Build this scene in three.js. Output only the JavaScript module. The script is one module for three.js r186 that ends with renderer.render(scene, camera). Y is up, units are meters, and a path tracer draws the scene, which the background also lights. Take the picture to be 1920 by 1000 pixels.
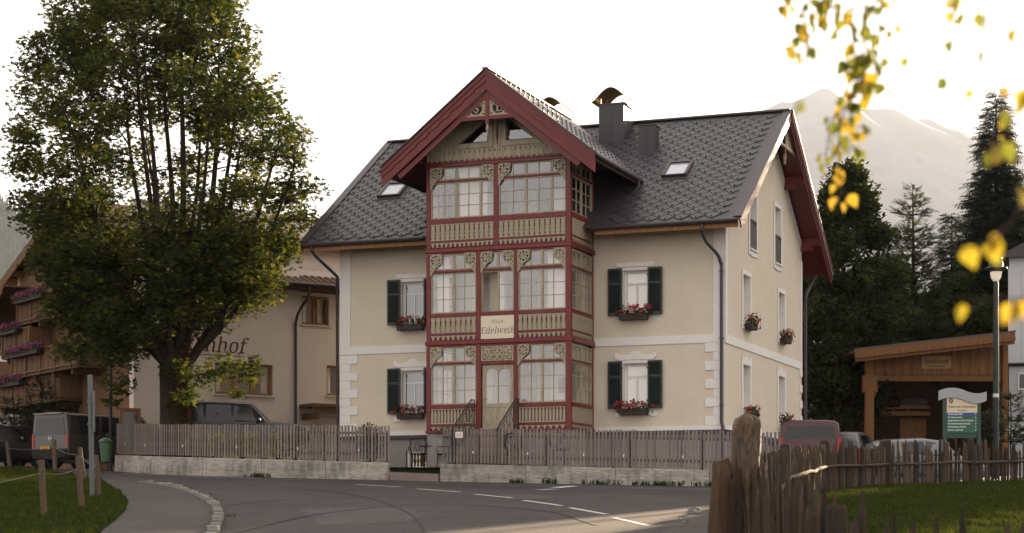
import * as THREE from 'three';
import { mergeGeometries } from 'three/addons/utils/BufferGeometryUtils.js';
import { FontLoader } from 'three/addons/loaders/FontLoader.js';
import { TextGeometry } from 'three/addons/geometries/TextGeometry.js';

// ---------- camera ----------
// a level lens with a rising front: focal length 3550 px on a 1920 px wide frame, eye level at row 985
const scene = new THREE.Scene();
const EYE = 1.55, FOC = 3550, ROW = 985;
const camera = new THREE.PerspectiveCamera(2 * Math.atan(ROW / FOC) * 180 / Math.PI, 1920 / (2 * ROW), 0.3, 30000);
camera.position.set(0, EYE, 0);
camera.setViewOffset(1920, 2 * ROW, 0, 0, 1920, 1000);
camera.focus = 57; camera.userData.fStop = 4.2;
camera.updateProjectionMatrix();

// ---------- sky ----------
const SUN_AZ = 25.8 * Math.PI / 180, SUN_EL = 11 * Math.PI / 180;
const sunDir = new THREE.Vector3(Math.sin(SUN_AZ) * Math.cos(SUN_EL), Math.sin(SUN_EL), -Math.cos(SUN_AZ) * Math.cos(SUN_EL));
{
  const w = 256, h = 128, data = new Float32Array(w * h * 4);
  for (let j = 0; j < h; j++) for (let i = 0; i < w; i++) {
    const el = ((j + 0.5) / h - 0.5) * Math.PI, ph = ((i + 0.5) / w - 0.5) * 2 * Math.PI;
    const v = new THREE.Vector3(Math.cos(el) * Math.cos(ph), Math.sin(el), Math.cos(el) * Math.sin(ph));
    const up = Math.max(0, v.y), c = v.dot(sunDir);
    const t = Math.pow(up, 0.6);
    const glow = 0.55 * Math.exp((c - 1) * 5) + 0.25 * Math.exp((c - 1) * 40);
    const k = (j * w + i) * 4;
    data[k] = (0.250 - 0.060 * t) + glow * 0.22;
    data[k + 1] = (0.237 - 0.055 * t) + glow * 0.185;
    data[k + 2] = (0.226 - 0.042 * t) + glow * 0.14;
    data[k + 3] = 1;
  }
  const sky = new THREE.DataTexture(data, w, h, THREE.RGBAFormat, THREE.FloatType);
  sky.mapping = THREE.EquirectangularReflectionMapping; sky.magFilter = THREE.LinearFilter; sky.needsUpdate = true;
  scene.background = sky; scene.environment = sky;
}
// ---------- sun ----------
const sun = new THREE.DirectionalLight(new THREE.Color(1, 0.76, 0.50), 5);
sun.position.copy(sunDir).multiplyScalar(150).add(new THREE.Vector3(0, 3, -55));
sun.target.position.set(0, 3, -55); scene.add(sun, sun.target);
sun.castShadow = true; sun.shadow.mapSize.set(4096, 4096); sun.shadow.radius = 1.5;
Object.assign(sun.shadow.camera, { left: -60, right: 60, top: 60, bottom: -60, near: 1, far: 400 });
sun.shadow.camera.updateProjectionMatrix();
// ---------- air and exposure ----------
scene.fog = new THREE.FogExp2(0xdfe8f8, 0.00005);
const renderer = new THREE.WebGLRenderer({ antialias: true });
renderer.setSize(1024, 533); renderer.shadowMap.enabled = true;
renderer.toneMapping = THREE.LinearToneMapping; renderer.toneMappingExposure = 6.7;

// ---------- helpers ----------
const V = (x, y, z) => new THREE.Vector3(x, y, z);
function rand(seed) { let a = seed >>> 0; return () => { a = (a + 0x6D2B79F5) | 0; let t = Math.imul(a ^ (a >>> 15), 1 | a); t = (t + Math.imul(t ^ (t >>> 7), 61 | t)) ^ t; return ((t ^ (t >>> 14)) >>> 0) / 4294967296; }; }
const R0 = rand(7);
const rr = (r, a, b) => a + (b - a) * r();
const at = (px, py, d) => V((px - 960) / FOC * d, EYE + (ROW - py) / FOC * d, -d);
// the ground rises away from the camera and a little to the left; past 66 m it levels off
function gy(x, d) { const xc = Math.max(-24, Math.min(24, x)), dd = d < 66 ? d : 66 + (d - 66) * 0.3; return 0.05045 * dd - 0.00732 * xc + 0.000234 * xc * xc; }
function G(px, py) {                                  // the ground point seen at a pixel of the layout sketch
  const k = (px - 960) / FOC, m = (ROW - py) / FOC; let a = 4, b = 64;
  for (let i = 0; i < 40; i++) { const d = (a + b) / 2; if (gy(k * d, d) - EYE < m * d) a = d; else b = d; }
  const d = (a + b) / 2; return V(k * d, gy(k * d, d), -d);
}
const used = {};
function numbered(n) { const k = used[n] = (used[n] ?? -1) + 1; return k ? n + '_' + String(k).padStart(3, '0') : n; }
function userdata(o, label, category, group, kind) { if (label) o.userData.label = label; if (category) o.userData.category = category; if (group) o.userData.group = group; if (kind) o.userData.kind = kind; return o; }
function thing(name, label, category, pos = [0, 0, 0], turn = 0, group) {
  const o = new THREE.Group(); o.name = numbered(name); scene.add(o);
  if (pos.isVector3) o.position.copy(pos); else o.position.set(...pos);
  o.rotation.y = turn; return userdata(o, label, category, group);
}
function part(name, geo, m, parent) {
  const o = new THREE.Mesh(geo, m); o.name = parent === scene ? numbered(name) : name; o.castShadow = o.receiveShadow = true; parent.add(o); return o;
}
function structure(name, geo, m) { const o = part(name, geo, m, scene); o.userData.kind = 'structure'; return o; }
function stuff(o) { o.userData.kind = 'stuff'; return o; }
// texture coordinates in metres, by the way each face points
function metres(geo) {
  const g = geo.index ? geo.toNonIndexed() : geo, p = g.attributes.position, n = g.attributes.normal, uv = new Float32Array(p.count * 2);
  const a = V(), b = V(), c = V();
  for (let i = 0; i < p.count; i += 3) {
    a.fromBufferAttribute(p, i); b.fromBufferAttribute(p, i + 1); c.fromBufferAttribute(p, i + 2);
    const f = b.clone().sub(a).cross(c.clone().sub(a)), x = Math.abs(f.x), y = Math.abs(f.y), z = Math.abs(f.z);
    for (let j = 0; j < 3; j++) { const q = [a, b, c][j]; const [u, v] = y > x && y > z ? [q.x, q.z] : x > z ? [q.z, q.y] : [q.x, q.y]; uv[(i + j) * 2] = u; uv[(i + j) * 2 + 1] = v; }
  }
  g.setAttribute('uv', new THREE.BufferAttribute(uv, 2));
  for (const k of Object.keys(g.attributes)) if (!['position', 'normal', 'uv'].includes(k)) g.deleteAttribute(k);
  if (!n) g.computeVertexNormals();
  return g;
}
const boxAt = (x0, x1, y0, y1, z0, z1) => metres(new THREE.BoxGeometry(x1 - x0, y1 - y0, z1 - z0).translate((x0 + x1) / 2, (y0 + y1) / 2, (z0 + z1) / 2));
const box = (w, h, d, x = 0, y = 0, z = 0) => boxAt(x - w / 2, x + w / 2, y - h / 2, y + h / 2, z - d / 2, z + d / 2);
// a box whose long edges are chamfered
function chamferBox(x0, x1, y0, y1, z0, z1, c = 0.015) {
  const s = new THREE.Shape(); s.moveTo(x0 + c, y0 + c); s.lineTo(x1 - c, y0 + c); s.lineTo(x1 - c, y1 - c); s.lineTo(x0 + c, y1 - c); s.closePath();
  return metres(new THREE.ExtrudeGeometry(s, { depth: z1 - z0 - 2 * c, bevelEnabled: true, bevelThickness: c, bevelSize: c, bevelSegments: 1 }).translate(0, 0, z0 + c));
}
function bar(a, b, w, h, up = V(0, 1, 0)) {            // a beam from a to b
  const z = b.clone().sub(a), L = z.length(); z.normalize(); const x = up.clone().cross(z).normalize(), y = z.clone().cross(x);
  const g = metres(new THREE.BoxGeometry(w, h, L));
  return g.applyMatrix4(new THREE.Matrix4().makeBasis(x, y, z).setPosition(a.clone().add(b).multiplyScalar(0.5)));
}
const merge = l => mergeGeometries(l.map(g => { g = g.index ? g.toNonIndexed() : g; for (const k of Object.keys(g.attributes)) if (!['position', 'normal', 'uv'].includes(k)) g.deleteAttribute(k); return g; }));
function tube(pts, radii, sides = 8, close = true) {    // a tapered tube along points
  const pos = [], idx = [], uv = [], n = pts.length; let ref = V(0.31, 0.12, 0.94);
  let run = 0;
  for (let i = 0; i < n; i++) {
    const t = (pts[Math.min(n - 1, i + 1)]).clone().sub(pts[Math.max(0, i - 1)]).normalize();
    let x = ref.clone().sub(t.clone().multiplyScalar(ref.dot(t))); if (x.lengthSq() < 1e-4) x = V(1, 0, 0).sub(t.clone().multiplyScalar(t.x)); x.normalize(); ref = x;
    const y = t.clone().cross(x), r = Array.isArray(radii) ? radii[i] : radii;
    if (i) run += pts[i].distanceTo(pts[i - 1]);
    for (let k = 0; k <= sides; k++) { const a = k / sides * Math.PI * 2; const q = pts[i].clone().addScaledVector(x, Math.cos(a) * r).addScaledVector(y, Math.sin(a) * r); pos.push(q.x, q.y, q.z); uv.push(k / sides * Math.PI * 2 * r, run); }
  }
  for (let i = 0; i < n - 1; i++) for (let k = 0; k < sides; k++) { const a = i * (sides + 1) + k, b = a + 1, c = a + sides + 1, d = c + 1; idx.push(a, b, c, b, d, c); }
  if (close) for (const [i, f] of [[0, 1], [n - 1, 0]]) { const base = pos.length / 3; pos.push(pts[i].x, pts[i].y, pts[i].z); uv.push(0, 0); for (let k = 0; k < sides; k++) { const a = i * (sides + 1) + k; f ? idx.push(base, a + 1, a) : idx.push(base, a, a + 1); } }
  const g = new THREE.BufferGeometry(); g.setAttribute('position', new THREE.Float32BufferAttribute(pos, 3)); g.setAttribute('uv', new THREE.Float32BufferAttribute(uv, 2)); g.setIndex(idx); g.computeVertexNormals(); return g.toNonIndexed();
}
const curve = (pts, n = 10) => new THREE.CatmullRomCurve3(pts).getPoints(n);
function extrude(shape, depth, z = 0, bevel = 0) {
  const g = new THREE.ExtrudeGeometry(shape, bevel ? { depth: depth - 2 * bevel, bevelEnabled: true, bevelSize: bevel, bevelThickness: bevel, bevelSegments: 1, bevelOffset: -bevel, curveSegments: 6 } : { depth, bevelEnabled: false, curveSegments: 6 });
  return metres(g.translate(0, 0, z + bevel));
}
const poly = pts => { const s = new THREE.Shape(); pts.forEach(([x, y], i) => i ? s.lineTo(x, y) : s.moveTo(x, y)); s.closePath(); return s; };
const rectHole = (x0, x1, y0, y1) => { const p = new THREE.Path(); p.moveTo(x0, y0); p.lineTo(x0, y1); p.lineTo(x1, y1); p.lineTo(x1, y0); p.closePath(); return p; };
function triangles(list, uvs) { const g = new THREE.BufferGeometry(); g.setAttribute('position', new THREE.Float32BufferAttribute(list, 3)); if (uvs) g.setAttribute('uv', new THREE.Float32BufferAttribute(uvs, 2)); g.computeVertexNormals(); return uvs ? g : metres(g); }
function copies(name, geo, m, matrices, parent, colors) {
  const o = new THREE.InstancedMesh(geo, m, matrices.length); matrices.forEach((x, i) => o.setMatrixAt(i, x)); if (colors) colors.forEach((c, i) => o.setColorAt(i, c));
  o.name = parent === scene ? numbered(name) : name; o.castShadow = o.receiveShadow = true; parent.add(o); return stuff(o);
}
const M4 = (p, e, s) => new THREE.Matrix4().compose(p, new THREE.Quaternion().setFromEuler(e), s.isVector3 ? s : V(s, s, s));

// ---------- noise textures ----------
function lattice(n, seed) { const r = rand(seed), a = new Float32Array(n * n); for (let i = 0; i < a.length; i++) a[i] = r(); return (x, y) => { x = ((x % n) + n) % n; y = ((y % n) + n) % n; const i = Math.floor(x), j = Math.floor(y), u = x - i, v = y - j, s = u * u * (3 - 2 * u), t = v * v * (3 - 2 * v), i1 = (i + 1) % n, j1 = (j + 1) % n; return (a[j * n + i] * (1 - s) + a[j * n + i1] * s) * (1 - t) + (a[j1 * n + i] * (1 - s) + a[j1 * n + i1] * s) * t; }; }
function noiseTex(size, fn, { srgb = false, repeat = [1, 1] } = {}) {  // fn(u, v) in 0..1 gives a grey or [r, g, b] in 0..1
  const d = new Uint8Array(size * size * 4);
  for (let j = 0; j < size; j++) for (let i = 0; i < size; i++) { const c = fn(i / size, j / size), k = (j * size + i) * 4; const a = typeof c === 'number' ? [c, c, c] : c; for (let q = 0; q < 3; q++) d[k + q] = Math.max(0, Math.min(255, a[q] * 255)); d[k + 3] = 255; }
  const t = new THREE.DataTexture(d, size, size); t.wrapS = t.wrapT = THREE.RepeatWrapping; t.magFilter = THREE.LinearFilter; t.minFilter = THREE.LinearMipmapLinearFilter; t.generateMipmaps = true; t.repeat.set(...repeat); if (srgb) t.colorSpace = THREE.SRGBColorSpace; t.needsUpdate = true; return t;
}
const n8 = lattice(8, 1), n16 = lattice(16, 2), n32 = lattice(32, 3), n64 = lattice(64, 4), n128 = lattice(128, 5), n256 = lattice(256, 6), n4 = lattice(4, 9);
const fine = (u, v) => 0.5 * n256(u * 256, v * 256) + 0.3 * n128(u * 128, v * 128) + 0.2 * n64(u * 64, v * 64);
const cloudy = (u, v) => 0.4 * n4(u * 4, v * 4) + 0.3 * n8(u * 8, v * 8) + 0.2 * n16(u * 16, v * 16) + 0.1 * n64(u * 64, v * 64);
const T = {
  grit: noiseTex(512, fine, { repeat: [1, 1] }),
  patch: noiseTex(512, (u, v) => 0.80 + 0.20 * (0.75 * cloudy(u, v) + 0.25 * fine(u, v)) * 1.4 - 0.04, { srgb: true, repeat: [0.28, 0.28] }),
  plaster: noiseTex(512, (u, v) => 0.90 + 0.10 * (0.5 * cloudy(u, v) + 0.5 * fine(u, v)), { srgb: true, repeat: [0.35, 0.35] }),
  grain: noiseTex(512, (u, v) => 0.45 * n128(u * 128, v * 8) + 0.35 * n64(u * 64, v * 4) + 0.2 * n256(u * 256, v * 32)),
  grainColor: noiseTex(512, (u, v) => { const g = 0.5 * n128(u * 128, v * 8) + 0.3 * n32(u * 32, v * 4) + 0.2 * n256(u * 256, v * 64); return 0.72 + 0.42 * g - 0.08; }, { srgb: true }),
};
// ---------- materials (linear base colours) ----------
const lin = (r, g, b) => new THREE.Color().setRGB(r, g, b);
const mat = (c, o = {}) => new THREE.MeshPhysicalMaterial({ color: c.isColor ? c : lin(...c), roughness: 0.8, specularIntensity: (o.roughness ?? 0.8) >= 0.7 ? 0.3 : 1, ...o });   // coarse surfaces hide most of their gloss in their own pits
const phys = (c, o = {}) => new THREE.MeshPhysicalMaterial({ color: c.isColor ? c : lin(...c), roughness: 0.8, ...o });
const stucco = c => mat(c, { map: T.plaster, bumpMap: T.grit, bumpScale: 0.006, roughness: 0.95 });
const wood = (c, o = {}) => mat(c, { map: T.grainColor, bumpMap: T.grain, bumpScale: 0.003, roughness: 0.75, ...o });
const MT = {
  cream: stucco([0.69, 0.595, 0.465]), white: mat([0.78, 0.73, 0.68], { map: T.plaster, roughness: 0.85 }), plinth: stucco([0.30, 0.27, 0.25]),
  red: phys([0.18, 0.015, 0.014], { map: T.grainColor, bumpMap: T.grain, bumpScale: 0.0012, roughness: 0.38, specularIntensity: 0.75 }), beige: wood([0.44, 0.36, 0.24], { roughness: 0.6 }), 
  roof: mat([0.046, 0.040, 0.042], { roughness: 0.5, metalness: 0.25, bumpMap: T.grit, bumpScale: 0.0006 }),
  darkMetal: mat([0.045, 0.034, 0.034], { roughness: 0.45, metalness: 0.3 }), iron: mat([0.02, 0.02, 0.022], { roughness: 0.5, metalness: 0.4 }),
  copper: mat([0.42, 0.24, 0.11], { roughness: 0.4, metalness: 0.85, map: T.patch }), green: wood([0.018, 0.032, 0.026], { roughness: 0.5 }),
  larch: wood([0.62, 0.50, 0.39]), pine: wood([0.22, 0.105, 0.044]), soffit: wood([0.36, 0.17, 0.07]),
  glass: phys([1, 1, 1], { transmission: 1, thickness: 0, roughness: 0.02, ior: 1.9, specularIntensity: 1 }),
  sashWhite: mat([0.70, 0.66, 0.58], { roughness: 0.5 }), curtain: mat([0.66, 0.60, 0.52], { roughness: 1 }), inside: mat([0.60, 0.52, 0.40], { roughness: 1 }), floorWood: wood([0.25, 0.14, 0.07]),
  rubber: mat([0.02, 0.02, 0.02], { roughness: 0.8 }), concrete: null, asphalt: null,
};
// ---------- ground, road, path ----------
const concreteMap = noiseTex(1024, (u, v) => { const st = 0.5 * n128(u * 8, v * 128) + 0.5 * n64(u * 16, v * 64), b = cloudy(u, v); const s = n32(u * 32, v * 3), drip = Math.max(0, s - 0.62) * 0.9; const g = 0.60 + 0.20 * (st - 0.5) + 0.30 * (b - 0.5) + 0.10 * (fine(u, v) - 0.5) - drip * 0.35; return [g, g * 0.975, g * 0.935]; }, { srgb: true, repeat: [0.4, 0.8] });
MT.concrete = mat([0.85, 0.82, 0.78], { map: concreteMap, bumpMap: T.grain, bumpScale: 0.004, roughness: 0.95 });
const asphaltMap = (dark) => noiseTex(1024, (u, v) => { const b = cloudy(u, v), f = fine(u, v), s = n256(u * 256, v * 256), crack = Math.abs(n16(u * 16 + 3 * n32(u * 32, v * 32), v * 16) - 0.5) < 0.006 ? -0.10 : 0; const g = dark + 0.16 * (b - 0.5) + 0.16 * (f - 0.5) + (s > 0.86 ? 0.07 : 0) + crack; return [g * 1.02, g, g * 0.985]; }, { srgb: true, repeat: [0.11, 0.11] });
MT.asphalt = mat([0.125, 0.113, 0.110], { map: asphaltMap(0.66), bumpMap: T.grit, bumpScale: 0.006, roughness: 0.9 });
MT.path = mat([0.14, 0.125, 0.12], { map: asphaltMap(0.70), bumpMap: T.grit, bumpScale: 0.010, roughness: 0.92 });
MT.soil = mat([0.03, 0.036, 0.014], { specularIntensity: 0, map: T.patch, roughness: 1 });
MT.paint = mat([0.62, 0.60, 0.57], { map: noiseTex(256, (u, v) => fine(u, v) > 0.60 ? 0.62 : 0.95, { srgb: true, repeat: [1.3, 1.3] }), roughness: 0.8 });
// a sheet over the ground: triangulated polygon in (x, d), fine enough to follow it
function sheet(ptsXD, lift, step = 1.5) {
  const s = new THREE.Shape(ptsXD.map(([x, d]) => new THREE.Vector2(x, d)));
  const xs = ptsXD.map(p => p[0]), ds = ptsXD.map(p => p[1]), x0 = Math.min(...xs), x1 = Math.max(...xs), d0 = Math.min(...ds), d1 = Math.max(...ds);
  const inside = (x, d) => { let c = false; for (let i = 0, j = ptsXD.length - 1; i < ptsXD.length; j = i++) { const [xi, di] = ptsXD[i], [xj, dj] = ptsXD[j]; if ((di > d) !== (dj > d) && x < (xj - xi) * (d - di) / (dj - di) + xi) c = !c; } return c; };
  const fan = THREE.ShapeUtils.triangulateShape(s.getPoints(), []);
  let tri = fan.map(f => f.map(i => ptsXD[i]));
  for (let guard = 0; guard < 26; guard++) {           // split long edges until the sheet follows the rise
    let any = false; const next = [];
    for (const t of tri) {
      const e = [0, 1, 2].map(i => Math.hypot(t[i][0] - t[(i + 1) % 3][0], t[i][1] - t[(i + 1) % 3][1])), m = Math.max(...e);
      if (m <= step * 3) { next.push(t); continue; }
      any = true; const i = e.indexOf(m), a = t[i], b = t[(i + 1) % 3], c = t[(i + 2) % 3], q = [(a[0] + b[0]) / 2, (a[1] + b[1]) / 2]; next.push([a, q, c], [q, b, c]);
    }
    tri = next; if (!any) break;
  }
  const P = [], U = []; for (const t of tri) { const ar = (t[1][0] - t[0][0]) * (t[2][1] - t[0][1]) - (t[2][0] - t[0][0]) * (t[1][1] - t[0][1]); for (const q of ar > 0 ? t : [t[0], t[2], t[1]]) { P.push(q[0], gy(q[0], q[1]) + (typeof lift === 'function' ? lift(q[0], q[1]) : lift), -q[1]); U.push(q[0], q[1]); } }
  const g = triangles(P, U); g.userData.inside = inside; g.userData.box = [x0, x1, d0, d1]; return g;
}
const xd = v => [v.x, -v.z];
{ // the land under everything, out to the foot of the hills
  const P = [], U = [], xs = [-4500, -1500, -600, -200, -80, -40, -25, -16, -8, 0, 8, 16, 25, 40, 80, 200, 600, 1500, 7000], ds = [-300, -60, -15, 0, 8, 16, 24, 32, 40, 48, 56, 62, 66, 72, 90, 130, 220, 500, 1200, 2600, 6000, 8000];
  const y = (x, d) => gy(x, Math.min(d, 130)) - 0.12 + (d < 0 ? -0.05 * 0 : 0);
  for (let i = 0; i < xs.length - 1; i++) for (let j = 0; j < ds.length - 1; j++) { const q = [[xs[i], ds[j]], [xs[i + 1], ds[j]], [xs[i + 1], ds[j + 1]], [xs[i], ds[j]], [xs[i + 1], ds[j + 1]], [xs[i], ds[j + 1]]]; for (const [x, d] of q) { P.push(x, y(x, d), -d); U.push(x, d); } }
  structure('ground', triangles(P, U), MT.soil);
}
structure('road', sheet([[-42, -12], [30, -12], [30, 64], [26, 78], [-42, 78]], 0, 2.0), MT.asphalt);
// footpath at the lower left, its kerb curving into the road
const kerbPx = [[262, 908], [290, 911], [318, 915], [340, 921], [362, 930], [384, 940], [400, 951], [408, 964], [408, 980], [400, 1000], [380, 1040], [340, 1110]];
const kerbLine = new THREE.CatmullRomCurve3(kerbPx.map(([x, y]) => { const g = G(x, y); return V(g.x, 0, g.z); }));
const kp = kerbLine.getSpacedPoints(60).map(v => [v.x, -v.z]);
{
  const back = [[240, 948], [205, 925], [190, 905], [205, 903]].map(([x, y]) => xd(G(x, y)));
  const near = [[190, 1003], [226, 972]].map(([x, y]) => xd(G(x, y)));
  const far = xd(G(140, 1100));
  structure('footpath', sheet([...kp, far, ...near, ...back], 0.05, 1.2), MT.path);
  const k = thing('kerb', 'curved kerb of pale worn granite stones along the footpath', 'kerb');
  const km = [0, 1, 2].map(i => mat([0.24 + 0.035 * i, 0.225 + 0.035 * i, 0.195 + 0.03 * i], { map: T.patch, bumpMap: T.grit, bumpScale: 0.01 }));
  const pts = kerbLine.getSpacedPoints(34), r = rand(5);
  for (let i = 0; i < pts.length - 1; i++) {
    const a = pts[i], b = pts[i + 1], dir = b.clone().sub(a).normalize(), L = a.distanceTo(b) - 0.03, m = a.clone().add(b).multiplyScalar(0.5), h = 0.14 + rr(r, -0.02, 0.02);
    const g = chamferBox(-0.08, 0.08, -0.1, h * 0.7, -L / 2, L / 2, 0.018); const o = part('kerb_stone', g, km[i % 3], k);
    o.position.set(m.x + rr(r, -.012, .012), gy(m.x, -m.z), m.z); o.rotation.y = Math.atan2(dir.x, dir.z) + rr(r, -0.04, 0.04); o.rotation.z = rr(r, -0.05, 0.05);
  }
}
// grass: verge at the lower left, meadow inside the rustic fence, strip before the villa
const verge = [[-30, 66], [-24, 63], ...[[0, 872], [60, 880], [130, 893], [190, 906], [222, 925], [240, 945], [236, 962], [214, 984], [180, 1010], [90, 1080], [-150, 1120]].map(([x, y]) => xd(G(x, y))), [-30, 14]];
const vergeGeo = sheet(verge, 0.06, 1.2);
structure('verge', vergeGeo, MT.soil);
const FENCE = [[2.0, 5.5], [1.74, 10], [1.93, 13], [1.92, 15.2], [3.2, 24], [5.2, 36], [7.85, 47.5], [10.2, 51.5], [13.2, 54.5], [17.5, 58], [24, 62]];
const meadow = [...FENCE.map(([x, d]) => [x + 0.05, d]), [30, 60], [30, -8], [2.4, -8]];
const meadowGeo = sheet(meadow, 0.09, 1.5);
structure('meadow', meadowGeo, MT.soil);
{
  const blade = (a, h, lean, w) => { const c = Math.cos(a), s = Math.sin(a), o = [c * 0.012, 0, s * 0.012], p = [-s * w, 0, c * w], t = [c * lean, h, s * lean], m = [c * lean * 0.35, h * 0.6, s * lean * 0.35]; return [o[0] - p[0], 0, o[2] - p[2], o[0] + p[0], 0, o[2] + p[2], m[0] + p[0] * .7, m[1], m[2] + p[2] * .7, o[0] - p[0], 0, o[2] - p[2], m[0] + p[0] * .7, m[1], m[2] + p[2] * .7, m[0] - p[0] * .7, m[1], m[2] - p[2] * .7, m[0] - p[0] * .7, m[1], m[2] - p[2] * .7, m[0] + p[0] * .7, m[1], m[2] + p[2] * .7, ...t]; };
  const r = rand(21), L = []; for (let i = 0; i < 7; i++) L.push(...blade(i * 0.9 + r(), rr(r, 0.5, 1), rr(r, 0.1, 0.5), 0.03));
  globalThis.tuft = triangles(L);
  MT.grass = phys([1, 1, 1], { transmission: 0.4, thickness: 0, roughness: 1, side: THREE.DoubleSide, specularIntensity: 0 });
  const hues = [lin(0.043, 0.058, 0.011), lin(0.058, 0.07, 0.012), lin(0.034, 0.046, 0.01), lin(0.08, 0.075, 0.02)];
  globalThis.sowGrass = (name, geo, lift, density, h0, h1, seed, keep = () => true) => {
    const [x0, x1, d0, d1] = geo.userData.box, q = rand(seed), ms = [], cs = []; const n = Math.floor((x1 - x0) * (d1 - d0) * density);
    for (let i = 0; i < n; i++) { const x = rr(q, x0, x1), d = rr(q, d0, d1); if (!geo.userData.inside(x, d) || !keep(x, d, q)) continue; const big = n32(x * 1.1 + 40, d * 0.9 + 40), s = (h0 + (h1 - h0) * q()) * (0.55 + 0.9 * big); ms.push(M4(V(x, gy(x, d) + lift - 0.01, -d), new THREE.Euler(0, q() * 6.3, 0), V(s * 1.2, s, s * 1.2))); cs.push(hues[q() < 0.1 ? 3 : Math.floor(q() * 3)].clone().multiplyScalar(rr(q, 0.75, 1.2))); }
    return userdata(copies(name, tuft, MT.grass, ms, scene, cs), 'short mown green grass' + (name === 'verge_grass' ? ' of the roadside verge' : ' of the meadow inside the rustic fence'), 'grass');
  };
  const inView = (x, d) => d > 3 && Math.abs(x / d) < 0.30;
  sowGrass('verge_grass', vergeGeo, 0.06, 130, 0.07, 0.15, 31, inView);
  sowGrass('meadow_grass', meadowGeo, 0.09, 110, 0.06, 0.13, 32, inView);
}
// painted lines: each its own sheet on the asphalt
function stripe(a, b, w0, w1) { // between two ground pixels, widths in metres
  const A = G(...a), B = G(...b), d = B.clone().sub(A), n = V(-d.z, 0, d.x).normalize();
  const pts = [[A, w0, 1], [B, w1, 1], [B, w1, -1], [A, w0, -1]].map(([p, w, s]) => [p.x + n.x * w / 2 * s, -(p.z + n.z * w / 2 * s)]);
  const area = pts.reduce((s, p, i) => { const q = pts[(i + 1) % 4]; return s + p[0] * q[1] - q[0] * p[1]; }, 0);
  return sheet(area > 0 ? pts : pts.reverse(), 0.006, 3);
}
{
  const lines = [[[664, 909], [751, 914]], [[782, 917.5], [864, 923.5]], [[890, 927.5], [961, 934.5]], [[982, 939], [1053, 949]], [[1069, 953], [1136, 965]], [[1150, 971.5], [1215, 986.5]]];
  const lab = ['farthest', 'second farthest', 'third', 'fourth', 'fifth', 'nearest'];
  lines.forEach(([a, b], i) => userdata(part('lane_dash', stripe(a, b, 0.13, 0.13), MT.paint, scene), lab[i] + (i < 2 || i > 4 ? '' : ' from the far end') + ' white dash of the curving road line', 'road marking', 'dashes of the road line'));
  [[[1011, 919], [1040, 917.8]], [[1041, 915.6], [1076, 911.8]]].forEach(([a, b], i) => userdata(part('road_bar', stripe(a, b, 0.3, 0.3), MT.paint, scene), i ? 'right one of two worn white bars by the wall' : 'left one of two worn white bars by the wall', 'road marking', 'white bars by the wall'));
  userdata(part('edge_line', merge([[[225, 884.5], [330, 888.5]], [[330, 888.5], [480, 894]]].map(([a, b]) => stripe([a[0], a[1] + 4], [b[0], b[1] + 4], 0.09, 0.09))), MT.paint, scene), 'thin pale edge line along the left retaining wall', 'road marking');
}
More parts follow.
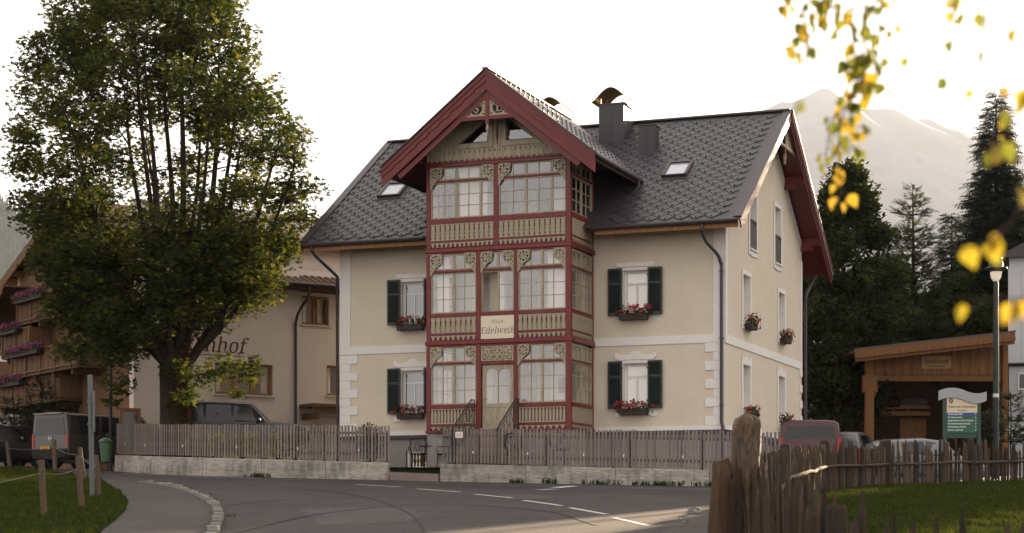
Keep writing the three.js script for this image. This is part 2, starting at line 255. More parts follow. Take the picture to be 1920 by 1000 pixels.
{ // asphalt patches and the broken edge at the lower right
  const pm = mat([0.20, 0.19, 0.185], { map: asphaltMap(0.62), bumpMap: T.grit, bumpScale: 0.008, roughness: 0.95 });
  const strip = (pts, lift = 0.004) => sheet((a => a.reduce((s, p, i) => { const q = a[(i + 1) % a.length]; return s + p[0] * q[1] - q[0] * p[1]; }, 0) > 0 ? a : a.reverse())(pts.map(([x, y]) => xd(G(x, y)))), lift, 2);
  structure('road_patch', strip([[200, 890], [380, 897], [720, 905], [1000, 913], [1330, 920], [1330, 917], [1000, 910.5], [720, 903.5], [380, 894], [200, 888]]), pm);
  structure('road_patch', strip([[1236, 1003], [1262, 985], [1284, 962], [1300, 958], [1345, 955], [1345, 1003]]), MT.path);
  const seam = (pts, w) => { const c = new THREE.CatmullRomCurve3(pts.map(([x, y]) => { const g = G(x, y); return V(g.x, 0, g.z); })).getPoints(24), P = [], U = []; for (let i = 0; i < c.length - 1; i++) { const q = c.slice(i, i + 2).map((p, k) => { const d = c[Math.min(c.length - 1, i + k + 1)].clone().sub(c[Math.max(0, i + k - 1)]).normalize(), ww = w * (0.6 + 0.8 * n32(i + k, w * 90)); return [V(p.x - d.z * ww / 2, 0, p.z + d.x * ww / 2), V(p.x + d.z * ww / 2, 0, p.z - d.x * ww / 2)]; }); for (const p of [q[0][0], q[0][1], q[1][0], q[0][1], q[1][1], q[1][0]]) { P.push(p.x, gy(p.x, -p.z) + 0.008, p.z); U.push(p.x, p.z); } } return triangles(P, U); };
  const tar = mat([0.032, 0.029, 0.029], { roughness: 0.85, side: THREE.DoubleSide });
  for (const [p, w] of [[[[430, 1002], [620, 962], [820, 946], [1010, 958], [1120, 986]], 0.07], [[[420, 948], [560, 938], [700, 936]], 0.05], [[[860, 912], [1010, 918], [1190, 926], [1325, 930]], 0.06], [[[520, 915], [640, 925], [760, 960], [800, 1000]], 0.05]]) structure('tar_seam', seam(p, w), tar);
  structure('road_patch', strip([[560, 955], [720, 950], [800, 962], [770, 980], [600, 984]], 0.003), pm); structure('road_patch', strip([[930, 925], [1010, 928], [1040, 936], [960, 938]], 0.003), pm);
  const t = thing('broken_edge', 'row of broken setts edging the asphalt patch by the big post', 'setts');
  const r = rand(77), sm = [mat([0.25, 0.23, 0.21], { map: T.patch }), mat([0.18, 0.17, 0.16], { map: T.patch })];
  for (let i = 0; i < 15; i++) { const p = G(1272 + (i < 9 ? i * 3.4 : 30), 985 - i * (i < 9 ? 2.9 : 2.2)); const w = rr(r, 0.10, 0.2); const o = part('sett', chamferBox(-w / 2, w / 2, -0.05, rr(r, 0.015, 0.035), -w / 2.4, w / 2.4, 0.012), sm[i % 2], t); o.position.set(p.x + rr(r, -0.1, 0.1), p.y, p.z); o.rotation.y = r() * 3; }
}
// ---------- mountains and wooded hill ----------
function ridge(name, label, pts, d, thick, m, rough, seed) {   // pts: skyline [px, py]; the slope comes forward and down to the valley floor
  const n = 200, k = 28, P = [], U = [], nz = lattice(64, seed);
  const top = px => { for (let i = 0; i < pts.length - 1; i++) if (px <= pts[i + 1][0]) { const t = (px - pts[i][0]) / (pts[i + 1][0] - pts[i][0]); return pts[i][1] + (pts[i + 1][1] - pts[i][1]) * t; } return pts.at(-1)[1]; };
  const grid = [];
  for (let i = 0; i <= n; i++) { const px = pts[0][0] + (pts.at(-1)[0] - pts[0][0]) * i / n, row = []; for (let j = 0; j <= k; j++) { const t = j / k, dd = d - thick * t; const c = at(px, top(px), d); const y = c.y * Math.pow(1 - t, 0.85) + 2 * t; const f = (nz(i * 0.16, j * 0.2) + 0.5 * nz(i * 0.5 + 9, j * 0.55) + 0.25 * nz(i * 1.1, j * 1.2 + 4) - 0.87) * rough * (j ? Math.min(1, j / 5) : 0.1); row.push(V(c.x * (1 - 0.1 * t) + f * 0.3, y + f * 0.8 * (1 - t), -dd)); } grid.push(row); }
  const idx = []; for (const row of grid) for (const q of row) { P.push(q.x, q.y, q.z); U.push(q.x / 120, q.y / 120); }
  for (let i = 0; i < n; i++) for (let j = 0; j < k; j++) { const a = i * (k + 1) + j, b = a + k + 1; idx.push(a, b + 1, b, a, a + 1, b + 1); }
  const g = new THREE.BufferGeometry(); g.setAttribute('position', new THREE.Float32BufferAttribute(P, 3)); g.setAttribute('uv', new THREE.Float32BufferAttribute(U, 2)); g.setIndex(idx); g.computeVertexNormals(); const o = structure(name, g, m); o.userData.label = label; return grid;
}
const rock = mat([0.20, 0.195, 0.19], { map: T.patch, roughness: 1 }), wooded = mat([0.05, 0.062, 0.03], { map: T.patch, roughness: 1 });
ridge('mountain', 'pale hazy rocky mountain', [[900, 560], [1180, 330], [1300, 262], [1380, 222], [1428, 207], [1470, 190], [1482, 194], [1510, 182], [1545, 163], [1562, 168], [1578, 178], [1600, 204], [1640, 204], [1676, 204], [1690, 210], [1720, 224], [1746, 222], [1770, 238], [1810, 248], [1850, 275], [2000, 340], [2300, 470], [2600, 420], [3000, 520]], 9000, 5200, rock, 60, 3);
const hillGrid = ridge('hill', 'steep wooded hillside fading in haze', [[-900, 60], [-500, 170], [-200, 290], [-60, 352], [0, 383], [40, 404], [75, 432], [110, 470], [180, 520], [300, 590], [420, 660], [560, 740]], 3600, 1800, wooded, 90, 8);
{ // the far wood: spruces on the hill as one mass
  const cone = []; for (let l = 0; l < 4; l++) { const y0 = 0.1 + l * 0.22, y1 = y0 + 0.34, r0 = 0.17 - l * 0.035; for (let k = 0; k < 6; k++) { const a = k / 6 * 6.283 + l, b = (k + 1) / 6 * 6.283 + l; cone.push(Math.cos(a) * r0, y0, Math.sin(a) * r0, 0, y1, 0, Math.cos(b) * r0, y0, Math.sin(b) * r0); } }
  const g = triangles(cone), r = rand(91), ms = [], cs = [];
  for (let q = 0; q < 26000; q++) { const i = Math.floor(r() * 198), j = Math.floor(r() * 22), a = hillGrid[i][j].clone().lerp(hillGrid[i + 1][j + 1], r()).lerp(hillGrid[i + 1][j], r() * 0.5); const s = rr(r, 14, 30); a.y -= 2; ms.push(M4(a, new THREE.Euler(0, r() * 6, 0), V(s * 1.15, s, s * 1.15))); cs.push(lin(0.035, 0.05, 0.022).multiplyScalar(rr(r, 0.7, 1.6))); }
  userdata(copies('hillside_wood', g, mat([1, 1, 1], { roughness: 1 }), ms, scene, cs), 'dense spruce wood covering the hazy hillside', 'forest');
}
// ---------- the villa ----------
const HOUSE_Y = EYE + 3.011, HOUSE_TURN = -21 * Math.PI / 180;
const villa = thing('villa', 'cream two-storey villa with dark tiled roof and a red and beige wooden veranda tower', 'house', [400 / FOC * 57, HOUSE_Y, -57], HOUSE_TURN);
const WL = -12.88, WD = 10.7, EAVE_W = -1.1, EAVE_H = 6.08, RIDGE_W = 5.6, SLOPE = 0.672, RIDGE_H = EAVE_H + SLOPE * (RIDGE_W - EAVE_W);
const roofTop = w => EAVE_H + SLOPE * (w < RIDGE_W ? w - EAVE_W : 2 * RIDGE_W - EAVE_W - w);
{
  // walls with real openings
  const frontOpen = [[-3.22, -2.42, 0.58, 1.95], [-3.22, -2.42, 3.44, 4.80], [-10.68, -9.88, 0.58, 1.95], [-10.68, -9.88, 3.44, 4.80], [-10.55, -9.55, -1.18, -0.62]];
  const fs = poly([[WL, -1.6], [-0.35, -1.6], [-0.35, 6.6], [WL, 6.6]]); frontOpen.forEach(h => fs.holes.push(rectHole(...h)));
  // split at the floor line: plinth below, stucco above
  const up = poly([[WL, -0.02], [-0.35, -0.02], [-0.35, 6.62], [WL, 6.62]]); frontOpen.slice(0, 4).forEach(h => up.holes.push(rectHole(...h)));
  part('wall', extrude(up, 0.35, -0.35), MT.cream, villa);
  const low = poly([[WL + 0.03, -2.2], [-0.03, -2.2], [-0.03, -0.02], [WL + 0.03, -0.02]]); low.holes.push(rectHole(...frontOpen[4]));
  part('plinth', extrude(low, 0.3, -0.34), MT.plinth, villa).userData.label = 'grey rendered plinth';
  const rightOpen = [[2.12, 3.05, 0.42, 2.0], [7.0, 7.93, 0.42, 2.0], [2.12, 3.05, 3.30, 4.82], [7.0, 7.93, 3.30, 4.82], [2.98, 3.88, 5.74, 7.5], [6.45, 7.35, 5.74, 7.62]];
  const under = w => roofTop(w) - 0.26;
  const toRight = g => g.rotateY(Math.PI / 2);
  const rs = poly([[0, -0.02], [WD, -0.02], [WD, under(WD)], [RIDGE_W, under(RIDGE_W)], [0, under(0)]]); rightOpen.forEach(h => rs.holes.push(rectHole(...h)));
  part('wall', toRight(extrude(rs, 0.35, -0.35)), MT.cream, villa);
  part('plinth', toRight(extrude(poly([[0.32, -2.2], [WD - 0.03, -2.2], [WD - 0.03, -0.02], [0.32, -0.02]]), 0.3, -0.34)), MT.plinth, villa);
  const ls = poly([[0.35, -2.2], [WD, -2.2], [WD, under(WD)], [RIDGE_W, under(RIDGE_W)], [0.35, under(0.35)]]);
  part('wall', toRight(extrude(ls, 0.3, 0)).translate(WL, 0, 0), MT.cream, villa);
  part('wall', boxAt(WL + 0.3, -0.35, -2.2, 6.5, -WD, -WD + 0.3), MT.cream, villa);
  part('floor', merge([boxAt(WL + 0.32, -0.36, -0.05, 0.08, -WD + 0.31, -0.36), boxAt(WL + 0.32, -0.36, 2.75, 2.95, -WD + 0.31, -0.36), boxAt(WL + 0.32, -0.36, 5.45, 5.65, -WD + 0.31, -0.36)]), MT.floorWood, villa);
  part('partition', merge([boxAt(-6.6, -6.45, 0.09, 5.44, -WD + 0.31, -0.36), boxAt(WL + 0.32, -6.62, 0.09, 5.44, -4.6, -4.45), boxAt(-6.44, -0.36, 0.09, 5.44, -4.6, -4.45)]), MT.inside, villa);
  // base moulding: pale strip, dark ledge
  for (const g of [boxAt(WL - 0.02, -8.86, -0.13, 0.0, 0.002, 0.03), boxAt(-4.14, 0.0, -0.13, 0.0, 0.002, 0.03), boxAt(0.002, 0.03, -0.13, 0.0, -WD, 0.03)]) part('base_strip', g, MT.white, villa);
  for (const g of [boxAt(WL - 0.03, -8.86, -0.24, -0.135, -0.04, 0.06), boxAt(-4.14, 0.06, -0.24, -0.135, -0.04, 0.06), boxAt(0.004, 0.06, -0.24, -0.135, -WD, -0.045)]) part('ledge', g, MT.darkMetal, villa);
  // band course, corner strips, quoins
  part('band_course', boxAt(WL, -8.86, 2.52, 2.77, 0.002, 0.03), MT.white, villa); part('band_course', boxAt(-4.14, 0.0, 2.50, 2.75, 0.002, 0.03), MT.white, villa); part('band_course', boxAt(0.002, 0.03, 2.48, 2.74, -WD, 0.03), MT.white, villa);
  part('corner_strip', boxAt(-0.36, 0.0, 2.752, 6.5, 0.002, 0.026), MT.white, villa); part('corner_strip', boxAt(0.002, 0.026, 2.742, 6.6, -0.22, 0.026), MT.white, villa); part('corner_strip', boxAt(WL, WL + 0.38, 2.772, 6.5, 0.002, 0.026), MT.white, villa); part('corner_strip', boxAt(0.002, 0.026, 2.742, 6.3, -WD, -WD + 0.25), MT.white, villa);
  for (const side of [0, 1]) for (let i = 0; i < 9; i++) { const y0 = 0.004 + i * 0.277, len = i % 2 ? 0.36 : 0.62; part('quoin', side ? chamferBox(-len, 0.0, y0, y0 + 0.273, 0.002, 0.034, 0.008) : chamferBox(WL, WL + len + 0.03, y0, y0 + 0.273, 0.002, 0.034, 0.008), MT.white, villa); }
  for (let i = 0; i < 9; i += 2) part('quoin', boxAt(0.002, 0.034, 0.004 + i * 0.277, 0.277 + i * 0.277, -WD, -WD + 0.4), MT.white, villa);
  // gable cornice under the right rake
  for (const [w0, w1] of [[0.0, RIDGE_W], [RIDGE_W, WD]]) part('gable_moulding', bar(V(0.016, under(w0) - 0.12, -w0), V(0.016, under(w1) - 0.12, -w1), 0.028, 0.16), MT.white, villa);

  // front windows
  const frontWindow = (x0, x1, y0, y1, kind) => {
    const w = new THREE.Group(); w.name = 'window'; villa.add(w);
    const xm = (x0 + x1) / 2;
    part('reveal', merge([boxAt(x0, x0 + 0.006, y0, y1, -0.14, 0.02), boxAt(x1 - 0.006, x1, y0, y1, -0.14, 0.02), boxAt(x0 + 0.006, x1 - 0.006, y1 - 0.006, y1, -0.14, 0.02)]), MT.white, w);
    part('surround', merge([boxAt(x0 - 0.12, x0, y0 - 0.08, y1 + 0.1, 0.003, 0.024), boxAt(x1, x1 + 0.12, y0 - 0.08, y1 + 0.1, 0.003, 0.024), boxAt(x0, x1, y1, y1 + 0.1, 0.003, 0.024), boxAt(x0, x1, y0 - 0.08, y0, 0.003, 0.024)]), MT.white, w);
    part('frame', merge([boxAt(x0 + 0.006, x0 + 0.08, y0, y1 - 0.006, -0.2, -0.14), boxAt(x1 - 0.08, x1 - 0.006, y0, y1 - 0.006, -0.2, -0.14), boxAt(x0 + 0.08, x1 - 0.08, y1 - 0.08, y1 - 0.006, -0.2, -0.14), boxAt(x0 + 0.08, x1 - 0.08, y0, y0 + 0.1, -0.2, -0.14), boxAt(x0 + 0.08, x1 - 0.08, y1 - 0.42, y1 - 0.375, -0.19, -0.145), boxAt(xm - 0.018, xm + 0.018, y0 + 0.1, y1 - 0.42, -0.19, -0.145)]), MT.sashWhite, w);
    for (const [a, b, c, d] of [[x0 + 0.08, xm - 0.018, y0 + 0.1, y1 - 0.42], [xm + 0.018, x1 - 0.08, y0 + 0.1, y1 - 0.42], [x0 + 0.08, x1 - 0.08, y1 - 0.375, y1 - 0.08]]) part('pane', boxAt(a, b, c, d, -0.172, -0.168), MT.glass, w);
    part('sill', chamferBox(x0 - 0.06, x1 + 0.06, y0 - 0.05, y0, -0.14, 0.10, 0.01), MT.white, w);
    if (kind.pale_sheet) part('pale_sheet', boxAt(x0 + 0.02, x1 - 0.02, y0 + 0.02, y1 - 0.02, -0.235, -0.23), MT.curtain, w);  // pale sheet standing in for the sky reflected in the right panes
    if (kind.upper) part('lintel', chamferBox(x0 - 0.2, x1 + 0.2, y1 + 0.105, y1 + 0.24, 0.002, 0.05, 0.008), MT.white, w);
    else {
      const s = new THREE.Shape(), a = x0 - 0.26, b = x1 + 0.26, y = y1 + 0.105;                       // carved head with a raised middle and curled ears
      s.moveTo(a + 0.08, y); s.lineTo(b - 0.08, y); s.bezierCurveTo(b - 0.02, y + 0.04, b + 0.05, y + 0.1, b, y + 0.2); s.bezierCurveTo(b - 0.02, y + 0.24, b - 0.1, y + 0.22, b - 0.12, y + 0.15); s.bezierCurveTo(b - 0.25, y + 0.13, xm + 0.26, y + 0.12, xm + 0.15, y + 0.2); s.bezierCurveTo(xm + 0.11, y + 0.28, xm - 0.11, y + 0.30, xm - 0.15, y + 0.2); s.bezierCurveTo(xm - 0.26, y + 0.12, a + 0.25, y + 0.13, a + 0.12, y + 0.15); s.bezierCurveTo(a + 0.1, y + 0.22, a + 0.02, y + 0.24, a, y + 0.2); s.bezierCurveTo(a - 0.05, y + 0.1, a + 0.02, y + 0.04, a + 0.08, y);
      part('carved_head', extrude(s, 0.04, 0.003, 0.006), MT.white, w);
      const f = new THREE.Shape(), yb = y0 - 0.085; f.moveTo(a + 0.1, yb); f.bezierCurveTo(a - 0.04, yb - 0.02, a - 0.08, yb - 0.2, a + 0.06, yb - 0.2); f.bezierCurveTo(a + 0.18, yb - 0.2, a + 0.2, yb - 0.12, a + 0.3, yb - 0.12); f.lineTo(b - 0.3, yb - 0.12); f.bezierCurveTo(b - 0.2, yb - 0.12, b - 0.18, yb - 0.2, b - 0.06, yb - 0.2); f.bezierCurveTo(b + 0.08, yb - 0.2, b + 0.04, yb - 0.02, b - 0.1, yb); f.closePath();
      part('apron', extrude(f, 0.03, 0.003, 0.005), MT.white, w);
    }
  };
  frontOpen.slice(0, 4).forEach((o, i) => frontWindow(...o, { upper: i % 2 === 1, pale_sheet: i < 2 }));
  // louvred shutters
  const slatGeo = box(0.36, 0.03, 0.012).rotateX(0.6);
  for (const [x0, x1, y0, y1] of frontOpen.slice(0, 4)) for (const s of [-1, 1]) {
    const a = s < 0 ? x0 - 0.47 : x1 + 0.01, b = a + 0.46, lo = y0 - 0.02, hi = y1 + 0.07, mid = lo + (hi - lo) * 0.66;
    const sh = part('shutter', merge([boxAt(a, a + 0.05, lo, hi, 0.06, 0.10), boxAt(b - 0.05, b, lo, hi, 0.06, 0.10), boxAt(a + 0.05, b - 0.05, lo, lo + 0.09, 0.06, 0.10), boxAt(a + 0.05, b - 0.05, hi - 0.06, hi, 0.06, 0.10), boxAt(a + 0.05, b - 0.05, mid, mid + 0.06, 0.06, 0.10), boxAt(a + 0.05, b - 0.05, lo + 0.09, hi - 0.06, 0.062, 0.066)]), MT.green, villa);
    for (let y = lo + 0.115; y < hi - 0.07; y += 0.042) { if (Math.abs(y - mid - 0.03) < 0.045) continue; const o = part('slat', slatGeo, MT.green, sh); o.position.set((a + b) / 2, y, 0.082); }
    for (const y of [lo + 0.2, hi - 0.24]) part('hinge', boxAt(s < 0 ? b - 0.02 : a - 0.03, s < 0 ? b + 0.03 : a + 0.02, y, y + 0.04, 0.1, 0.112), MT.iron, sh);
  }
  // basement window; ochre strips colour in the reflection of a sunlit fence
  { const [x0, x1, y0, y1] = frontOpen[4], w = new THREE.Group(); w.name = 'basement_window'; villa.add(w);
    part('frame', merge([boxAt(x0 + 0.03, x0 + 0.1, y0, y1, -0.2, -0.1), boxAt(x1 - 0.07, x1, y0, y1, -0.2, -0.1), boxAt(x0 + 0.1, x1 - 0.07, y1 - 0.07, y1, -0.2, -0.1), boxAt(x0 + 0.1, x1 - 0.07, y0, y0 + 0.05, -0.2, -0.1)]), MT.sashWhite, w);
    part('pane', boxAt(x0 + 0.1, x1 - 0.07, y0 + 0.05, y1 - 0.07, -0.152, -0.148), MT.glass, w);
    part('reflection_strips', merge([0, 1, 2, 3, 4, 5, 6].map(i => boxAt(x0 + 0.13 + i * 0.115, x0 + 0.19 + i * 0.115, y0 + 0.05, y1 - 0.09, -0.26 - 0.02 * (i % 2), -0.24 - 0.02 * (i % 2)))), mat([0.55, 0.30, 0.08], { map: T.grainColor }), w).userData.label = 'ochre strips behind the pane, coloured as the reflection of a sunlit fence'; }
  // side windows: deep reveals, carved surrounds
  rightOpen.forEach(([w0, w1, y0, y1], i) => {
    const w = new THREE.Group(); w.name = 'window'; villa.add(w); const ground = i < 2, attic = i > 3;
    const s = ground ? (() => { const p = new THREE.Shape(), a = w0 - 0.15, b = w1 + 0.15, m = (w0 + w1) / 2; p.moveTo(a, y0 - 0.18); p.lineTo(b, y0 - 0.18); p.bezierCurveTo(b - 0.06, y0 + 0.6, b + 0.06, y0 + 1, b, y1 + 0.1); p.lineTo(b + 0.03, y1 + 0.33); p.bezierCurveTo(b - 0.08, y1 + 0.12, m + 0.2, y1 + 0.12, m, y1 + 0.37); p.bezierCurveTo(m - 0.2, y1 + 0.12, a + 0.08, y1 + 0.12, a - 0.03, y1 + 0.33); p.lineTo(a, y1 + 0.1); p.bezierCurveTo(a - 0.06, y0 + 1, a + 0.06, y0 + 0.6, a, y0 - 0.18); return p; })() : poly([[w0 - 0.13, y0 - 0.2], [w0 + 0.12, y0 - 0.2], [(w0 + w1) / 2, y0 - (attic ? 0.24 : 0.2)], [w1 - 0.12, y0 - 0.2], [w1 + 0.13, y0 - 0.2], [w1 + 0.13, y1 + 0.14], [w0 - 0.13, y1 + 0.14]]);
    s.holes.push(rectHole(w0, w1, y0, y1));
    part('surround', toRight(extrude(s, 0.035, 0.003, 0.006)), MT.white, w);
    part('reveal', merge([boxAt(-0.26, 0.02, y0, y1, -w0 - 0.006, -w0), boxAt(-0.26, 0.02, y0, y1, -w1, -w1 + 0.006), boxAt(-0.26, 0.02, y1 - 0.006, y1, -w1 + 0.006, -w0 - 0.006)]), MT.white, w);
    part('sill', boxAt(-0.25, 0.09, y0 - 0.045, y0 + 0.002, -w1 - 0.04, -w0 + 0.04), MT.white, w);
    part('frame', merge([boxAt(-0.31, -0.26, y0, y1, -w0 - 0.08, -w0), boxAt(-0.31, -0.26, y0, y1, -w1, -w1 + 0.08), boxAt(-0.31, -0.26, y1 - 0.08, y1, -w1 + 0.08, -w0 - 0.08), boxAt(-0.31, -0.26, y0, y0 + 0.08, -w1 + 0.08, -w0 - 0.08)]), MT.sashWhite, w);
    part('pane', boxAt(-0.29, -0.286, y0 + 0.08, y1 - 0.08, -w1 + 0.08, -w0 - 0.08), MT.glass, w);
    part('pale_sheet', boxAt(-0.33, -0.326, y0, y1, -w1 + 0.01, -w0 - 0.01), MT.curtain, w);
    if (attic) { const L = [], h = 0.94; for (let k = 0; k <= 8; k++) L.push(boxAt(0.02, 0.034, y0 + 0.05, y0 + h, -w0 - 0.03 - k * (w1 - w0 - 0.06) / 8 - 0.007, -w0 - 0.03 - k * (w1 - w0 - 0.06) / 8 + 0.007)); for (const y of [0.05, 0.2, 0.78, h]) L.push(boxAt(0.018, 0.036, y0 + y - 0.01, y0 + y + 0.012, -w1 + 0.01, -w0 - 0.01)); for (let k = 0; k < 8; k++) L.push(metres(new THREE.TorusGeometry(0.045, 0.008, 4, 10).rotateY(Math.PI / 2).translate(0.027, y0 + 0.86, -w0 - 0.08 - k * 0.1))); part('grille', merge(L), MT.iron, w); }
  });

  // ---------- roof ----------
  const roof = new THREE.Group(); roof.name = 'roof'; villa.add(roof);
  const RX0 = -13.72, RX1 = 0.72, slopeLen = Math.hypot(RIDGE_W - EAVE_W, RIDGE_H - EAVE_H), ang = Math.atan(SLOPE);
  const slab = (x0, x1, wa, wb, t0, t1) => { const P = []; const prof = [[wa, roofTop(wa) - t0], [wb, roofTop(wb) - t0], [wb, roofTop(wb) - t1], [wa, roofTop(wa) - t1]]; const g = extrude(poly(prof), x1 - x0, 0); return g.rotateY(Math.PI / 2).translate(x0, 0, 0); };
  part('roof_deck', slab(RX0 + 0.03, RX1 - 0.03, EAVE_W, RIDGE_W, 0.03, 0.08), MT.roof, roof); part('roof_deck', slab(RX0 + 0.03, RX1 - 0.03, RIDGE_W, 2 * RIDGE_W - EAVE_W, 0.03, 0.08), MT.roof, roof);
  part('soffit', slab(RX0 + 0.04, -0.35, EAVE_W + 0.05, RIDGE_W - 0.02, 0.082, 0.13), MT.soffit, roof);
  part('soffit', slab(-0.34, RX1 - 0.05, RIDGE_W + 0.02, 2 * RIDGE_W - EAVE_W - 0.05, 0.082, 0.13), MT.red, roof); part('soffit', slab(-0.34, RX1 - 0.05, EAVE_W + 0.05, RIDGE_W - 0.02, 0.082, 0.13), MT.red, roof);
  part('soffit', slab(RX0 + 0.04, -0.35, RIDGE_W + 0.02, 2 * RIDGE_W - EAVE_W - 0.05, 0.082, 0.13), MT.soffit, roof);
  // rafters' ends and wall plate under the front eave
  for (let x = WL - 0.4; x < 0.4; x += 0.85) if (x < -9.6 || x > -3.9) part('rafter', bar(V(x, roofTop(-0.98) - 0.21, 0.98), V(x, roofTop(0) - 0.21, -0.02), 0.12, 0.15), MT.soffit, roof);
  part('fascia', boxAt(RX0 + 0.05, -9.3, EAVE_H - 0.3, EAVE_H - 0.1, 1.03, 1.06), MT.soffit, roof); part('fascia', boxAt(-3.8, RX1 - 0.06, EAVE_H - 0.3, EAVE_H - 0.1, 1.03, 1.06), MT.soffit, roof);
  // rakes
  const rake = (x, w, h, drop, m, back, name) => { const a = back ? V(x, roofTop(2 * RIDGE_W - EAVE_W) - drop, -(2 * RIDGE_W - EAVE_W)) : V(x, EAVE_H - drop, -EAVE_W), b = V(x, RIDGE_H - drop, -RIDGE_W); return part(name, bar(a, b, w, h), m, roof); };
  rake(RX1 + 0.02, 0.04, 0.30, 0.20, MT.red, false, 'bargeboard');
  for (const [k, dx] of [[0, 0.02], [1, 0.055], [2, 0.09]]) rake(RX1 + dx - 0.02, 0.03, 0.15, 0.12 + k * -0.0 + (2 - k) * 0.11, MT.red, true, 'bargeboard');
  rake(RX1 - 0.06, 0.26, 0.05, 0.0, MT.darkMetal, false, 'verge_trim'); rake(RX1 - 0.04, 0.3, 0.05, 0.0, MT.darkMetal, true, 'verge_trim');
  rake(RX0 + 0.06, 0.26, 0.05, 0.0, MT.darkMetal, false, 'verge_trim'); rake(RX0 + 0.02, 0.04, 0.28, 0.18, MT.red, false, 'bargeboard'); rake(RX0 + 0.02, 0.04, 0.28, 0.18, MT.red, true, 'bargeboard');
  part('ridge_cap', bar(V(RX0, RIDGE_H + 0.0, -RIDGE_W), V(RX1 + 0.03, RIDGE_H + 0.0, -RIDGE_W), 0.22, 0.06), MT.darkMetal, roof);
  // purlin ends and the carved triangle in the right gable
  for (const w of [0.1, 8.0, 10.6]) part('purlin', merge([boxAt(-0.3, 0.68, roofTop(w) - 0.40, roofTop(w) - 0.14, -w - 0.1, -w + 0.1), boxAt(-0.1, 0.42, roofTop(w) - 0.56, roofTop(w) - 0.41, -w - 0.09, -w + 0.09)]), MT.red, roof);
  { const y = RIDGE_H - 1.18, h = 1.18 / SLOPE * 0.86; part('collar_beam', bar(V(0.55, y, -RIDGE_W + h), V(0.55, y, -RIDGE_W - h), 0.07, 0.08), MT.larch, roof); part('king_post', boxAt(0.52, 0.58, y - 0.28, RIDGE_H - 0.2, -RIDGE_W - 0.035, -RIDGE_W + 0.035), MT.red, roof);
    part('pendant', metres(new THREE.LatheGeometry([[0.001, 0], [0.03, 0.02], [0.05, 0.08], [0.03, 0.14], [0.06, 0.22], [0.045, 0.3], [0.05, 0.33], [0.001, 0.34]].map(p => new THREE.Vector2(...p)), 10)).translate(0.55, y - 0.6, -RIDGE_W), MT.beige, roof); }
  globalThis.gableFret = (x0, x1, y0, yTopAt, seed) => { // triangular fretwork: frame with scroll holes
    const s = poly([[x0, y0], [x1, y0], [x1, yTopAt(x1)], [x0, Math.max(y0 + 0.02, yTopAt(x0))]]); const r = rand(seed);
    for (let x = Math.min(x0, x1) + 0.1; x < Math.max(x0, x1) - 0.06; x += 0.115) for (let y = y0 + 0.09; y < yTopAt(x) - 0.12; y += 0.115) { const h = new THREE.Path(), a = r() * 6.3, q = 0.042; for (let k = 0; k <= 8; k++) { const t = a + k / 8 * 4.4, rad = q * (1 - 0.35 * k / 8); k ? h.lineTo(x + Math.cos(t) * rad, y + Math.sin(t) * rad) : h.moveTo(x + Math.cos(t) * rad, y + Math.sin(t) * rad); } for (let k = 8; k >= 0; k--) { const t = a + k / 8 * 4.4, rad = q * 0.45; h.lineTo(x + Math.cos(t) * rad * 0.8, y + Math.sin(t) * rad * 0.8); } s.holes.push(h); }
    return extrude(s, 0.03, 0);
  };
  { const y = RIDGE_H - 1.13, mk = s => gableFret(0.05, 1.2, y, x => RIDGE_H - 0.36 - (x) * SLOPE, 5 + s); for (const s of [-1, 1]) part('fretwork', mk(s).rotateY(Math.PI / 2).translate(0, 0, 0).scale(1, 1, s).translate(0.54, 0, -RIDGE_W), MT.beige, roof); }
  // diamond tiles with snow hooks on the front slope
  { const D = 0.48, h = D / 2, tone = [0.9, 1, 1.12].map(k => { const m = MT.roof.clone(); m.color = lin(0.046 * k, 0.040 * k, 0.042 * k); return m; });
    const plate = (() => { const s = poly([[0, -h], [h, 0], [0, h], [-h, 0]].map(([x, y]) => [x * 0.95, y * 0.95])); const g = new THREE.ExtrudeGeometry(s, { depth: 0.016, bevelEnabled: false }); g.rotateX(-0.03); const n = new THREE.BoxGeometry(0.035, 0.05, 0.045).translate(0, -h + 0.12, 0.035); return merge([metres(g), metres(n)]); })();
    const q = new THREE.Euler(-(Math.PI / 2 - ang), 0, 0), list = [];
    const rows = Math.floor(slopeLen / h); let c = 0;
    for (let j = 1; j < rows; j++) for (let i = 0; i < 31; i++) { const x = RX0 + 0.12 + h + i * D + (j % 2 ? h : 0), s = j * h + 0.03; if (x > RX1 - 0.42 || x < RX0 + 0.3 || s > slopeLen - 0.22) continue; const w = EAVE_W + s * Math.cos(ang), y = roofTop(w) - 0.022;
      const vy = y, inVer = Math.abs(x + 6.52) < 3.1 && vy < 10.4 - 0.8 * Math.abs(x + 6.52) - 0.1; if (inVer) continue; list.push([V(x, y, -w), c++]); }
    list.sort((a, b) => b[0].x - a[0].x); const shown = [], rest = [], near = list.filter(l => l[0].x > -6.5), far = list.filter(l => l[0].x <= -6.5);
    const pick = new Set([...near.filter(l => l[0].x > -3.6), ...far.filter(l => l[0].x < -9.4), ...near, ...far].slice(0, 5000)); let n = 0; for (const l of pick) (n++ < 300 ? shown : rest).push(l);
    for (const [p, k] of shown) { const o = part('tile', plate, tone[(k * 7) % 3], roof); o.position.copy(p); o.rotation.copy(q); }
    if (rest.length) stuff(part('tiles', merge(rest.map(([p]) => plate.clone().applyMatrix4(M4(p, q, 1)))), MT.roof, roof)); }
  // gutters and downpipes
  const gut = (x0, x1) => part('gutter', merge([tube([V(x0, EAVE_H - 0.1, 1.13), V(x1, EAVE_H - 0.1, 1.13)], 0.075, 10)]), MT.darkMetal, roof);
  gut(RX0 + 0.02, -9.4); gut(-3.85, RX1 - 0.05);
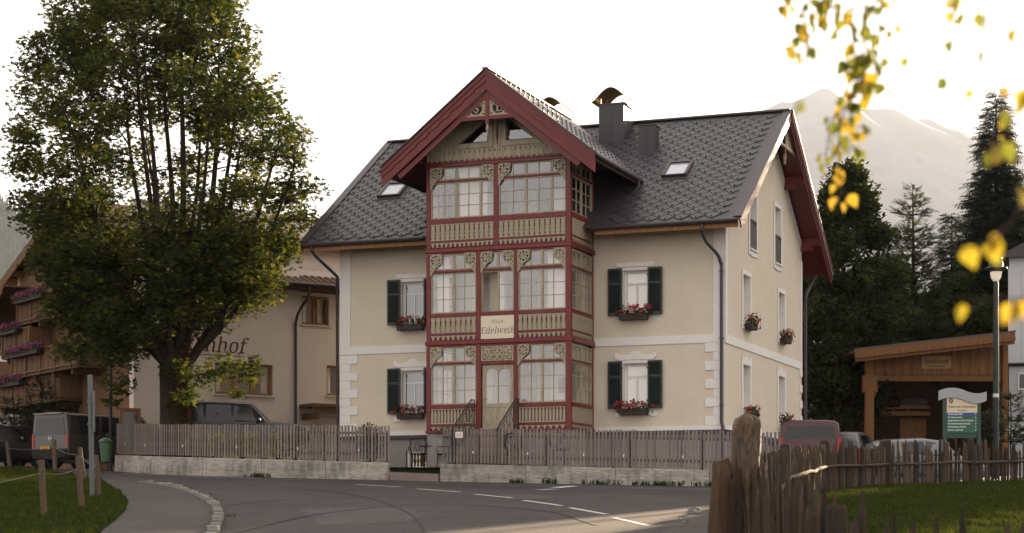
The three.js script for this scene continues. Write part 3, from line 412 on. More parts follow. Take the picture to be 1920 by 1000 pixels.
  part('downpipe', merge([tube(curve([V(-0.42, EAVE_H - 0.12, 1.1), V(-0.42, EAVE_H - 0.36, 1.1), V(-0.40, EAVE_H - 0.62, 0.75), V(-0.16, EAVE_H - 1.0, 0.2), V(-0.09, EAVE_H - 1.25, 0.11)], 16), 0.052, 10), tube([V(-0.09, EAVE_H - 1.24, 0.11), V(-0.09, 0.1, 0.11), V(-0.02, -0.15, 0.18), V(-0.02, -1.4, 0.18)], 0.05, 10), ...[0.6, 2.6, 4.6].map(y => boxAt(-0.15, -0.03, y, y + 0.03, 0.03, 0.17))]), MT.darkMetal, roof);
  part('downpipe', merge([tube(curve([V(WL - 0.45, EAVE_H - 0.12, 1.12), V(WL - 0.45, EAVE_H - 0.3, 1.1), V(WL - 0.2, EAVE_H - 0.8, 0.35), V(WL - 0.1, EAVE_H - 1.0, 0.0)], 12), 0.05, 10), tube([V(WL - 0.1, EAVE_H - 1.0, 0), V(WL - 0.1, -1.4, -0.02)], 0.05, 8)]), MT.darkMetal, roof);
  part('downpipe', merge([tube(curve([V(0.3, 5.95, -WD - 1.0), V(0.2, 5.7, -WD - 0.9), V(0.13, 5.1, -WD - 0.12), V(0.13, 4.9, -WD - 0.06)], 12), 0.05, 8), tube([V(0.13, 4.9, -WD - 0.06), V(0.13, -1, -WD - 0.06)], 0.05, 8)]), MT.darkMetal, roof);
  // skylights
  for (const [x, w, op] of [[-2.05, 2.0, 0], [-11.85, 1.95, 0]]) {
    const k = new THREE.Group(); k.name = 'skylight'; k.position.set(x, roofTop(w), -w); k.rotation.x = -(Math.PI / 2 - ang); villa.add(k); const a = 0.41, b = 0.52;
    part('frame', merge([boxAt(-a, -a + 0.09, -b, b, -0.02, 0.10), boxAt(a - 0.09, a, -b, b, -0.02, 0.10), boxAt(-a + 0.09, a - 0.09, b - 0.1, b, -0.02, 0.11), boxAt(-a + 0.09, a - 0.09, -b, -b + 0.07, -0.02, 0.09)]), MT.darkMetal, k);
    part('pane', boxAt(-a + 0.09, a - 0.09, -b + 0.07, b - 0.1, 0.05, 0.056), phys([0.35, 0.37, 0.4], { roughness: 0.03, metalness: 0, ior: 2.2 }), k);
    part('flashing', merge([boxAt(-a - 0.12, a + 0.12, -b - 0.16, -b, -0.01, 0.012), boxAt(a, a + 0.12, -b, b + 0.1, -0.01, 0.012), boxAt(-a - 0.12, -a, -b, b + 0.1, -0.01, 0.012)]), MT.darkMetal, k);
  }
  // chimneys with copper hoods, vent box
  const chimney = (x0, x1, z0, z1, y0, y1, hood) => {
    const k = part('chimney', merge([boxAt(x0, x1, y0, y1, z0, z1), boxAt(x0 - 0.03, x1 + 0.03, y1 - 0.04, y1, z0 - 0.03, z1 + 0.03), boxAt((x0 + x1) / 2 - 0.012, (x0 + x1) / 2 + 0.012, y0, y1 - 0.05, z1, z1 + 0.012), boxAt(x1, x1 + 0.012, y0, y1 - 0.05, (z0 + z1) / 2 - 0.012, (z0 + z1) / 2 + 0.012)]), MT.roof, roof);
    if (hood) { const L = [], N = 14, xm = (x0 + x1) / 2, hw = (x1 - x0) / 2; const prof = t => { const u = t * 2 - 1; return [xm + u * (hw + 0.22), y1 + 0.07 + 0.44 * Math.pow(Math.cos(u * Math.PI / 2), 1.3) - 0.02 * Math.abs(u)]; };
      for (let i = 0; i < N; i++) { const [xa, ya] = prof(i / N), [xb, yb] = prof((i + 1) / N); L.push(bar(V((xa + xb) / 2, (ya + yb) / 2, z0 - 0.12), V((xa + xb) / 2, (ya + yb) / 2, z1 + 0.12), Math.hypot(xb - xa, yb - ya) * 1.15, 0.008).applyMatrix4(new THREE.Matrix4().makeTranslation(-(xa + xb) / 2, -(ya + yb) / 2, 0)).applyMatrix4(new THREE.Matrix4().makeRotationZ(Math.atan2(yb - ya, xb - xa))).applyMatrix4(new THREE.Matrix4().makeTranslation((xa + xb) / 2, (ya + yb) / 2, 0))); }
      part('chimney_hood', merge(L), MT.copper, roof);
      part('hood_bracket', merge([[x0 + 0.06, z0 + 0.06], [x1 - 0.06, z0 + 0.06], [x0 + 0.06, z1 - 0.06], [x1 - 0.06, z1 - 0.06]].map(([x, z]) => boxAt(x - 0.01, x + 0.01, y1, y1 + 0.2, z - 0.01, z + 0.01)).concat([bar(V(x1 + 0.2, y1 + 0.08, z1), V(x1 + 0.42, y1 - 0.12, z1), 0.012, 0.012), bar(V(x1 + 0.2, y1 + 0.08, z0), V(x1 + 0.42, y1 - 0.12, z0), 0.012, 0.012), bar(V(x1 + 0.42, y1 - 0.12, z1), V(x1 + 0.42, y1 - 0.12, z0), 0.012, 0.012)])), MT.copper, roof); }
    return k;
  };
  chimney(-5.42, -4.55, -5.3, -4.25, 9.2, 10.98, true);
  chimney(-8.2, -7.35, -6.9, -6.0, 9.2, 11.25, true);
  chimney(-3.74, -3.22, -3.85, -3.3, 8.5, 9.98, false);
}
// ---------- veranda tower (a part of the villa) ----------
const font = await new FontLoader().loadAsync('fonts/droid/droid_serif_bold.typeface.json');
{
  const ver = new THREE.Group(); ver.name = 'veranda'; ver.userData.label = 'red framed glazed wooden veranda with beige carved panels'; villa.add(ver);
  const Z = 2.2, X0 = -8.85, X1 = -4.16;
  const front = g => g, side = s => g => g.applyMatrix4(new THREE.Matrix4().makeRotationY(s * Math.PI / 2).setPosition(s > 0 ? X1 - Z : X0 + Z, 0, 0)); // maps plane z = Z onto a side; local x then runs along -s z
  const P = (name, geo, m) => part(name, geo, m, ver);
  // floors, ceilings, inner back wall
  for (const y of [-0.12, 2.52, 5.34]) P('floor', boxAt(X0 + 0.15, X1 - 0.15, y, y + 0.09, 0.04, Z - 0.15), MT.floorWood);
  for (const y of [2.42, 5.24, 8.0]) P('ceiling', boxAt(X0 + 0.15, X1 - 0.15, y, y + 0.08, 0.04, Z - 0.15), MT.inside);
  for (const y of [0.0, 2.62, 5.44]) { P('inner_door', boxAt(-7.0, -6.05, y, y + 2.1, 0.004, 0.05), MT.beige); P('inner_window', merge([boxAt(-5.6, -4.9, y + 0.9, y + 2, 0.004, 0.04), boxAt(-8.2, -7.5, y + 0.9, y + 2, 0.004, 0.04)]), MT.sashWhite); }
  // posts and beams
  const postAt = (x0, x1, y0, y1, z0 = Z - 0.13, z1 = Z + 0.02) => P('post', chamferBox(x0, x1, y0, y1, z0, z1, 0.012), MT.red);
  postAt(X0, -8.705, -0.16, 8.1); postAt(-4.31, X1, -0.16, 8.1);
  for (const [a, b] of [[-7.2, -7.04], [-5.97, -5.84]]) { postAt(a, b, -0.16, 2.485); postAt(a, b, 2.625, 5.315); }
  postAt(-6.62, -6.47, 5.455, 7.925);
  for (const s of [-1, 1]) { const x = s > 0 ? X1 - 0.15 : X0; P('post', chamferBox(x, x + 0.15, -0.16, 8.1, 0.035, 0.16, 0.012), MT.red); }
  for (const [y0, y1, pr] of [[2.49, 2.62, 0.05], [5.32, 5.45, 0.05], [7.93, 8.03, 0.05], [-0.2, -0.13, 0.04]]) { P('beam', chamferBox(X0 - 0.03, X1 + 0.03, y0, y1, Z - 0.14, Z + pr, 0.012), MT.red); for (const s of [-1, 1]) P('beam', s > 0 ? chamferBox(X1 - 0.14, X1 + 0.05, y0, y1, 0.035, Z - 0.14, 0.012) : chamferBox(X0 - 0.05, X0 + 0.14, y0, y1, 0.035, Z - 0.14, 0.012), MT.red); }
  P('plinth', merge([boxAt(X0 + 0.02, X1 - 0.02, -1.6, -0.2, Z - 0.16, Z - 0.02), boxAt(X1 - 0.16, X1 - 0.02, -1.6, -0.2, 0.03, Z - 0.16), boxAt(X0 + 0.02, X0 + 0.16, -1.6, -0.2, 0.03, Z - 0.16)]), MT.plinth);
  // a glazed bay: outer frame, mullions and one pane per light
  const glazed = (map, x0, x1, y0, y1, cols, rows, wide = [], name = 'sash') => {
    const L = [], f = 0.045, z0 = Z - 0.075, z1 = Z - 0.02; L.push(boxAt(x0, x0 + f, y0, y1, z0, z1), boxAt(x1 - f, x1, y0, y1, z0, z1), boxAt(x0 + f, x1 - f, y0, y0 + f, z0, z1), boxAt(x0 + f, x1 - f, y1 - f, y1, z0, z1));
    const xs = [x0 + f], cw = (x1 - x0 - 2 * f) / cols, rh = (y1 - y0 - 2 * f) / rows; const vb = [], hb = [];
    for (let i = 1; i < cols; i++) { const w = wide.includes(i) ? 0.042 : 0.011, x = x0 + f + i * cw; vb.push([x - w, x + w]); L.push(boxAt(x - w, x + w, y0 + f, y1 - f, wide.includes(i) ? z0 : z0 + 0.01, wide.includes(i) ? z1 + 0.004 : z1 - 0.01)); }
    const xe = [[x0 + f, x0 + f], ...vb, [x1 - f, x1 - f]];
    for (let j = 1; j < rows; j++) { const y = y0 + f + j * rh; for (let i = 0; i < cols; i++) L.push(boxAt(xe[i][1], xe[i + 1][0], y - 0.011, y + 0.011, z0 + 0.01, z1 - 0.01)); hb.push(y); }
    const ye = [y0 + f, ...hb, y1 - f];
    P(name, map(merge(L)), MT.beige);
    for (let i = 0; i < cols; i++) for (let j = 0; j < rows; j++) P('pane', map(boxAt(xe[i][1], xe[i + 1][0], ye[j] + (j ? 0.011 : 0), ye[j + 1] - (j < rows - 1 ? 0.011 : 0), Z - 0.05, Z - 0.046)), MT.glass);
  };
  const rail = (map, x0, x1, y0, y1, pr = 0.015) => P('rail', map(chamferBox(x0, x1, y0, y1, Z - 0.1, Z + pr, 0.008)), MT.red);
  // boards with shaped edges: the gaps between them make the baluster pattern, red boarding behind
  const slatShape = (w, h, style) => { const e = style === 'ball' ? [[0, .1], [.06, .1], [.1, .5], [.2, .5], [.24, .1], [.3, .1], [.34, .45], [.42, .45], [.46, .12], [.62, .6], [.74, .6], [.8, .12], [.84, .9], [.88, .9], [.9, .15], [.95, .15]] : style === 'vase' ? [[0, .0], [.05, .1], [.12, .5], [.18, .1], [.3, .2], [.7, .75], [.78, .5], [.82, .15], [.9, .4], [.94, .1]] : [[0, .0], [.1, .0], [.101, 1], [.16, .4], [.2, .3], [.66, .3], [.72, .55], [.76, .2], [.8, .8], [.92, .8], [.95, .0]];
    const c = 0.04, pts = []; for (const [t, k] of e) pts.push([w / 2 - 0.001 - c * k, t * h]); pts.push([w / 2 - 0.001, h * 0.955], [w / 2 - 0.001, h], [-w / 2 + 0.001, h], [-w / 2 + 0.001, h * 0.955]); for (const [t, k] of [...e].reverse()) pts.push([-w / 2 + 0.001 + c * k, t * h]); return poly(pts); };
  const panel = (map, x0, x1, y0, y1, n, style) => {
    const w = (x1 - x0) / n, g = extrude(slatShape(w, y1 - y0, style), 0.022, Z - 0.012); P('backing_board', map(boxAt(x0, x1, y0, y1, Z - 0.045, Z - 0.025)), MT.red);
    for (let i = 0; i < n; i++) P('slat', map(g.clone().translate(x0 + (i + 0.5) * w, y0, 0)), MT.beige);
  };
  // a hanging row of cut trefoils over red boarding
  const motif = (w, h) => { const s = new THREE.Shape(); s.moveTo(-w * .46, h); s.lineTo(w * .46, h); s.bezierCurveTo(w * .5, h * .62, w * .3, h * .5, w * .16, h * .62); s.bezierCurveTo(w * .3, h * .35, w * .2, h * .1, 0, 0); s.bezierCurveTo(-w * .2, h * .1, -w * .3, h * .35, -w * .16, h * .62); s.bezierCurveTo(-w * .3, h * .5, -w * .5, h * .62, -w * .46, h); return s; };
  const trim = (map, x0, x1, y0, y1, n) => { const w = (x1 - x0) / n, g = extrude(motif(w * 0.98, y1 - y0 - 0.01), 0.02, Z - 0.012); P('backing_board', map(boxAt(x0, x1, y0, y1, Z - 0.045, Z - 0.025)), MT.red); for (let i = 0; i < n; i++) P('trim_piece', map(g.clone().translate(x0 + (i + 0.5) * w, y0 + 0.005, 0)), MT.beige); };
  // carved corner bracket
  const bracketGeo = (() => {
    const w = 0.40, h = 0.66, s = new THREE.Shape(); s.moveTo(0, 0); s.lineTo(w, 0); s.bezierCurveTo(w, -0.2, w * 0.95, -0.3, w * 0.62, -0.37); s.bezierCurveTo(w * 0.5, -0.4, w * 0.42, -0.42, w * 0.42, -0.47); s.bezierCurveTo(w * 0.42, -0.54, w * 0.2, -0.5, w * 0.22, -0.57); s.lineTo(w * 0.06, -h); s.lineTo(0, -h); s.closePath();
    const cx = 0.19, cy = -0.19; for (let k = 0; k < 8; k++) { const a = k * Math.PI / 4, p = new THREE.Path(); for (let q = 0; q <= 5; q++) { const t = a + (q / 5 - 0.5) * 0.52; q ? p.lineTo(cx + Math.cos(t) * 0.155, cy + Math.sin(t) * 0.155) : p.moveTo(cx + Math.cos(t) * 0.155, cy + Math.sin(t) * 0.155); } for (let q = 5; q >= 0; q--) { const t = a + (q / 5 - 0.5) * (k % 2 ? 0.3 : 0.6), R = k % 2 ? 0.105 : 0.085; p.lineTo(cx + Math.cos(t) * R, cy + Math.sin(t) * R); } s.holes.push(p); }
    for (let k = 0; k < 4; k++) { const a = k * Math.PI / 2, p = new THREE.Path(); const f = (r, t) => [cx + Math.cos(a + t) * r, cy + Math.sin(a + t) * r]; p.moveTo(...f(0.022, 0)); p.lineTo(...f(0.055, 0.5)); p.lineTo(...f(0.065, 0)); p.lineTo(...f(0.055, -0.5)); p.closePath(); s.holes.push(p); }
    for (const [x, y, a, b] of [[0.035, -0.035, 0.03, 0.03], [0.345, -0.035, 0.025, 0.03], [0.035, -0.345, 0.022, 0.03], [0.085, -0.42, 0.03, 0.022], [0.04, -0.5, 0.018, 0.03], [0.11, -0.48, 0.02, 0.02], [0.035, -0.585, 0.014, 0.02]]) { const p = new THREE.Path(); p.ellipse(x, y, a * 0.8, b * 0.8, 0, Math.PI * 2); s.holes.push(p); }
    const g = new THREE.ExtrudeGeometry(s, { depth: 0.03, bevelEnabled: false, curveSegments: 5 }); return metres(g);
  })();
  const flip = g => { const q = g.clone().scale(-1, 1, 1); const p = q.attributes.position, n = q.attributes.normal, u = q.attributes.uv; for (const at_ of [p, n, u]) { const s = at_.itemSize; for (let i = 0; i < at_.count; i += 3) for (let c = 0; c < s; c++) { const a = at_.array[(i + 1) * s + c]; at_.array[(i + 1) * s + c] = at_.array[(i + 2) * s + c]; at_.array[(i + 2) * s + c] = a; } } return q; };
  const bracketFlip = flip(bracketGeo);
  const brackets = (x0, x1, y, k = 1, hang = 0.66) => { P('bracket', bracketGeo.clone().scale(k, k, 1).translate(x0 - 0.005, y, Z + 0.012), MT.beige); P('bracket', bracketFlip.clone().scale(k, k, 1).translate(x1 + 0.005, y, Z + 0.012), MT.beige); };
  // front bays
  const bays3 = [[-8.705, -7.2], [-7.04, -5.97], [-5.84, -4.31]], bays2 = [[-8.705, -6.62], [-6.47, -4.31]];
  // ground floor
  for (const [a, b] of [bays3[0], bays3[2]]) { trim(front, a, b, -0.125, 0.0, 8); rail(front, a, b, 0.0, 0.08); panel(front, a, b, 0.08, 0.545, 14, 'pin'); rail(front, a, b, 0.545, 0.67, 0.03); glazed(front, a, b, 0.67, 1.9, 4, 3, [2]); rail(front, a, b, 1.9, 1.96, 0.02); glazed(front, a, b, 1.96, 2.42, 4, 1, [2]); rail(front, a, b, 2.42, 2.49, 0.0); brackets(a, b, 2.43, 0.95); }
  { // the entrance: door with two arched lights, fretwork over it
    const [a, b] = bays3[1], y1 = 1.84, xm = (a + b) / 2; rail(front, a, b, 1.86, 1.96, 0.02); rail(front, a, b, 2.42, 2.49, 0.0);
    const s = poly([[a + 0.03, -0.12], [b - 0.03, -0.12], [b - 0.03, y1], [a + 0.03, y1]]); const door = new THREE.Group(); 
    const arch = (x0, x1, y0, yt) => { const p = new THREE.Path(); p.moveTo(x0, y0); p.lineTo(x0, yt - 0.12); p.bezierCurveTo(x0 + 0.02, yt - 0.03, x0 + 0.12, yt, (x0 + x1) / 2, yt); p.bezierCurveTo(x1 - 0.12, yt, x1 - 0.02, yt - 0.03, x1, yt - 0.12); p.lineTo(x1, y0); p.closePath(); return p; };
    s.holes.push(arch(a + 0.14, xm - 0.012, 0.68, 1.72), arch(xm + 0.012, b - 0.14, 0.68, 1.72)); P('door', extrude(s, 0.05, Z - 0.09), MT.beige);
    P('door_panel', merge([chamferBox(a + 0.15, xm - 0.05, 0.02, 0.5, Z - 0.045, Z - 0.03, 0.006), chamferBox(xm + 0.05, b - 0.15, 0.02, 0.5, Z - 0.045, Z - 0.03, 0.006), boxAt(a + 0.06, b - 0.06, 0.56, 0.60, Z - 0.042, Z - 0.025), boxAt(a + 0.14, b - 0.14, 1.19, 1.215, Z - 0.08, Z - 0.05)]), MT.beige);
    for (const [x0, x1] of [[a + 0.14, xm - 0.012], [xm + 0.012, b - 0.14]]) P('pane', boxAt(x0, x1, 0.68, 1.72, Z - 0.067, Z - 0.063), MT.glass);
    P('door_handle', merge([boxAt(a + 0.075, a + 0.095, 0.72, 0.9, Z - 0.04, Z - 0.03), tube([V(a + 0.085, 0.82, Z - 0.03), V(a + 0.085, 0.82, Z + 0.02), V(a + 0.19, 0.82, Z + 0.025)], 0.011, 6)]), mat([0.35, 0.24, 0.1], { metalness: 0.9, roughness: 0.35 }));
    const f = poly([[a + 0.01, 1.965], [b - 0.01, 1.965], [b - 0.01, 2.418], [a + 0.01, 2.418]]), r = rand(12); const W = b - a;
    for (let i = 0; i < 7; i++) for (let j = 0; j < 5; j++) { const x = 0.05 + i * 0.068, y = 2.01 + j * 0.088 + (i % 2) * 0.02, an = r() * 6.3, bend = rr(r, 2.4, 4.2), q = 0.036; if (y > 2.39) continue; for (const s2 of [-1, 1]) { const p = new THREE.Path(), c = xm + s2 * x; for (let k = 0; k <= 6; k++) { const t = an + k / 6 * bend; const px = c + s2 * Math.cos(t) * q, py = y + Math.sin(t) * q; k ? p.lineTo(px, py) : p.moveTo(px, py); } for (let k = 6; k >= 0; k--) { const t = an + k / 6 * bend; p.lineTo(c + s2 * Math.cos(t) * q * 0.4, y + Math.sin(t) * q * 0.4); } f.holes.push(p); } }
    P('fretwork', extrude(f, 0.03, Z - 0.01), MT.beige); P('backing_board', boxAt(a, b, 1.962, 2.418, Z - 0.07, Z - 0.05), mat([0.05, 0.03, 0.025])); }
  // first floor
  for (const k of [0, 2]) { const [a, b] = bays3[k]; trim(front, a, b, 2.63, 2.785, k ? 10 : 9); rail(front, a, b, 2.785, 2.86); panel(front, a, b, 2.86, 3.34, k ? 10 : 9, 'vase'); rail(front, a, b, 3.34, 3.46, 0.03); glazed(front, a, b, 3.46, 4.7, 4, 3, [2]); rail(front, a, b, 4.7, 4.78, 0.02); glazed(front, a, b, 4.78, 5.26, 4, 1, [2]); rail(front, a, b, 5.26, 5.32, 0); brackets(a, b, 5.28); }
  { const [a, b] = bays3[1]; rail(front, a, b, 3.34, 3.46, 0.03); rail(front, a, b, 4.7, 4.78, 0.02); rail(front, a, b, 5.26, 5.32, 0); glazed(front, a, b, 4.78, 5.26, 2, 1, [1]); brackets(a, b, 5.28, 0.96); glazed(front, (a + b) / 2, b, 3.46, 4.7, 1, 3, []); P('curtain', boxAt(a + 0.05, (a + b) / 2, 3.48, 4.68, 1.6, 1.62), MT.inside); P('casement', merge([boxAt(a, a + 0.04, 3.46, 4.7, Z - 0.075, Z - 0.02), boxAt(a + 0.04, (a + b) / 2, 4.66, 4.7, Z - 0.075, Z - 0.02)]), MT.beige);
    // name board
    const cv = document.createElement('canvas'); cv.width = 1024; cv.height = 720; const c = cv.getContext('2d'); c.fillStyle = '#cdbfa6'; c.fillRect(0, 0, 1024, 720); c.fillStyle = '#4a4540'; c.textAlign = 'center'; c.font = '150px sans-serif'; c.fillText('VILLA', 512, 240); c.font = 'italic 260px serif'; c.save(); c.translate(512, 560); c.scale(0.92, 1.1); c.fillText('Edelweiß', 0, 0); c.restore();
    const tx = new THREE.CanvasTexture(cv); tx.colorSpace = THREE.SRGBColorSpace;
    const bd = new THREE.BoxGeometry(b - a, 0.70, 0.03).translate((a + b) / 2, 2.985, Z + 0.0); const cm = mat([1, 1, 1], { map: tx, roughness: 0.6 }), cr = mat([0.6, 0.53, 0.42]);
    P('name_board', bd, [cr, cr, cr, cr, cm, cr]).userData.label = 'cream name board with dark script lettering'; }
  // second floor
  bays2.forEach(([a, b]) => { trim(front, a, b, 5.47, 5.63, 14); rail(front, a, b, 5.63, 5.69); panel(front, a, b, 5.69, 6.2, 13, 'ball'); rail(front, a, b, 6.2, 6.36, 0.03); glazed(front, a, b, 6.36, 7.47, 5, 3, [1, 2, 3, 4].filter(i => i % 2 === 0 || i === 1 && false)); rail(front, a, b, 7.47, 7.53, 0.02); glazed(front, a, b, 7.53, 7.93, 5, 1, [2, 4]); brackets(a, b, 7.925); });
  // both sides
  for (const s of [-1, 1]) { const m = side(s), c = s > 0 ? -1 : 1; const a = s > 0 ? -2.06 : 0.17, b = s > 0 ? -0.17 : 2.06; // along local x
    const lo = -(Z - 0.16), L0 = s > 0 ? -(Z - 0.14) : 0.17, L1 = s > 0 ? -0.17 : (Z - 0.14);
    for (const [t0, t1, r1, p1, s1, w1, k1, u1, st] of [[-0.125, 0, .08, .545, .67, 1.9, 1.96, 2.42, 'pin'], [2.63, 2.785, 2.86, 3.34, 3.46, 4.7, 4.78, 5.26, 'vase'], [5.47, 5.63, 5.69, 6.2, 6.36, 7.47, 7.53, 7.93, 'ball']]) { trim(m, L0, L1, t0, t1, 12); rail(m, L0, L1, t1, r1); panel(m, L0, L1, r1, p1, 14, st); rail(m, L0, L1, p1, s1, 0.03); glazed(m, L0, L1, s1, w1, 4, 3, [2]); rail(m, L0, L1, w1, k1, 0.02); glazed(m, L0, L1, k1, u1, 4, 1, [2]); } }
  // furnishings seen through the glass
  P('picture', merge([boxAt(-5.3, -4.9, 1.1, 1.6, 0.05, 0.08), boxAt(-4.75, -4.45, 1.25, 1.75, 0.01, 0.03)]), mat([0.22, 0.19, 0.15])); P('table', merge([boxAt(-5.6, -4.6, 0.55, 0.6, 0.8, 1.6), boxAt(-5.5, -5.45, -0.03, 0.55, 0.85, 0.9), boxAt(-4.7, -4.65, -0.03, 0.55, 1.5, 1.55)]), MT.sashWhite); P('curtain', merge([boxAt(-8.6, -8.2, 3.5, 5.2, 1.9, 1.93), boxAt(-5.0, -4.45, 3.5, 5.2, 1.85, 1.88), boxAt(-7.9, -7.0, 6.4, 7.9, 1.75, 1.78)]), MT.curtain);
  // ---- gable ----
  const C = -6.52, AH = 10.58, SL = 0.787, HALF = 3.43, FZ = 3.1; const gt = x => AH - SL * Math.abs(x - C);
  const under = x => gt(x) - 0.2;
  // boarding: one plank per board, scalloped foot
  const winL = [[-7.78, 8.60], [-6.80, 8.60], [-6.80, 9.34]], winR = [[-5.26, 8.60], [-6.24, 8.60], [-6.24, 9.34]];
  const nB = 32, bw = (X1 - X0) / nB; const topAtX = x => Math.min(gt(x) - 0.13, 99);
  // boards are cut round the two three-cornered windows
  const inner = (x) => x > -7.98 && x < -6.68 ? [8.46, 0] : x > -6.36 && x < -5.06 ? [8.46, 0] : null;
  for (let i = 0; i < nB; i++) { const a = X0 + i * bw + 0.003, b = a + bw - 0.006, m = (a + b) / 2, w = inner(m); const yb = 8.07, top = w ? [8.46, 8.46] : [topAtX(a), topAtX(b)]; P('plank', extrude(poly([[a, yb], [b, yb], [b, Math.max(yb + .03, top[1])], [a, Math.max(yb + .03, top[0])]]), 0.03, Z - 0.05), MT.beige); }
  { const s = poly([[X0, 8.04], [X1, 8.04], [X1, Math.max(8.06, topAtX(X1) - .02)], [C, topAtX(C) - .02], [X0, Math.max(8.06, topAtX(X0) - .02)]]); for (const w of [winL, winR]) { const p = new THREE.Path(); w.forEach(([x, y], i) => i ? p.lineTo(x, y) : p.moveTo(x, y)); p.closePath(); s.holes.push(p); } P('gable_backing', extrude(s, 0.03, Z - 0.085), MT.beige); }
  for (const [w, sgn] of [[winL, -1], [winR, 1]]) { // window frames: wide three-cornered surround
    const o = sgn < 0 ? [[-8.0, 8.45], [-6.66, 8.45], [-6.66, 9.6]] : [[-5.04, 8.45], [-6.38, 8.45], [-6.38, 9.6]]; const s = poly(o.map(([x, y]) => [x, y])); const p = new THREE.Path(); w.forEach(([x, y], i) => i ? p.lineTo(x, y) : p.moveTo(x, y)); p.closePath(); s.holes.push(p); P('gable_window_frame', extrude(s, 0.06, Z - 0.045, 0.006), MT.beige);
    const k = 0.05, cx0 = (w[0][0] + w[1][0] + w[2][0]) / 3, cy0 = (w[0][1] + w[1][1] + w[2][1]) / 3, in_ = w.map(([x, y]) => [cx0 + (x - cx0) * 0.84, cy0 + (y - cy0) * 0.84]); const q = poly(w); const h = new THREE.Path(); in_.forEach(([x, y], i) => i ? h.lineTo(x, y) : h.moveTo(x, y)); h.closePath(); q.holes.push(h); P('gable_sash', extrude(q, 0.04, Z - 0.075), MT.darkMetal); P('pane', extrude(poly(in_), 0.004, Z - 0.06), MT.glass); 
    P('upper_board', extrude(sgn < 0 ? poly([[-8.02, 8.47], [-6.67, 9.63], [-6.67, topAtX(-6.67)], [-8.02, topAtX(-8.02)]]) : poly([[-5.02, 8.47], [-5.02, topAtX(-5.02)], [-6.37, topAtX(-6.37)], [-6.37, 9.63]]), 0.025, Z - 0.05), MT.beige); }
  P('baluster', metres(new THREE.LatheGeometry([[0.001, 0], [0.02, 0.03], [0.012, 0.1], [0.035, 0.2], [0.045, 0.34], [0.03, 0.5], [0.012, 0.6], [0.02, 0.66], [0.001, 0.72]].map(p => new THREE.Vector2(...p)), 10)).scale(1, 1, 0.5).translate(C, 8.52, Z - 0.01), MT.red);
  for (let i = 0; i < 26; i++) { const x = X0 + (i + 0.5) * (X1 - X0) / 26; const s = new THREE.Shape(); s.absarc(x, 8.05, 0.082, 0, Math.PI, false); s.closePath(); P('scallop', extrude(s, 0.02, Z - 0.015), MT.red); }
  for (let i = 0; i < 22; i++) { const x = X0 + 0.6 + i * 0.165; if (x > X1 - 0.5) break; P('drop_ornament', merge([metres(new THREE.SphereGeometry(0.016, 6, 4)).translate(x, 8.38, Z - 0.015), metres(new THREE.ConeGeometry(0.016, 0.07, 6)).rotateX(Math.PI).translate(x, 8.33, Z - 0.015)]), MT.red); }
  // roof of the veranda
  const roofSlab = (s, t0, t1, z0, z1, m, name, x1 = HALF) => { const g = extrude(poly(s > 0 ? [[C, AH - t0], [C, AH - t1], [C + x1, AH - SL * x1 - t1], [C + x1, AH - SL * x1 - t0]] : [[C, AH - t0], [C - x1, AH - SL * x1 - t0], [C - x1, AH - SL * x1 - t1], [C, AH - t1]]), z1 - z0, z0); P(name, g, m); };
  for (const s of [-1, 1]) { roofSlab(s, -0.02, 0.04, -4.9, FZ + 0.05, MT.roof, 'veranda_roof'); roofSlab(s, 0.042, 0.10, -4.2, FZ - 0.05, MT.red, 'veranda_soffit', HALF - 0.04);
    // bargeboards: straight upper board, lower board with a wavy foot in front of a third
    const wavy = (off, drop, w, wave, len0, len1) => { const pts = [], n = 64; const f = t => C + s * (len0 + (len1 - len0) * t); for (let i = 0; i <= n; i++) { const x = f(i / n); pts.push([x, gt(x) - drop]); } for (let i = n; i >= 0; i--) { const x = f(i / n), ph = i / n * 9; pts.push([x, gt(x) - drop - w - (wave ? 0.022 * Math.sin(ph * 6.283) + 0.012 * Math.sign(Math.sin(ph * 12.566)) : 0)]); } return poly(s > 0 ? pts.reverse() : pts); };
    P('bargeboard', extrude(wavy(0, 0.0, 0.60, false, 0, HALF), 0.035, FZ - 0.04), MT.red); P('bargeboard', extrude(wavy(0, 0.005, 0.32, true, 0, HALF - 0.005), 0.03, FZ - 0.002), MT.red); P('bargeboard', extrude(wavy(0, 0.01, 0.15, false, 0, HALF - 0.01), 0.03, FZ + 0.03), MT.red);
    P('verge_trim', bar(V(C, AH + 0.01, FZ + 0.05), V(C + s * (HALF + 0.02), AH - SL * (HALF + 0.02) + 0.01, FZ + 0.05), 0.12, 0.035), MT.darkMetal);
    P('inner_bargeboard', bar(V(C, AH - 0.72, FZ - 0.12), V(C + s * 2.9, AH - 0.72 - SL * 2.9, FZ - 0.12), 0.05, 0.16), MT.red);
    P('eaves_board', boxAt(C + s * (HALF - 0.03) - 0.02, C + s * (HALF - 0.03) + 0.02, AH - SL * HALF - 0.24, AH - SL * HALF - 0.06, -1.5, FZ - 0.06), mat([0.10, 0.05, 0.035], { map: T.grainColor }));
    P('purlin', merge([boxAt(C + s * 2.5 - 0.09, C + s * 2.5 + 0.09, gt(C + 2.5) - 0.36, gt(C + 2.5) - 0.12, -0.3, FZ - 0.14), boxAt(C + s * 2.5 - 0.08, C + s * 2.5 + 0.08, gt(C + 2.5) - 0.5, gt(C + 2.5) - 0.362, 1.2, FZ - 0.5)]), MT.red);
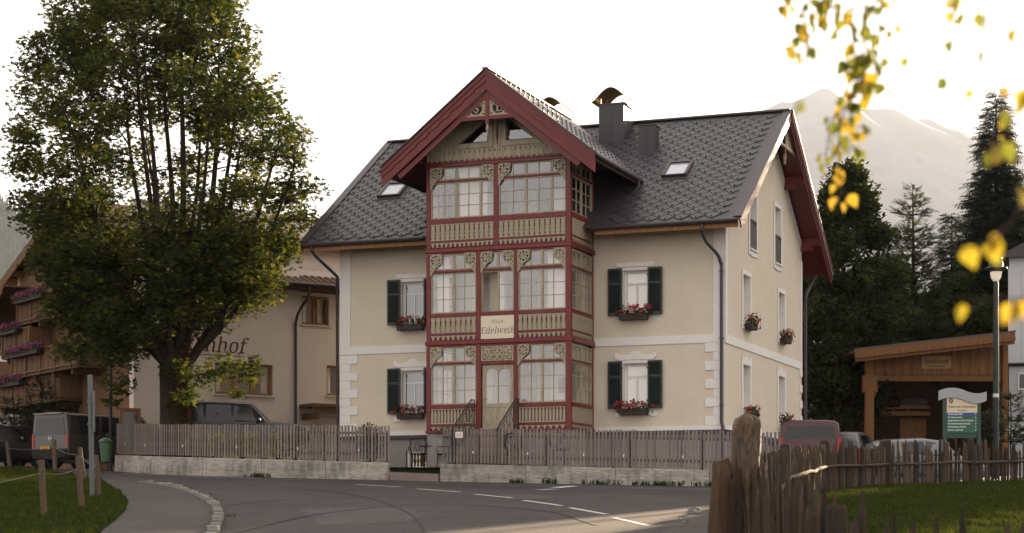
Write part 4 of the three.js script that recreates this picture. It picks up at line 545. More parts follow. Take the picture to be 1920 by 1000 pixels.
    P('veranda_cheek', extrude(poly(s > 0 ? [[X1 - 0.02, 7.95], [C + 3.0, 7.95], [C + 3.0, 8.0], [X1 - 0.02, gt(X1) - 0.12]] : [[X0 + 0.02, 7.95], [X0 + 0.02, gt(X0) - 0.12], [C - 3.0, 8.0], [C - 3.0, 7.95]]), 0.03, 0.1), MT.red);
    P('gutter', tube([V(C + s * (HALF + 0.05), AH - SL * HALF - 0.1, FZ - 0.02), V(C + s * (HALF + 0.05), AH - SL * HALF - 0.12, -1.45)], 0.06, 8), MT.darkMetal);
    const hooks = [], bx = new THREE.BoxGeometry(0.05, 0.05, 0.035); for (let j = 0; j < 9; j++) for (let i = 0; i < 12; i++) { const x = 0.2 + j * 0.38, z = FZ - 0.25 - i * 0.42 - (j % 2) * 0.2; hooks.push(metres(bx.clone()).translate(C + s * x, gt(C + x) + 0.035, z)); } stuff(P('snow_hooks', merge(hooks), MT.darkMetal)); }
  P('ridge_cap', boxAt(C - 0.1, C + 0.1, AH + 0.015, AH + 0.05, -4.6, FZ + 0.1), MT.darkMetal);
  P('downpipe', merge([tube(curve([V(C + HALF + 0.05, 7.75, -0.95), V(C + HALF + 0.05, 7.5, -0.95), V(C + HALF - 0.55, 6.86, -0.22), V(C + HALF - 0.75, 6.42, 0.5), V(C + HALF - 0.75, 6.22, 0.85)], 16), 0.05, 8)]), MT.darkMetal);
  // gable truss with the carved initials S and L
  const ty = 9.16; P('collar_beam', boxAt(C - 1.2, C + 1.2, ty - 0.05, ty + 0.05, FZ - 0.16, FZ - 0.09), MT.red); P('king_post', boxAt(C - 0.055, C + 0.055, ty - 0.2, AH - 0.62, FZ - 0.158, FZ - 0.08), MT.red);
  P('pendant', metres(new THREE.LatheGeometry([[0.001, 0], [0.025, 0.01], [0.035, 0.06], [0.02, 0.11], [0.05, 0.18], [0.055, 0.25], [0.03, 0.3], [0.04, 0.34], [0.001, 0.35]].map(p => new THREE.Vector2(...p)), 10)).translate(C, ty - 0.54, FZ - 0.12), MT.beige);
  for (const s of [-1, 1]) { const L = 1.04, tp = x => ty + 0.06 + (1.08 - x) * 0.74; const sh = poly([[0.07, ty + 0.06], [L, ty + 0.06], [0.07, tp(0.07)]]); const cx = 0.36, cy = ty + 0.30, big = new THREE.Path(); big.absarc(cx, cy, 0.195, 0, Math.PI * 2, false); sh.holes.push(big); for (const [x, y, q] of [[0.125, 9.29, .035], [0.13, 9.70, .045], [0.23, 9.73, .045], [0.13, 9.81, .035], [0.60, 9.30, .05], [0.585, 9.43, .04], [0.71, 9.33, .045], [0.72, 9.255, .028], [0.81, 9.28, .035], [0.90, 9.255, .022], [0.135, 9.60, .032]]) { const p = new THREE.Path(); p.absellipse(x, y, q, q * 0.75, 0, Math.PI * 2, false, 0.7); sh.holes.push(p); }
    let g = extrude(sh, 0.03, 0); if (s < 0) g = flip(g); P('fretwork', g.translate(C, 0, FZ - 0.13), MT.beige); { let k = extrude(poly([[0.07, ty + 0.06], [L, ty + 0.06], [0.07, tp(0.07)]]), 0.012, 0); if (s < 0) k = flip(k); P('backing_board', k.translate(C, 0, FZ - 0.165), mat([0.03, 0.02, 0.016])); }  // near-black sheet added here for the shade behind the cut holes
    const tg = new TextGeometry(s < 0 ? 'S' : 'L', { font, size: 0.25, depth: 0.03, curveSegments: 4 }); tg.computeBoundingBox(); const bb = tg.boundingBox; P('initial', metres(tg).translate(C + s * cx - (bb.max.x + bb.min.x) / 2, cy - (bb.max.y + bb.min.y) / 2, FZ - 0.13), MT.beige);
    for (let k = 0; k < 3; k++) P('fret_stem', bar(V(C + s * cx + Math.cos(k * 2.1 + .5) * 0.19, cy + Math.sin(k * 2.1 + .5) * 0.19, FZ - 0.115), V(C + s * cx + Math.cos(k * 2.1 + .5) * 0.09, cy + Math.sin(k * 2.1 + .5) * 0.09, FZ - 0.115), 0.02, 0.02), MT.beige); }
}
// ---------- garden, retaining walls, picket fences ----------
const wallPts = [[1460, 915.5, 51.95], [1330, 912, 52.6], [825, 905, 56]].map(([x, y, d]) => at(x, y, d)), wallPtsL = [[727, 902, 56.8], [610, 897.5, 57.6], [490, 893, 58.5], [380, 890, 59.6], [290, 888, 61], [215, 884, 64]].map(([x, y, d]) => at(x, y, d));
const topPxR = x => 870 + (x - 825) * 12 / 505, topPxL = x => 854 + (x - 215) * 14 / 512;
{ // garden ground behind the walls
  const P = [], loc = (u, z, h) => V(u, h, z).applyAxisAngle(V(0, 1, 0), HOUSE_TURN).add(villa.position);
  const edge = [...wallPts, ...wallPtsL].map(p => [p.x, -p.z]); const pts = edge.map(([x, d], i) => [x + 0.0, d + 0.1]).concat([[-16, 80], [14, 80], [11, 62], [9, 54.5]]);
  const tri = THREE.ShapeUtils.triangulateShape(pts.map(p => new THREE.Vector2(...p)), []); const yOf = (x, d) => Math.max(HOUSE_Y - 1.32, 0) + 0.05 * Math.max(-1, Math.min(1, (-2 - x) / 6)) * 3 - (d < 58 && x > 2 ? 0.06 : 0);
  for (const t of tri) for (const i of [t[0], t[1], t[2]]) P.push(pts[i][0], yOf(...pts[i]), -pts[i][1]);
  structure('garden', triangles(P), mat([0.16, 0.14, 0.12], { map: T.patch, roughness: 1 })).material.side = THREE.DoubleSide;
}
function retaining(pts, topPx, label, cuts) {
  const t = thing('retaining_wall', label, 'wall'); const tone = [0.92, 1.0, 1.05, 0.78].map(k => { const m = MT.concrete.clone(); m.color = lin(0.90 * k, 0.86 * k, 0.80 * k); return m; });
  const line = []; for (let i = 0; i < pts.length - 1; i++) { const L = pts[i].distanceTo(pts[i + 1]); const n = Math.max(1, Math.round(L / 2.9)); for (let k = 0; k < n; k++) line.push(pts[i].clone().lerp(pts[i + 1], k / n)); } line.push(pts.at(-1));
  const px = p => 960 + FOC * p.x / -p.z, top = p => EYE + (ROW - topPx(px(p))) / FOC * -p.z;
  for (let i = 0; i < line.length - 1; i++) { const a = line[i], b = line[i + 1], dir = b.clone().sub(a).setY(0).normalize(), n = V(-dir.z, 0, dir.x); if (n.z < 0) n.negate(); const q = [a.clone().addScaledVector(dir, 0.007), b.clone().addScaledVector(dir, -0.007)];
    const ring = (p, tp) => [V(p.x, p.y - 0.5, p.z).addScaledVector(n, 0.03), V(p.x, tp - 0.02, p.z), V(p.x, tp, p.z).addScaledVector(n, -0.02), V(p.x, tp, p.z).addScaledVector(n, -0.23), V(p.x, p.y - 0.5, p.z).addScaledVector(n, -0.23)];
    const A = ring(q[0], top(a)), B = ring(q[1], top(b)), P = [], push = (...v) => v.forEach(w => P.push(w.x, w.y, w.z)); const flip = n.clone().cross(dir).y > 0;
    for (let k = 0; k < 5; k++) { const k1 = (k + 1) % 5; if (flip) push(A[k], B[k], B[k1], A[k], B[k1], A[k1]); else push(A[k], B[k1], B[k], A[k], A[k1], B[k1]); } for (const [r, s] of [[A, 1], [B, -1]]) for (let k = 1; k < 4; k++) (s > 0) === flip ? push(r[0], r[k + 1], r[k]) : push(r[0], r[k], r[k + 1]);
    const g = triangles(P); const uv = g.attributes.uv, off = R0() * 5; const p = g.attributes.position; for (let k = 0; k < p.count; k++) uv.setXY(k, off + V(p.getX(k), 0, p.getZ(k)).sub(a).dot(dir), p.getY(k)); part('wall_panel', g, tone[Math.floor(R0() * 4)], t); }
  return { line, top };
}
const wr = retaining(wallPts, topPxR, 'long board-marked concrete retaining wall below the veranda', []), wl = retaining(wallPtsL, topPxL, 'concrete retaining wall with patched panels below the maple', []);
const palingTones = [[0.27, 0.225, 0.195], [0.23, 0.19, 0.165], [0.31, 0.26, 0.225], [0.20, 0.165, 0.14]].map(c => wood(c, { roughness: 0.95 }));
function picketFence(pts, topPx, fTop, label, endPx, spacing, seed) {
  const t = thing('picket_fence', label, 'fence'), r = rand(seed); const g = [0.0, 0.02, -0.015].map(dh => extrude(poly([[-0.03, 0.02], [0.03, 0.02], [0.031, 1], [0.016, 1.012], [-0.018, 1.01], [-0.031, 1]]), 0.022, 0));
  const px = p => 960 + FOC * p.x / -p.z; let carry = 0;
  for (let i = 0; i < pts.length - 1; i++) { const a = pts[i], b = pts[i + 1], dir = b.clone().sub(a).setY(0), L = dir.length(); dir.normalize(); let n = V(-dir.z, 0, dir.x); if (n.z < 0) n.negate(); const rot = Math.atan2(n.x, n.z);
    const lev = (p, py) => EYE + (ROW - py) / FOC * -p.z; const P = s => a.clone().lerp(b, s / L); const off = p => p.clone().addScaledVector(n, -0.08);
    for (const f of [0.22, 0.80]) { const A = off(a), B = off(b), ya = lev(a, topPx(px(a))) * (1 - f) + lev(a, fTop(px(a))) * f, yb = lev(b, topPx(px(b))) * (1 - f) + lev(b, fTop(px(b))) * f; part('rail', bar(V(A.x, ya, A.z).addScaledVector(n, -0.04), V(B.x, yb, B.z).addScaledVector(n, -0.04), 0.045, 0.075), palingTones[3], t); }
    for (let s = carry; s < L; s += spacing) { const p = P(s), q = off(p), y0 = lev(p, topPx(px(p))) + 0.03, y1 = lev(p, fTop(px(p))); const o = part('picket', g[Math.floor(r() * 3)], palingTones[r() < 0.12 ? 3 : Math.floor(r() * 3)], t); o.position.set(q.x, y0, q.z); o.scale.y = (y1 - y0) * rr(r, 0.975, 1.01); o.rotation.y = rot + rr(r, -0.05, 0.05); o.rotation.z = rr(r, -0.012, 0.012); carry = s + spacing - L; }
    for (let s = 0.15; s < L; s += 2.1) { const p = P(s), q = off(p).addScaledVector(n, -0.12), y0 = lev(p, topPx(px(p))), y1 = lev(p, fTop(px(p))); part('fence_post', boxAt(-0.045, 0.045, 0, y1 - y0 - 0.05, -0.045, 0.045), palingTones[3], t).position.set(q.x, y0 - 0.1, q.z); }
    for (let s = 1.0; s < L; s += 1.75) { const p = P(s), q = off(p), y0 = lev(p, topPx(px(p))); const o = part('marker_tag', boxAt(-0.017, 0.017, 0, 0.075, 0.03, 0.034), MT.white, t); o.position.set(q.x, y0 + 0.32, q.z); o.rotation.y = rot; } }
}
picketFence(wr.line.filter((p, i) => i % 2 === 0 || i === wr.line.length - 1), topPxR, x => 803 + (x - 825) * 6 / 505, 'weathered grey picket fence on the wall before the veranda', 1445, 0.112, 41);
picketFence(wl.line, topPxL, x => 795 + (x - 215) * 4 / 512, 'weathered brown picket fence on the wall before the maple', 215, 0.112, 42);
{ // step of reddish stone in the gap, grass behind it
  const a = at(825, 905, 56.05), b = at(727, 902, 56.75); const t = part('entry_step', bar(V(a.x, a.y + 0.0, a.z), V(b.x, b.y + 0.02, b.z), 0.3, 0.5), mat([0.26, 0.20, 0.17], { map: T.patch, bumpMap: T.grit, bumpScale: 0.008 }), scene); userdata(t, 'low reddish stone kerb in the gap between the two fences', 'step');
  const bed = part('lawn_bed', metres(new THREE.BoxGeometry(2.3, 1.0, 1.5)), MT.soil, scene); bed.position.copy(a.clone().lerp(b, 0.5)).add(V(0.25, 0, -0.98)); bed.position.y = HOUSE_Y - 1.34 - 0.5; bed.rotation.y = HOUSE_TURN; bed.userData.kind = 'structure'; const r = rand(55), ms = [], cs = []; for (let i = 0; i < 900; i++) { const x = rr(r, -3.72, -1.9), d = rr(r, 56.3, 58.4) + (-2.1 - x) * 0.4; ms.push(M4(V(x, HOUSE_Y - 1.33, -d), new THREE.Euler(0, r() * 6, 0), rr(r, 0.06, 0.13))); cs.push(lin(0.06, 0.10, 0.025).multiplyScalar(rr(r, 0.7, 1.2))); }
  userdata(copies('garden_grass', tuft, MT.grass, ms, scene, cs), 'strip of grass behind the reddish stone kerb', 'grass');
  const ms2 = [], cs2 = []; for (const [p, w] of [[1037, .25], [490, .3], [470, .25], [1265, .35], [1240, .2], [1320, .35], [1120, .35], [1150, .5], [1210, .3], [975, .2], [740, .2]]) { const wp = p > 800 ? wallPts[1].clone().lerp(wallPts[2], (1330 - p) / 505) : wallPtsL[0].clone().lerp(wallPtsL[2], (727 - p) / 237); for (let i = 0; i < 26; i++) { ms2.push(M4(V(wp.x + rr(r, -w, w), gy(wp.x, -wp.z) - 0.01, wp.z + 0.08 + r() * 0.1), new THREE.Euler(0, r() * 6, 0), V(.2, rr(r, 0.08, 0.3), .2))); cs2.push(lin(0.06, 0.09, 0.03).multiplyScalar(rr(r, 0.6, 1.2))); } }
  for (const [px, py] of [[395, 941], [330, 914], [415, 970], [345, 918], [300, 909], [375, 930]]) { const p = G(px + 4, py); for (let i = 0; i < 14; i++) { ms2.push(M4(V(p.x + rr(r, -.25, .25), p.y, p.z + rr(r, -.2, .2)), new THREE.Euler(0, r() * 6, 0), V(.12, rr(r, .05, .16), .12))); cs2.push(lin(0.09, 0.10, 0.035)); } }
  userdata(copies('wall_weeds', tuft, MT.grass, ms2, scene, cs2), 'tufts of weeds along the wall foot and kerb', 'weeds');
}
const inHouse = (u, h, z) => V(u, h, z).applyAxisAngle(V(0, 1, 0), HOUSE_TURN).add(villa.position);
{ // entrance stairs with iron railings
  const t = thing('entrance_stairs', 'stone entrance steps with black scrolled iron railings', 'stairs', villa.position, HOUSE_TURN), n = 6; const sm = mat([0.30, 0.22, 0.18], { map: T.patch, bumpMap: T.grit, bumpScale: 0.008 });
  for (let i = 0; i < n; i++) part('step', chamferBox(-7.3, -5.7, -1.3, -0.16 - i * 0.18, 2.26 + i * 0.215, 2.475 + i * 0.215, 0.012), sm, t);
  for (const x of [-7.22, -5.78]) { const L = [], top = (z) => 0.78 - Math.max(0, z - 2.55) * 0.635; const zs = [2.3, 2.55, 4.05]; L.push(tube([V(x, top(2.3), 2.3), V(x, top(2.55), 2.55), V(x, top(4.05), 4.05), V(x, top(4.05) - 0.1, 4.12)], 0.02, 6)); L.push(tube([V(x, top(2.3) - 0.12, 2.3), V(x, top(2.55) - 0.12, 2.55), V(x, top(4.05) - 0.12, 4.05)], 0.011, 5)); L.push(tube([V(x, top(2.3) - 0.8, 2.3), V(x, top(2.55) - 0.8, 2.55), V(x, top(4.05) - 0.8, 4.05)], 0.012, 5));
    part('handrail', merge(L), MT.iron, t); const S = []; for (let z = 2.3; z <= 4.1; z += 0.115) { S.push(tube([V(x, top(z), z), V(x, top(z) - 0.95, z)], z < 2.35 || z > 4 ? 0.016 : 0.007, 5)); if (z > 2.4 && z < 4) S.push(metres(new THREE.TorusGeometry(0.045, 0.007, 4, 10).rotateY(Math.PI / 2).translate(x, top(z) - 0.3 - 0.2 * ((z * 10 | 0) % 2), z + 0.055))); } part('balusters', merge(S), MT.iron, t); }
  const r = rand(64), ms = [], cs = []; for (let i = 0; i < 420; i++) { const a = r() * 6.28, q = Math.sqrt(r()); ms.push(M4(V(-7.75 + Math.cos(a) * q * 0.55, -0.22 + rr(r, -0.12, 0.2), 2.75 + Math.sin(a) * q * 0.3), new THREE.Euler(r() * 3, r() * 6, r() * 3), rr(r, 0.05, 0.09))); cs.push(lin(0.04, 0.07, 0.02).multiplyScalar(rr(r, .6, 1.5))); }
  const pl = thing('shrub', 'low green potted shrub beside the entrance steps', 'shrub', villa.position, HOUSE_TURN); copies('foliage', tuft, MT.grass, ms, pl, cs); part('pot', metres(new THREE.CylinderGeometry(0.2, 0.15, 0.9, 14)).translate(-7.75, -0.85, 2.75), mat([0.10, 0.08, 0.07]), pl);
}
// bistro table and cast-iron chairs
function chairGeo() {
  const back = [], W = 0.24; const bp = (x, y) => V(x, 0.44 + y, -0.2 - y * 0.18);
  back.push(tube(curve([bp(-W * .85, 0), bp(-W, 0.25), bp(-W * .92, 0.44), bp(0, 0.49), bp(W * .92, 0.44), bp(W, 0.25), bp(W * .85, 0)], 24), 0.016, 6));
  for (let k = -2; k <= 2; k++) for (const s of [-1, 1]) back.push(tube(curve([bp(k * 0.08, 0.0), bp(k * 0.08 + s * 0.07, 0.2), bp(k * 0.08 + s * (Math.abs(k * 0.08 + s * 0.16) > W ? 0.02 : 0.12), 0.43)], 8), 0.0075, 5));
  const seat = [metres(new THREE.CylinderGeometry(0.235, 0.225, 0.03, 20)).translate(0, 0.43, 0.0)];
  const leg = (x, z, o) => tube(curve([V(x, 0.42, z), V(x * 1.02, 0.25, z * 1.02), V(x * 1.15, 0.0, z * 1.25)], 6), [0.02, 0.018, 0.016, 0.014, 0.013, 0.013, 0.016], 6);
  const arm = s => tube(curve([bp(s * W, 0.2), V(s * 0.27, 0.65, -0.02), V(s * 0.27, 0.64, 0.14), V(s * 0.23, 0.43, 0.12)], 10), 0.013, 6);
  return { back: merge(back), seat: merge(seat), legs: [leg(-0.17, 0.15), leg(0.17, 0.15), leg(-0.16, -0.16), leg(0.16, -0.16)], arms: [arm(-1), arm(1)] };
}
{
  const cg = chairGeo(), floorY = HOUSE_Y - 1.27; const mk = (px, d, turn, label) => { const p = at(px, 880, d); const t = thing('garden_chair', label, 'chair', [p.x, floorY, p.z], turn, 'cast iron garden chairs'); part('backrest', cg.back, MT.iron, t); part('seat', cg.seat, MT.iron, t); cg.legs.forEach(g => part('leg', g, MT.iron, t)); cg.arms.forEach(g => part('armrest', g, MT.iron, t)); };
  mk(783, 58.3, Math.PI + 0.1, 'black lattice-back iron chair before the basement window'); mk(833, 58.0, -1.9, 'black iron chair half hidden by the fence end, right of the small table'); mk(962, 55.4, Math.PI, 'dark iron chair behind the pickets, left of two under the veranda'); mk(1049, 55.0, Math.PI - 0.2, 'dark iron chair behind the pickets, right of two under the veranda');
  const p = at(806, 880, 58.4), t = thing('garden_table', 'small round black iron table between two chairs', 'table', [p.x, floorY, p.z]); part('table_top', metres(new THREE.CylinderGeometry(0.34, 0.34, 0.02, 28)).translate(0, 0.69, 0), MT.iron, t); for (let k = 0; k < 3; k++) { const a = k * 2.094 + 0.5, c = Math.cos(a), s = Math.sin(a); part('leg', tube(curve([V(c * 0.2, 0.68, s * 0.2), V(c * 0.06, 0.4, s * 0.06), V(c * 0.1, 0.18, s * 0.1), V(c * 0.24, 0, s * 0.24)], 12), 0.012, 6), MT.iron, t); } part('stretcher', metres(new THREE.TorusGeometry(0.09, 0.008, 5, 16).rotateX(Math.PI / 2).translate(0, 0.28, 0)), MT.iron, t);
  const c = thing('candle_glass', 'small dark candle glass on the iron table', 'candle glass', [p.x - 0.1, floorY + 0.7, p.z]); part('glass_cup', metres(new THREE.LatheGeometry([[0.001, 0], [0.035, 0], [0.04, 0.05], [0.035, 0.1], [0.03, 0.1], [0.034, 0.05], [0.03, 0.01], [0.001, 0.01]].map(q => new THREE.Vector2(...q)), 14)), MT.iron, c);
}
{ // mailbox and small plaque on the fence
  const n = V(-Math.sin(21 * Math.PI / 180), 0, Math.cos(21 * Math.PI / 180)), p = at(841, 838, 55.75).addScaledVector(n, 0.06), m = thing('mailbox', 'grey embossed metal mailbox hung on the picket fence', 'mailbox', p, HOUSE_TURN); const gm = mat([0.12, 0.10, 0.10], { metalness: 0.5, roughness: 0.5, bumpMap: T.grit, bumpScale: 0.01 });
  part('box', chamferBox(-0.13, 0.13, 0.0, 0.28, 0, 0.1, 0.01), gm, m); part('lid', extrude(poly([[-0.15, 0.285], [0.15, 0.285], [0.13, 0.35], [0.05, 0.39], [-0.05, 0.39], [-0.13, 0.35]]), 0.12, 0, 0.006), gm, m); part('slot', boxAt(-0.1, 0.1, 0.24, 0.26, 0.1, 0.104), MT.iron, m);
  const cv = document.createElement('canvas'); cv.width = 256; cv.height = 192; const c = cv.getContext('2d'); c.fillStyle = '#d6ccc6'; c.fillRect(0, 0, 256, 192); c.fillStyle = '#8a2b35'; c.font = 'bold 96px serif'; c.textAlign = 'center'; c.fillText('A.E.', 128, 118); c.fillStyle = '#9a8f8a'; c.fillRect(40, 146, 176, 6); const tx = new THREE.CanvasTexture(cv); tx.colorSpace = THREE.SRGBColorSpace;
  const q = at(862, 816, 55.7).addScaledVector(n, 0.05), s = part('plaque', new THREE.BoxGeometry(0.235, 0.18, 0.012), [MT.white, MT.white, MT.white, MT.white, mat([1, 1, 1], { map: tx }), MT.white], scene); s.position.copy(q); s.rotation.y = HOUSE_TURN; userdata(s, 'small white plaque with red letters on the picket fence', 'sign');
}
// window boxes with red geraniums
const leafQuad = triangles([0, 0, 0, 0.5, 0.5, 0.08, 0, 1, 0, 0, 0, 0, 0, 1, 0, -0.5, 0.5, 0.08]);
MT.leaf = phys([1, 1, 1], { transmission: 0.6, thickness: 0, roughness: 1, side: THREE.DoubleSide, specularIntensity: 0.1 });
MT.petal = phys([1, 1, 1], { transmission: 0.25, thickness: 0, roughness: 1, side: THREE.DoubleSide });
const floret = (() => { const L = []; for (let k = 0; k < 5; k++) { const a = k * 1.2566; const f = (r, t, y) => [Math.cos(a + t) * r, y, Math.sin(a + t) * r]; L.push(0, 0, 0, ...f(0.8, -0.5, 0.25), ...f(1, 0, 0.3), 0, 0, 0, ...f(1, 0, 0.3), ...f(0.8, 0.5, 0.25)); } return triangles(L); })();
function flowerBox(pos, turn, len, label, seed, cols, group, heads = 11, spill = 0.12) {
  const t = thing('flower_box', label, 'flower box', pos, turn, group), r = rand(seed); const s = poly([[-len / 2 + 0.03, 0], [len / 2 - 0.03, 0], [len / 2, 0.19], [-len / 2, 0.19]]);
  part('trough', extrude(s, 0.2, 0, 0.01), mat([0.055, 0.042, 0.036], { roughness: 0.8, bumpMap: T.grain, bumpScale: 0.004 }), t); part('bracket', merge([boxAt(-len / 2 + 0.08, -len / 2 + 0.1, -0.02, 0.18, -0.05, 0), boxAt(len / 2 - 0.1, len / 2 - 0.08, -0.02, 0.18, -0.05, 0)]), MT.iron, t);
  const ms = [], cs = []; for (let i = 0; i < 330 * len; i++) { ms.push(M4(V(rr(r, -len / 2 - spill, len / 2 + spill), 0.17 + rr(r, -0.08, 0.2) * (0.6 + r()), 0.1 + rr(r, -0.14, 0.17)), new THREE.Euler(rr(r, -1.4, 1.4), r() * 6.3, rr(r, -1, 1)), rr(r, 0.035, 0.08))); cs.push(lin(0.03, 0.055, 0.018).multiplyScalar(rr(r, 0.6, 1.7))); } copies('foliage', leafQuad, MT.leaf, ms, t, cs);
  const fl = [], fc = []; for (let k = 0; k < heads * len; k++) { const c = V(rr(r, -len / 2 - spill, len / 2 + spill), rr(r, 0.2, 0.42), rr(r, 0.0, 0.28)); const col = cols[Math.floor(r() * cols.length)]; for (let i = 0; i < 22; i++) { const d = V(rr(r, -1, 1), rr(r, -0.7, 1), rr(r, -1, 1)).normalize().multiplyScalar(0.055); fl.push(M4(c.clone().add(d), new THREE.Euler(d.z * 16, r() * 6, -d.x * 16), rr(r, 0.018, 0.028))); fc.push(lin(...col).multiplyScalar(rr(r, 0.8, 1.2))); } } copies('blossoms', floret, MT.petal, fl, t, fc);
}
{
  const reds = [[0.58, 0.012, 0.02], [0.46, 0.008, 0.015], [0.65, 0.03, 0.03]], gr = 'red geranium boxes of the villa', F = (u, h) => inHouse(u, h, 0.1), S = w => 0; const rt = HOUSE_TURN + Math.PI / 2, side = (w, h) => inHouse(0.08, h, -w);
  flowerBox(F(-2.82, 3.26), HOUSE_TURN, 0.95, 'red geranium box at the upper right front window', 301, reds, gr, 22); flowerBox(F(-2.82, 0.36), HOUSE_TURN, 0.95, 'red geranium box at the lower right front window', 302, reds, gr, 18); flowerBox(F(-10.28, 3.22), HOUSE_TURN, 0.95, 'dark red geranium box at the upper left front window', 303, [reds[1]], gr, 15); flowerBox(F(-10.28, 0.38), HOUSE_TURN, 0.95, 'dark red geranium box at the lower left front window', 304, [reds[1]], gr, 13);
  flowerBox(side(2.6, 3.12), rt, 0.8, 'geranium box at the nearer upper window of the side wall', 305, reds, gr, 13); flowerBox(side(7.46, 3.12), rt, 0.8, 'geranium box at the farther upper window of the side wall', 306, reds, gr, 13); flowerBox(side(2.6, 0.28), rt, 0.8, 'geranium box at the nearer ground-floor window of the side wall', 307, reds, gr, 13); flowerBox(side(7.46, 0.28), rt, 0.8, 'geranium box at the farther ground-floor window of the side wall', 308, reds, gr, 10);
}
// ---------- trees ----------
const barkTex = noiseTex(512, (u, v) => 0.6 + 0.6 * (0.6 * n64(u * 64, v * 12) + 0.4 * n128(u * 128, v * 48) - 0.5), { srgb: true, repeat: [1.2, 0.6] });
const bark = c => mat(c, { map: barkTex, bumpMap: barkTex, bumpScale: 0.03, roughness: 1 });
const mapleLeaf = (() => { // five pointed lobes, slightly cupped
  const rim = [[-0.06, 0], [-0.34, 0.02], [-0.24, 0.2], [-0.52, 0.42], [-0.24, 0.48], [-0.14, 0.62], [0, 1], [0.14, 0.62], [0.24, 0.48], [0.52, 0.42], [0.24, 0.2], [0.34, 0.02], [0.06, 0]], L = []; for (let i = 0; i < rim.length - 1; i++) { const z = p => -0.25 * (p[0] * p[0]) - 0.12 * p[1] * p[1]; L.push(0, 0.3, 0, rim[i + 1][0], rim[i + 1][1], z(rim[i + 1]), rim[i][0], rim[i][1], z(rim[i])); } return triangles(L); })();
const ovalLeaf = triangles([0, 0, 0, 0.3, 0.3, 0.05, 0.28, 0.6, 0.02, 0, 0, 0, 0.28, 0.6, 0.02, 0, 1, -0.1, 0, 0, 0, 0, 1, -0.1, -0.28, 0.6, 0.02, 0, 0, 0, -0.28, 0.6, 0.02, -0.3, 0.3, 0.05]);
function broadleaf(t, o) { // o: base, forkH, trunkR, limbs[], clusters[{p, r, n}], leaf, size, hues, seed
  const r = rand(o.seed), wood_ = [], sk = []; // skeleton samples {p, rad}
  const add = (pts, r0, r1, sides) => { const n = pts.length; wood_.push(tube(pts, pts.map((_, i) => r0 + (r1 - r0) * i / (n - 1)), sides)); pts.forEach((p, i) => sk.push({ p, rad: r0 + (r1 - r0) * i / (n - 1) })); };
  part('trunk', tube(curve([V(0, -0.3, 0), V(0.04, o.forkH * 0.4, 0), V(0, o.forkH, 0.02), V(0, o.forkH * 1.25, 0)], 10), [1.35, 1.15, 1.05, 1, 0.97, 0.95, 0.93, 0.92, 0.92, 0.9, 0.75].map(k => k * o.trunkR), 14), o.bark, t);
  for (const L of o.limbs) { const b = V(0, o.forkH * rr(r, 0.75, 1.2), 0), e = L.clone(), m = b.clone().lerp(e, 0.42); m.x = b.x + (e.x - b.x) * 0.62 + rr(r, -.2, .2); m.z = b.z + (e.z - b.z) * 0.62 + rr(r, -.2, .2); const q = b.clone().lerp(e, 0.72); q.x += rr(r, -.35, .35); q.z += rr(r, -.35, .35); q.x = q.x * 0.6 + e.x * 0.4; add(curve([b, m, q, e], 12), o.trunkR * rr(r, 0.22, 0.34), o.trunkR * 0.06, 8); }
  const ms = [], cs = [];
  for (const c of o.clusters) {
    let best = null, bd = 1e9; for (const s of sk) { const d = s.p.distanceTo(c.p) + Math.max(0, s.p.y - c.p.y + 0.3) * 3; if (d < bd) { bd = d; best = s; } }
    if (best && bd > 0.25) { const m = best.p.clone().lerp(c.p, 0.5).add(V(rr(r, -.15, .15), rr(r, -.05, .25), rr(r, -.15, .15))); const pts = curve([best.p, m, c.p], 5), r0 = Math.min(best.rad * 0.75, 0.028 + bd * 0.012); wood_.push(tube(pts, pts.map((_, i) => r0 * (1 - 0.8 * i / 5)), 5)); pts.slice(2).forEach((p, i) => sk.push({ p, rad: r0 * 0.4 })); }
    for (let k = 0; k < 5; k++) { const e = c.p.clone().add(V(rr(r, -1, 1) * c.r[0], rr(r, -0.5, 1) * c.r[1], rr(r, -1, 1) * c.r[0]).multiplyScalar(0.8)); wood_.push(tube([c.p, c.p.clone().lerp(e, 0.5).add(V(0, 0.05, 0)), e], [0.014, 0.009, 0.004], 4, false)); }
    for (let i = 0; i < c.n; i++) { const d = V(rr(r, -1, 1), rr(r, -1, 1), rr(r, -1, 1)); if (d.lengthSq() > 1) { i--; continue; } d.multiplyScalar(0.55 + 0.5 * d.length()); const p = c.p.clone().add(V(d.x * c.r[0], d.y * c.r[1], d.z * c.r[0])); ms.push(M4(p, new THREE.Euler(rr(r, 0.6, 2.6), r() * 6.283, rr(r, -0.7, 0.7), 'YXZ'), o.size * rr(r, 0.65, 1.25))); cs.push(lin(...o.hues[Math.floor(r() * o.hues.length)]).multiplyScalar(rr(r, 0.75, 1.25))); }
  }
  part('limbs', merge(wood_), o.bark, t); copies('crown', o.leaf, MT.leaf, ms, t, cs);
}
const leafHues = [[0.045, 0.062, 0.01], [0.064, 0.078, 0.011], [0.032, 0.045, 0.009], [0.10, 0.096, 0.013]];
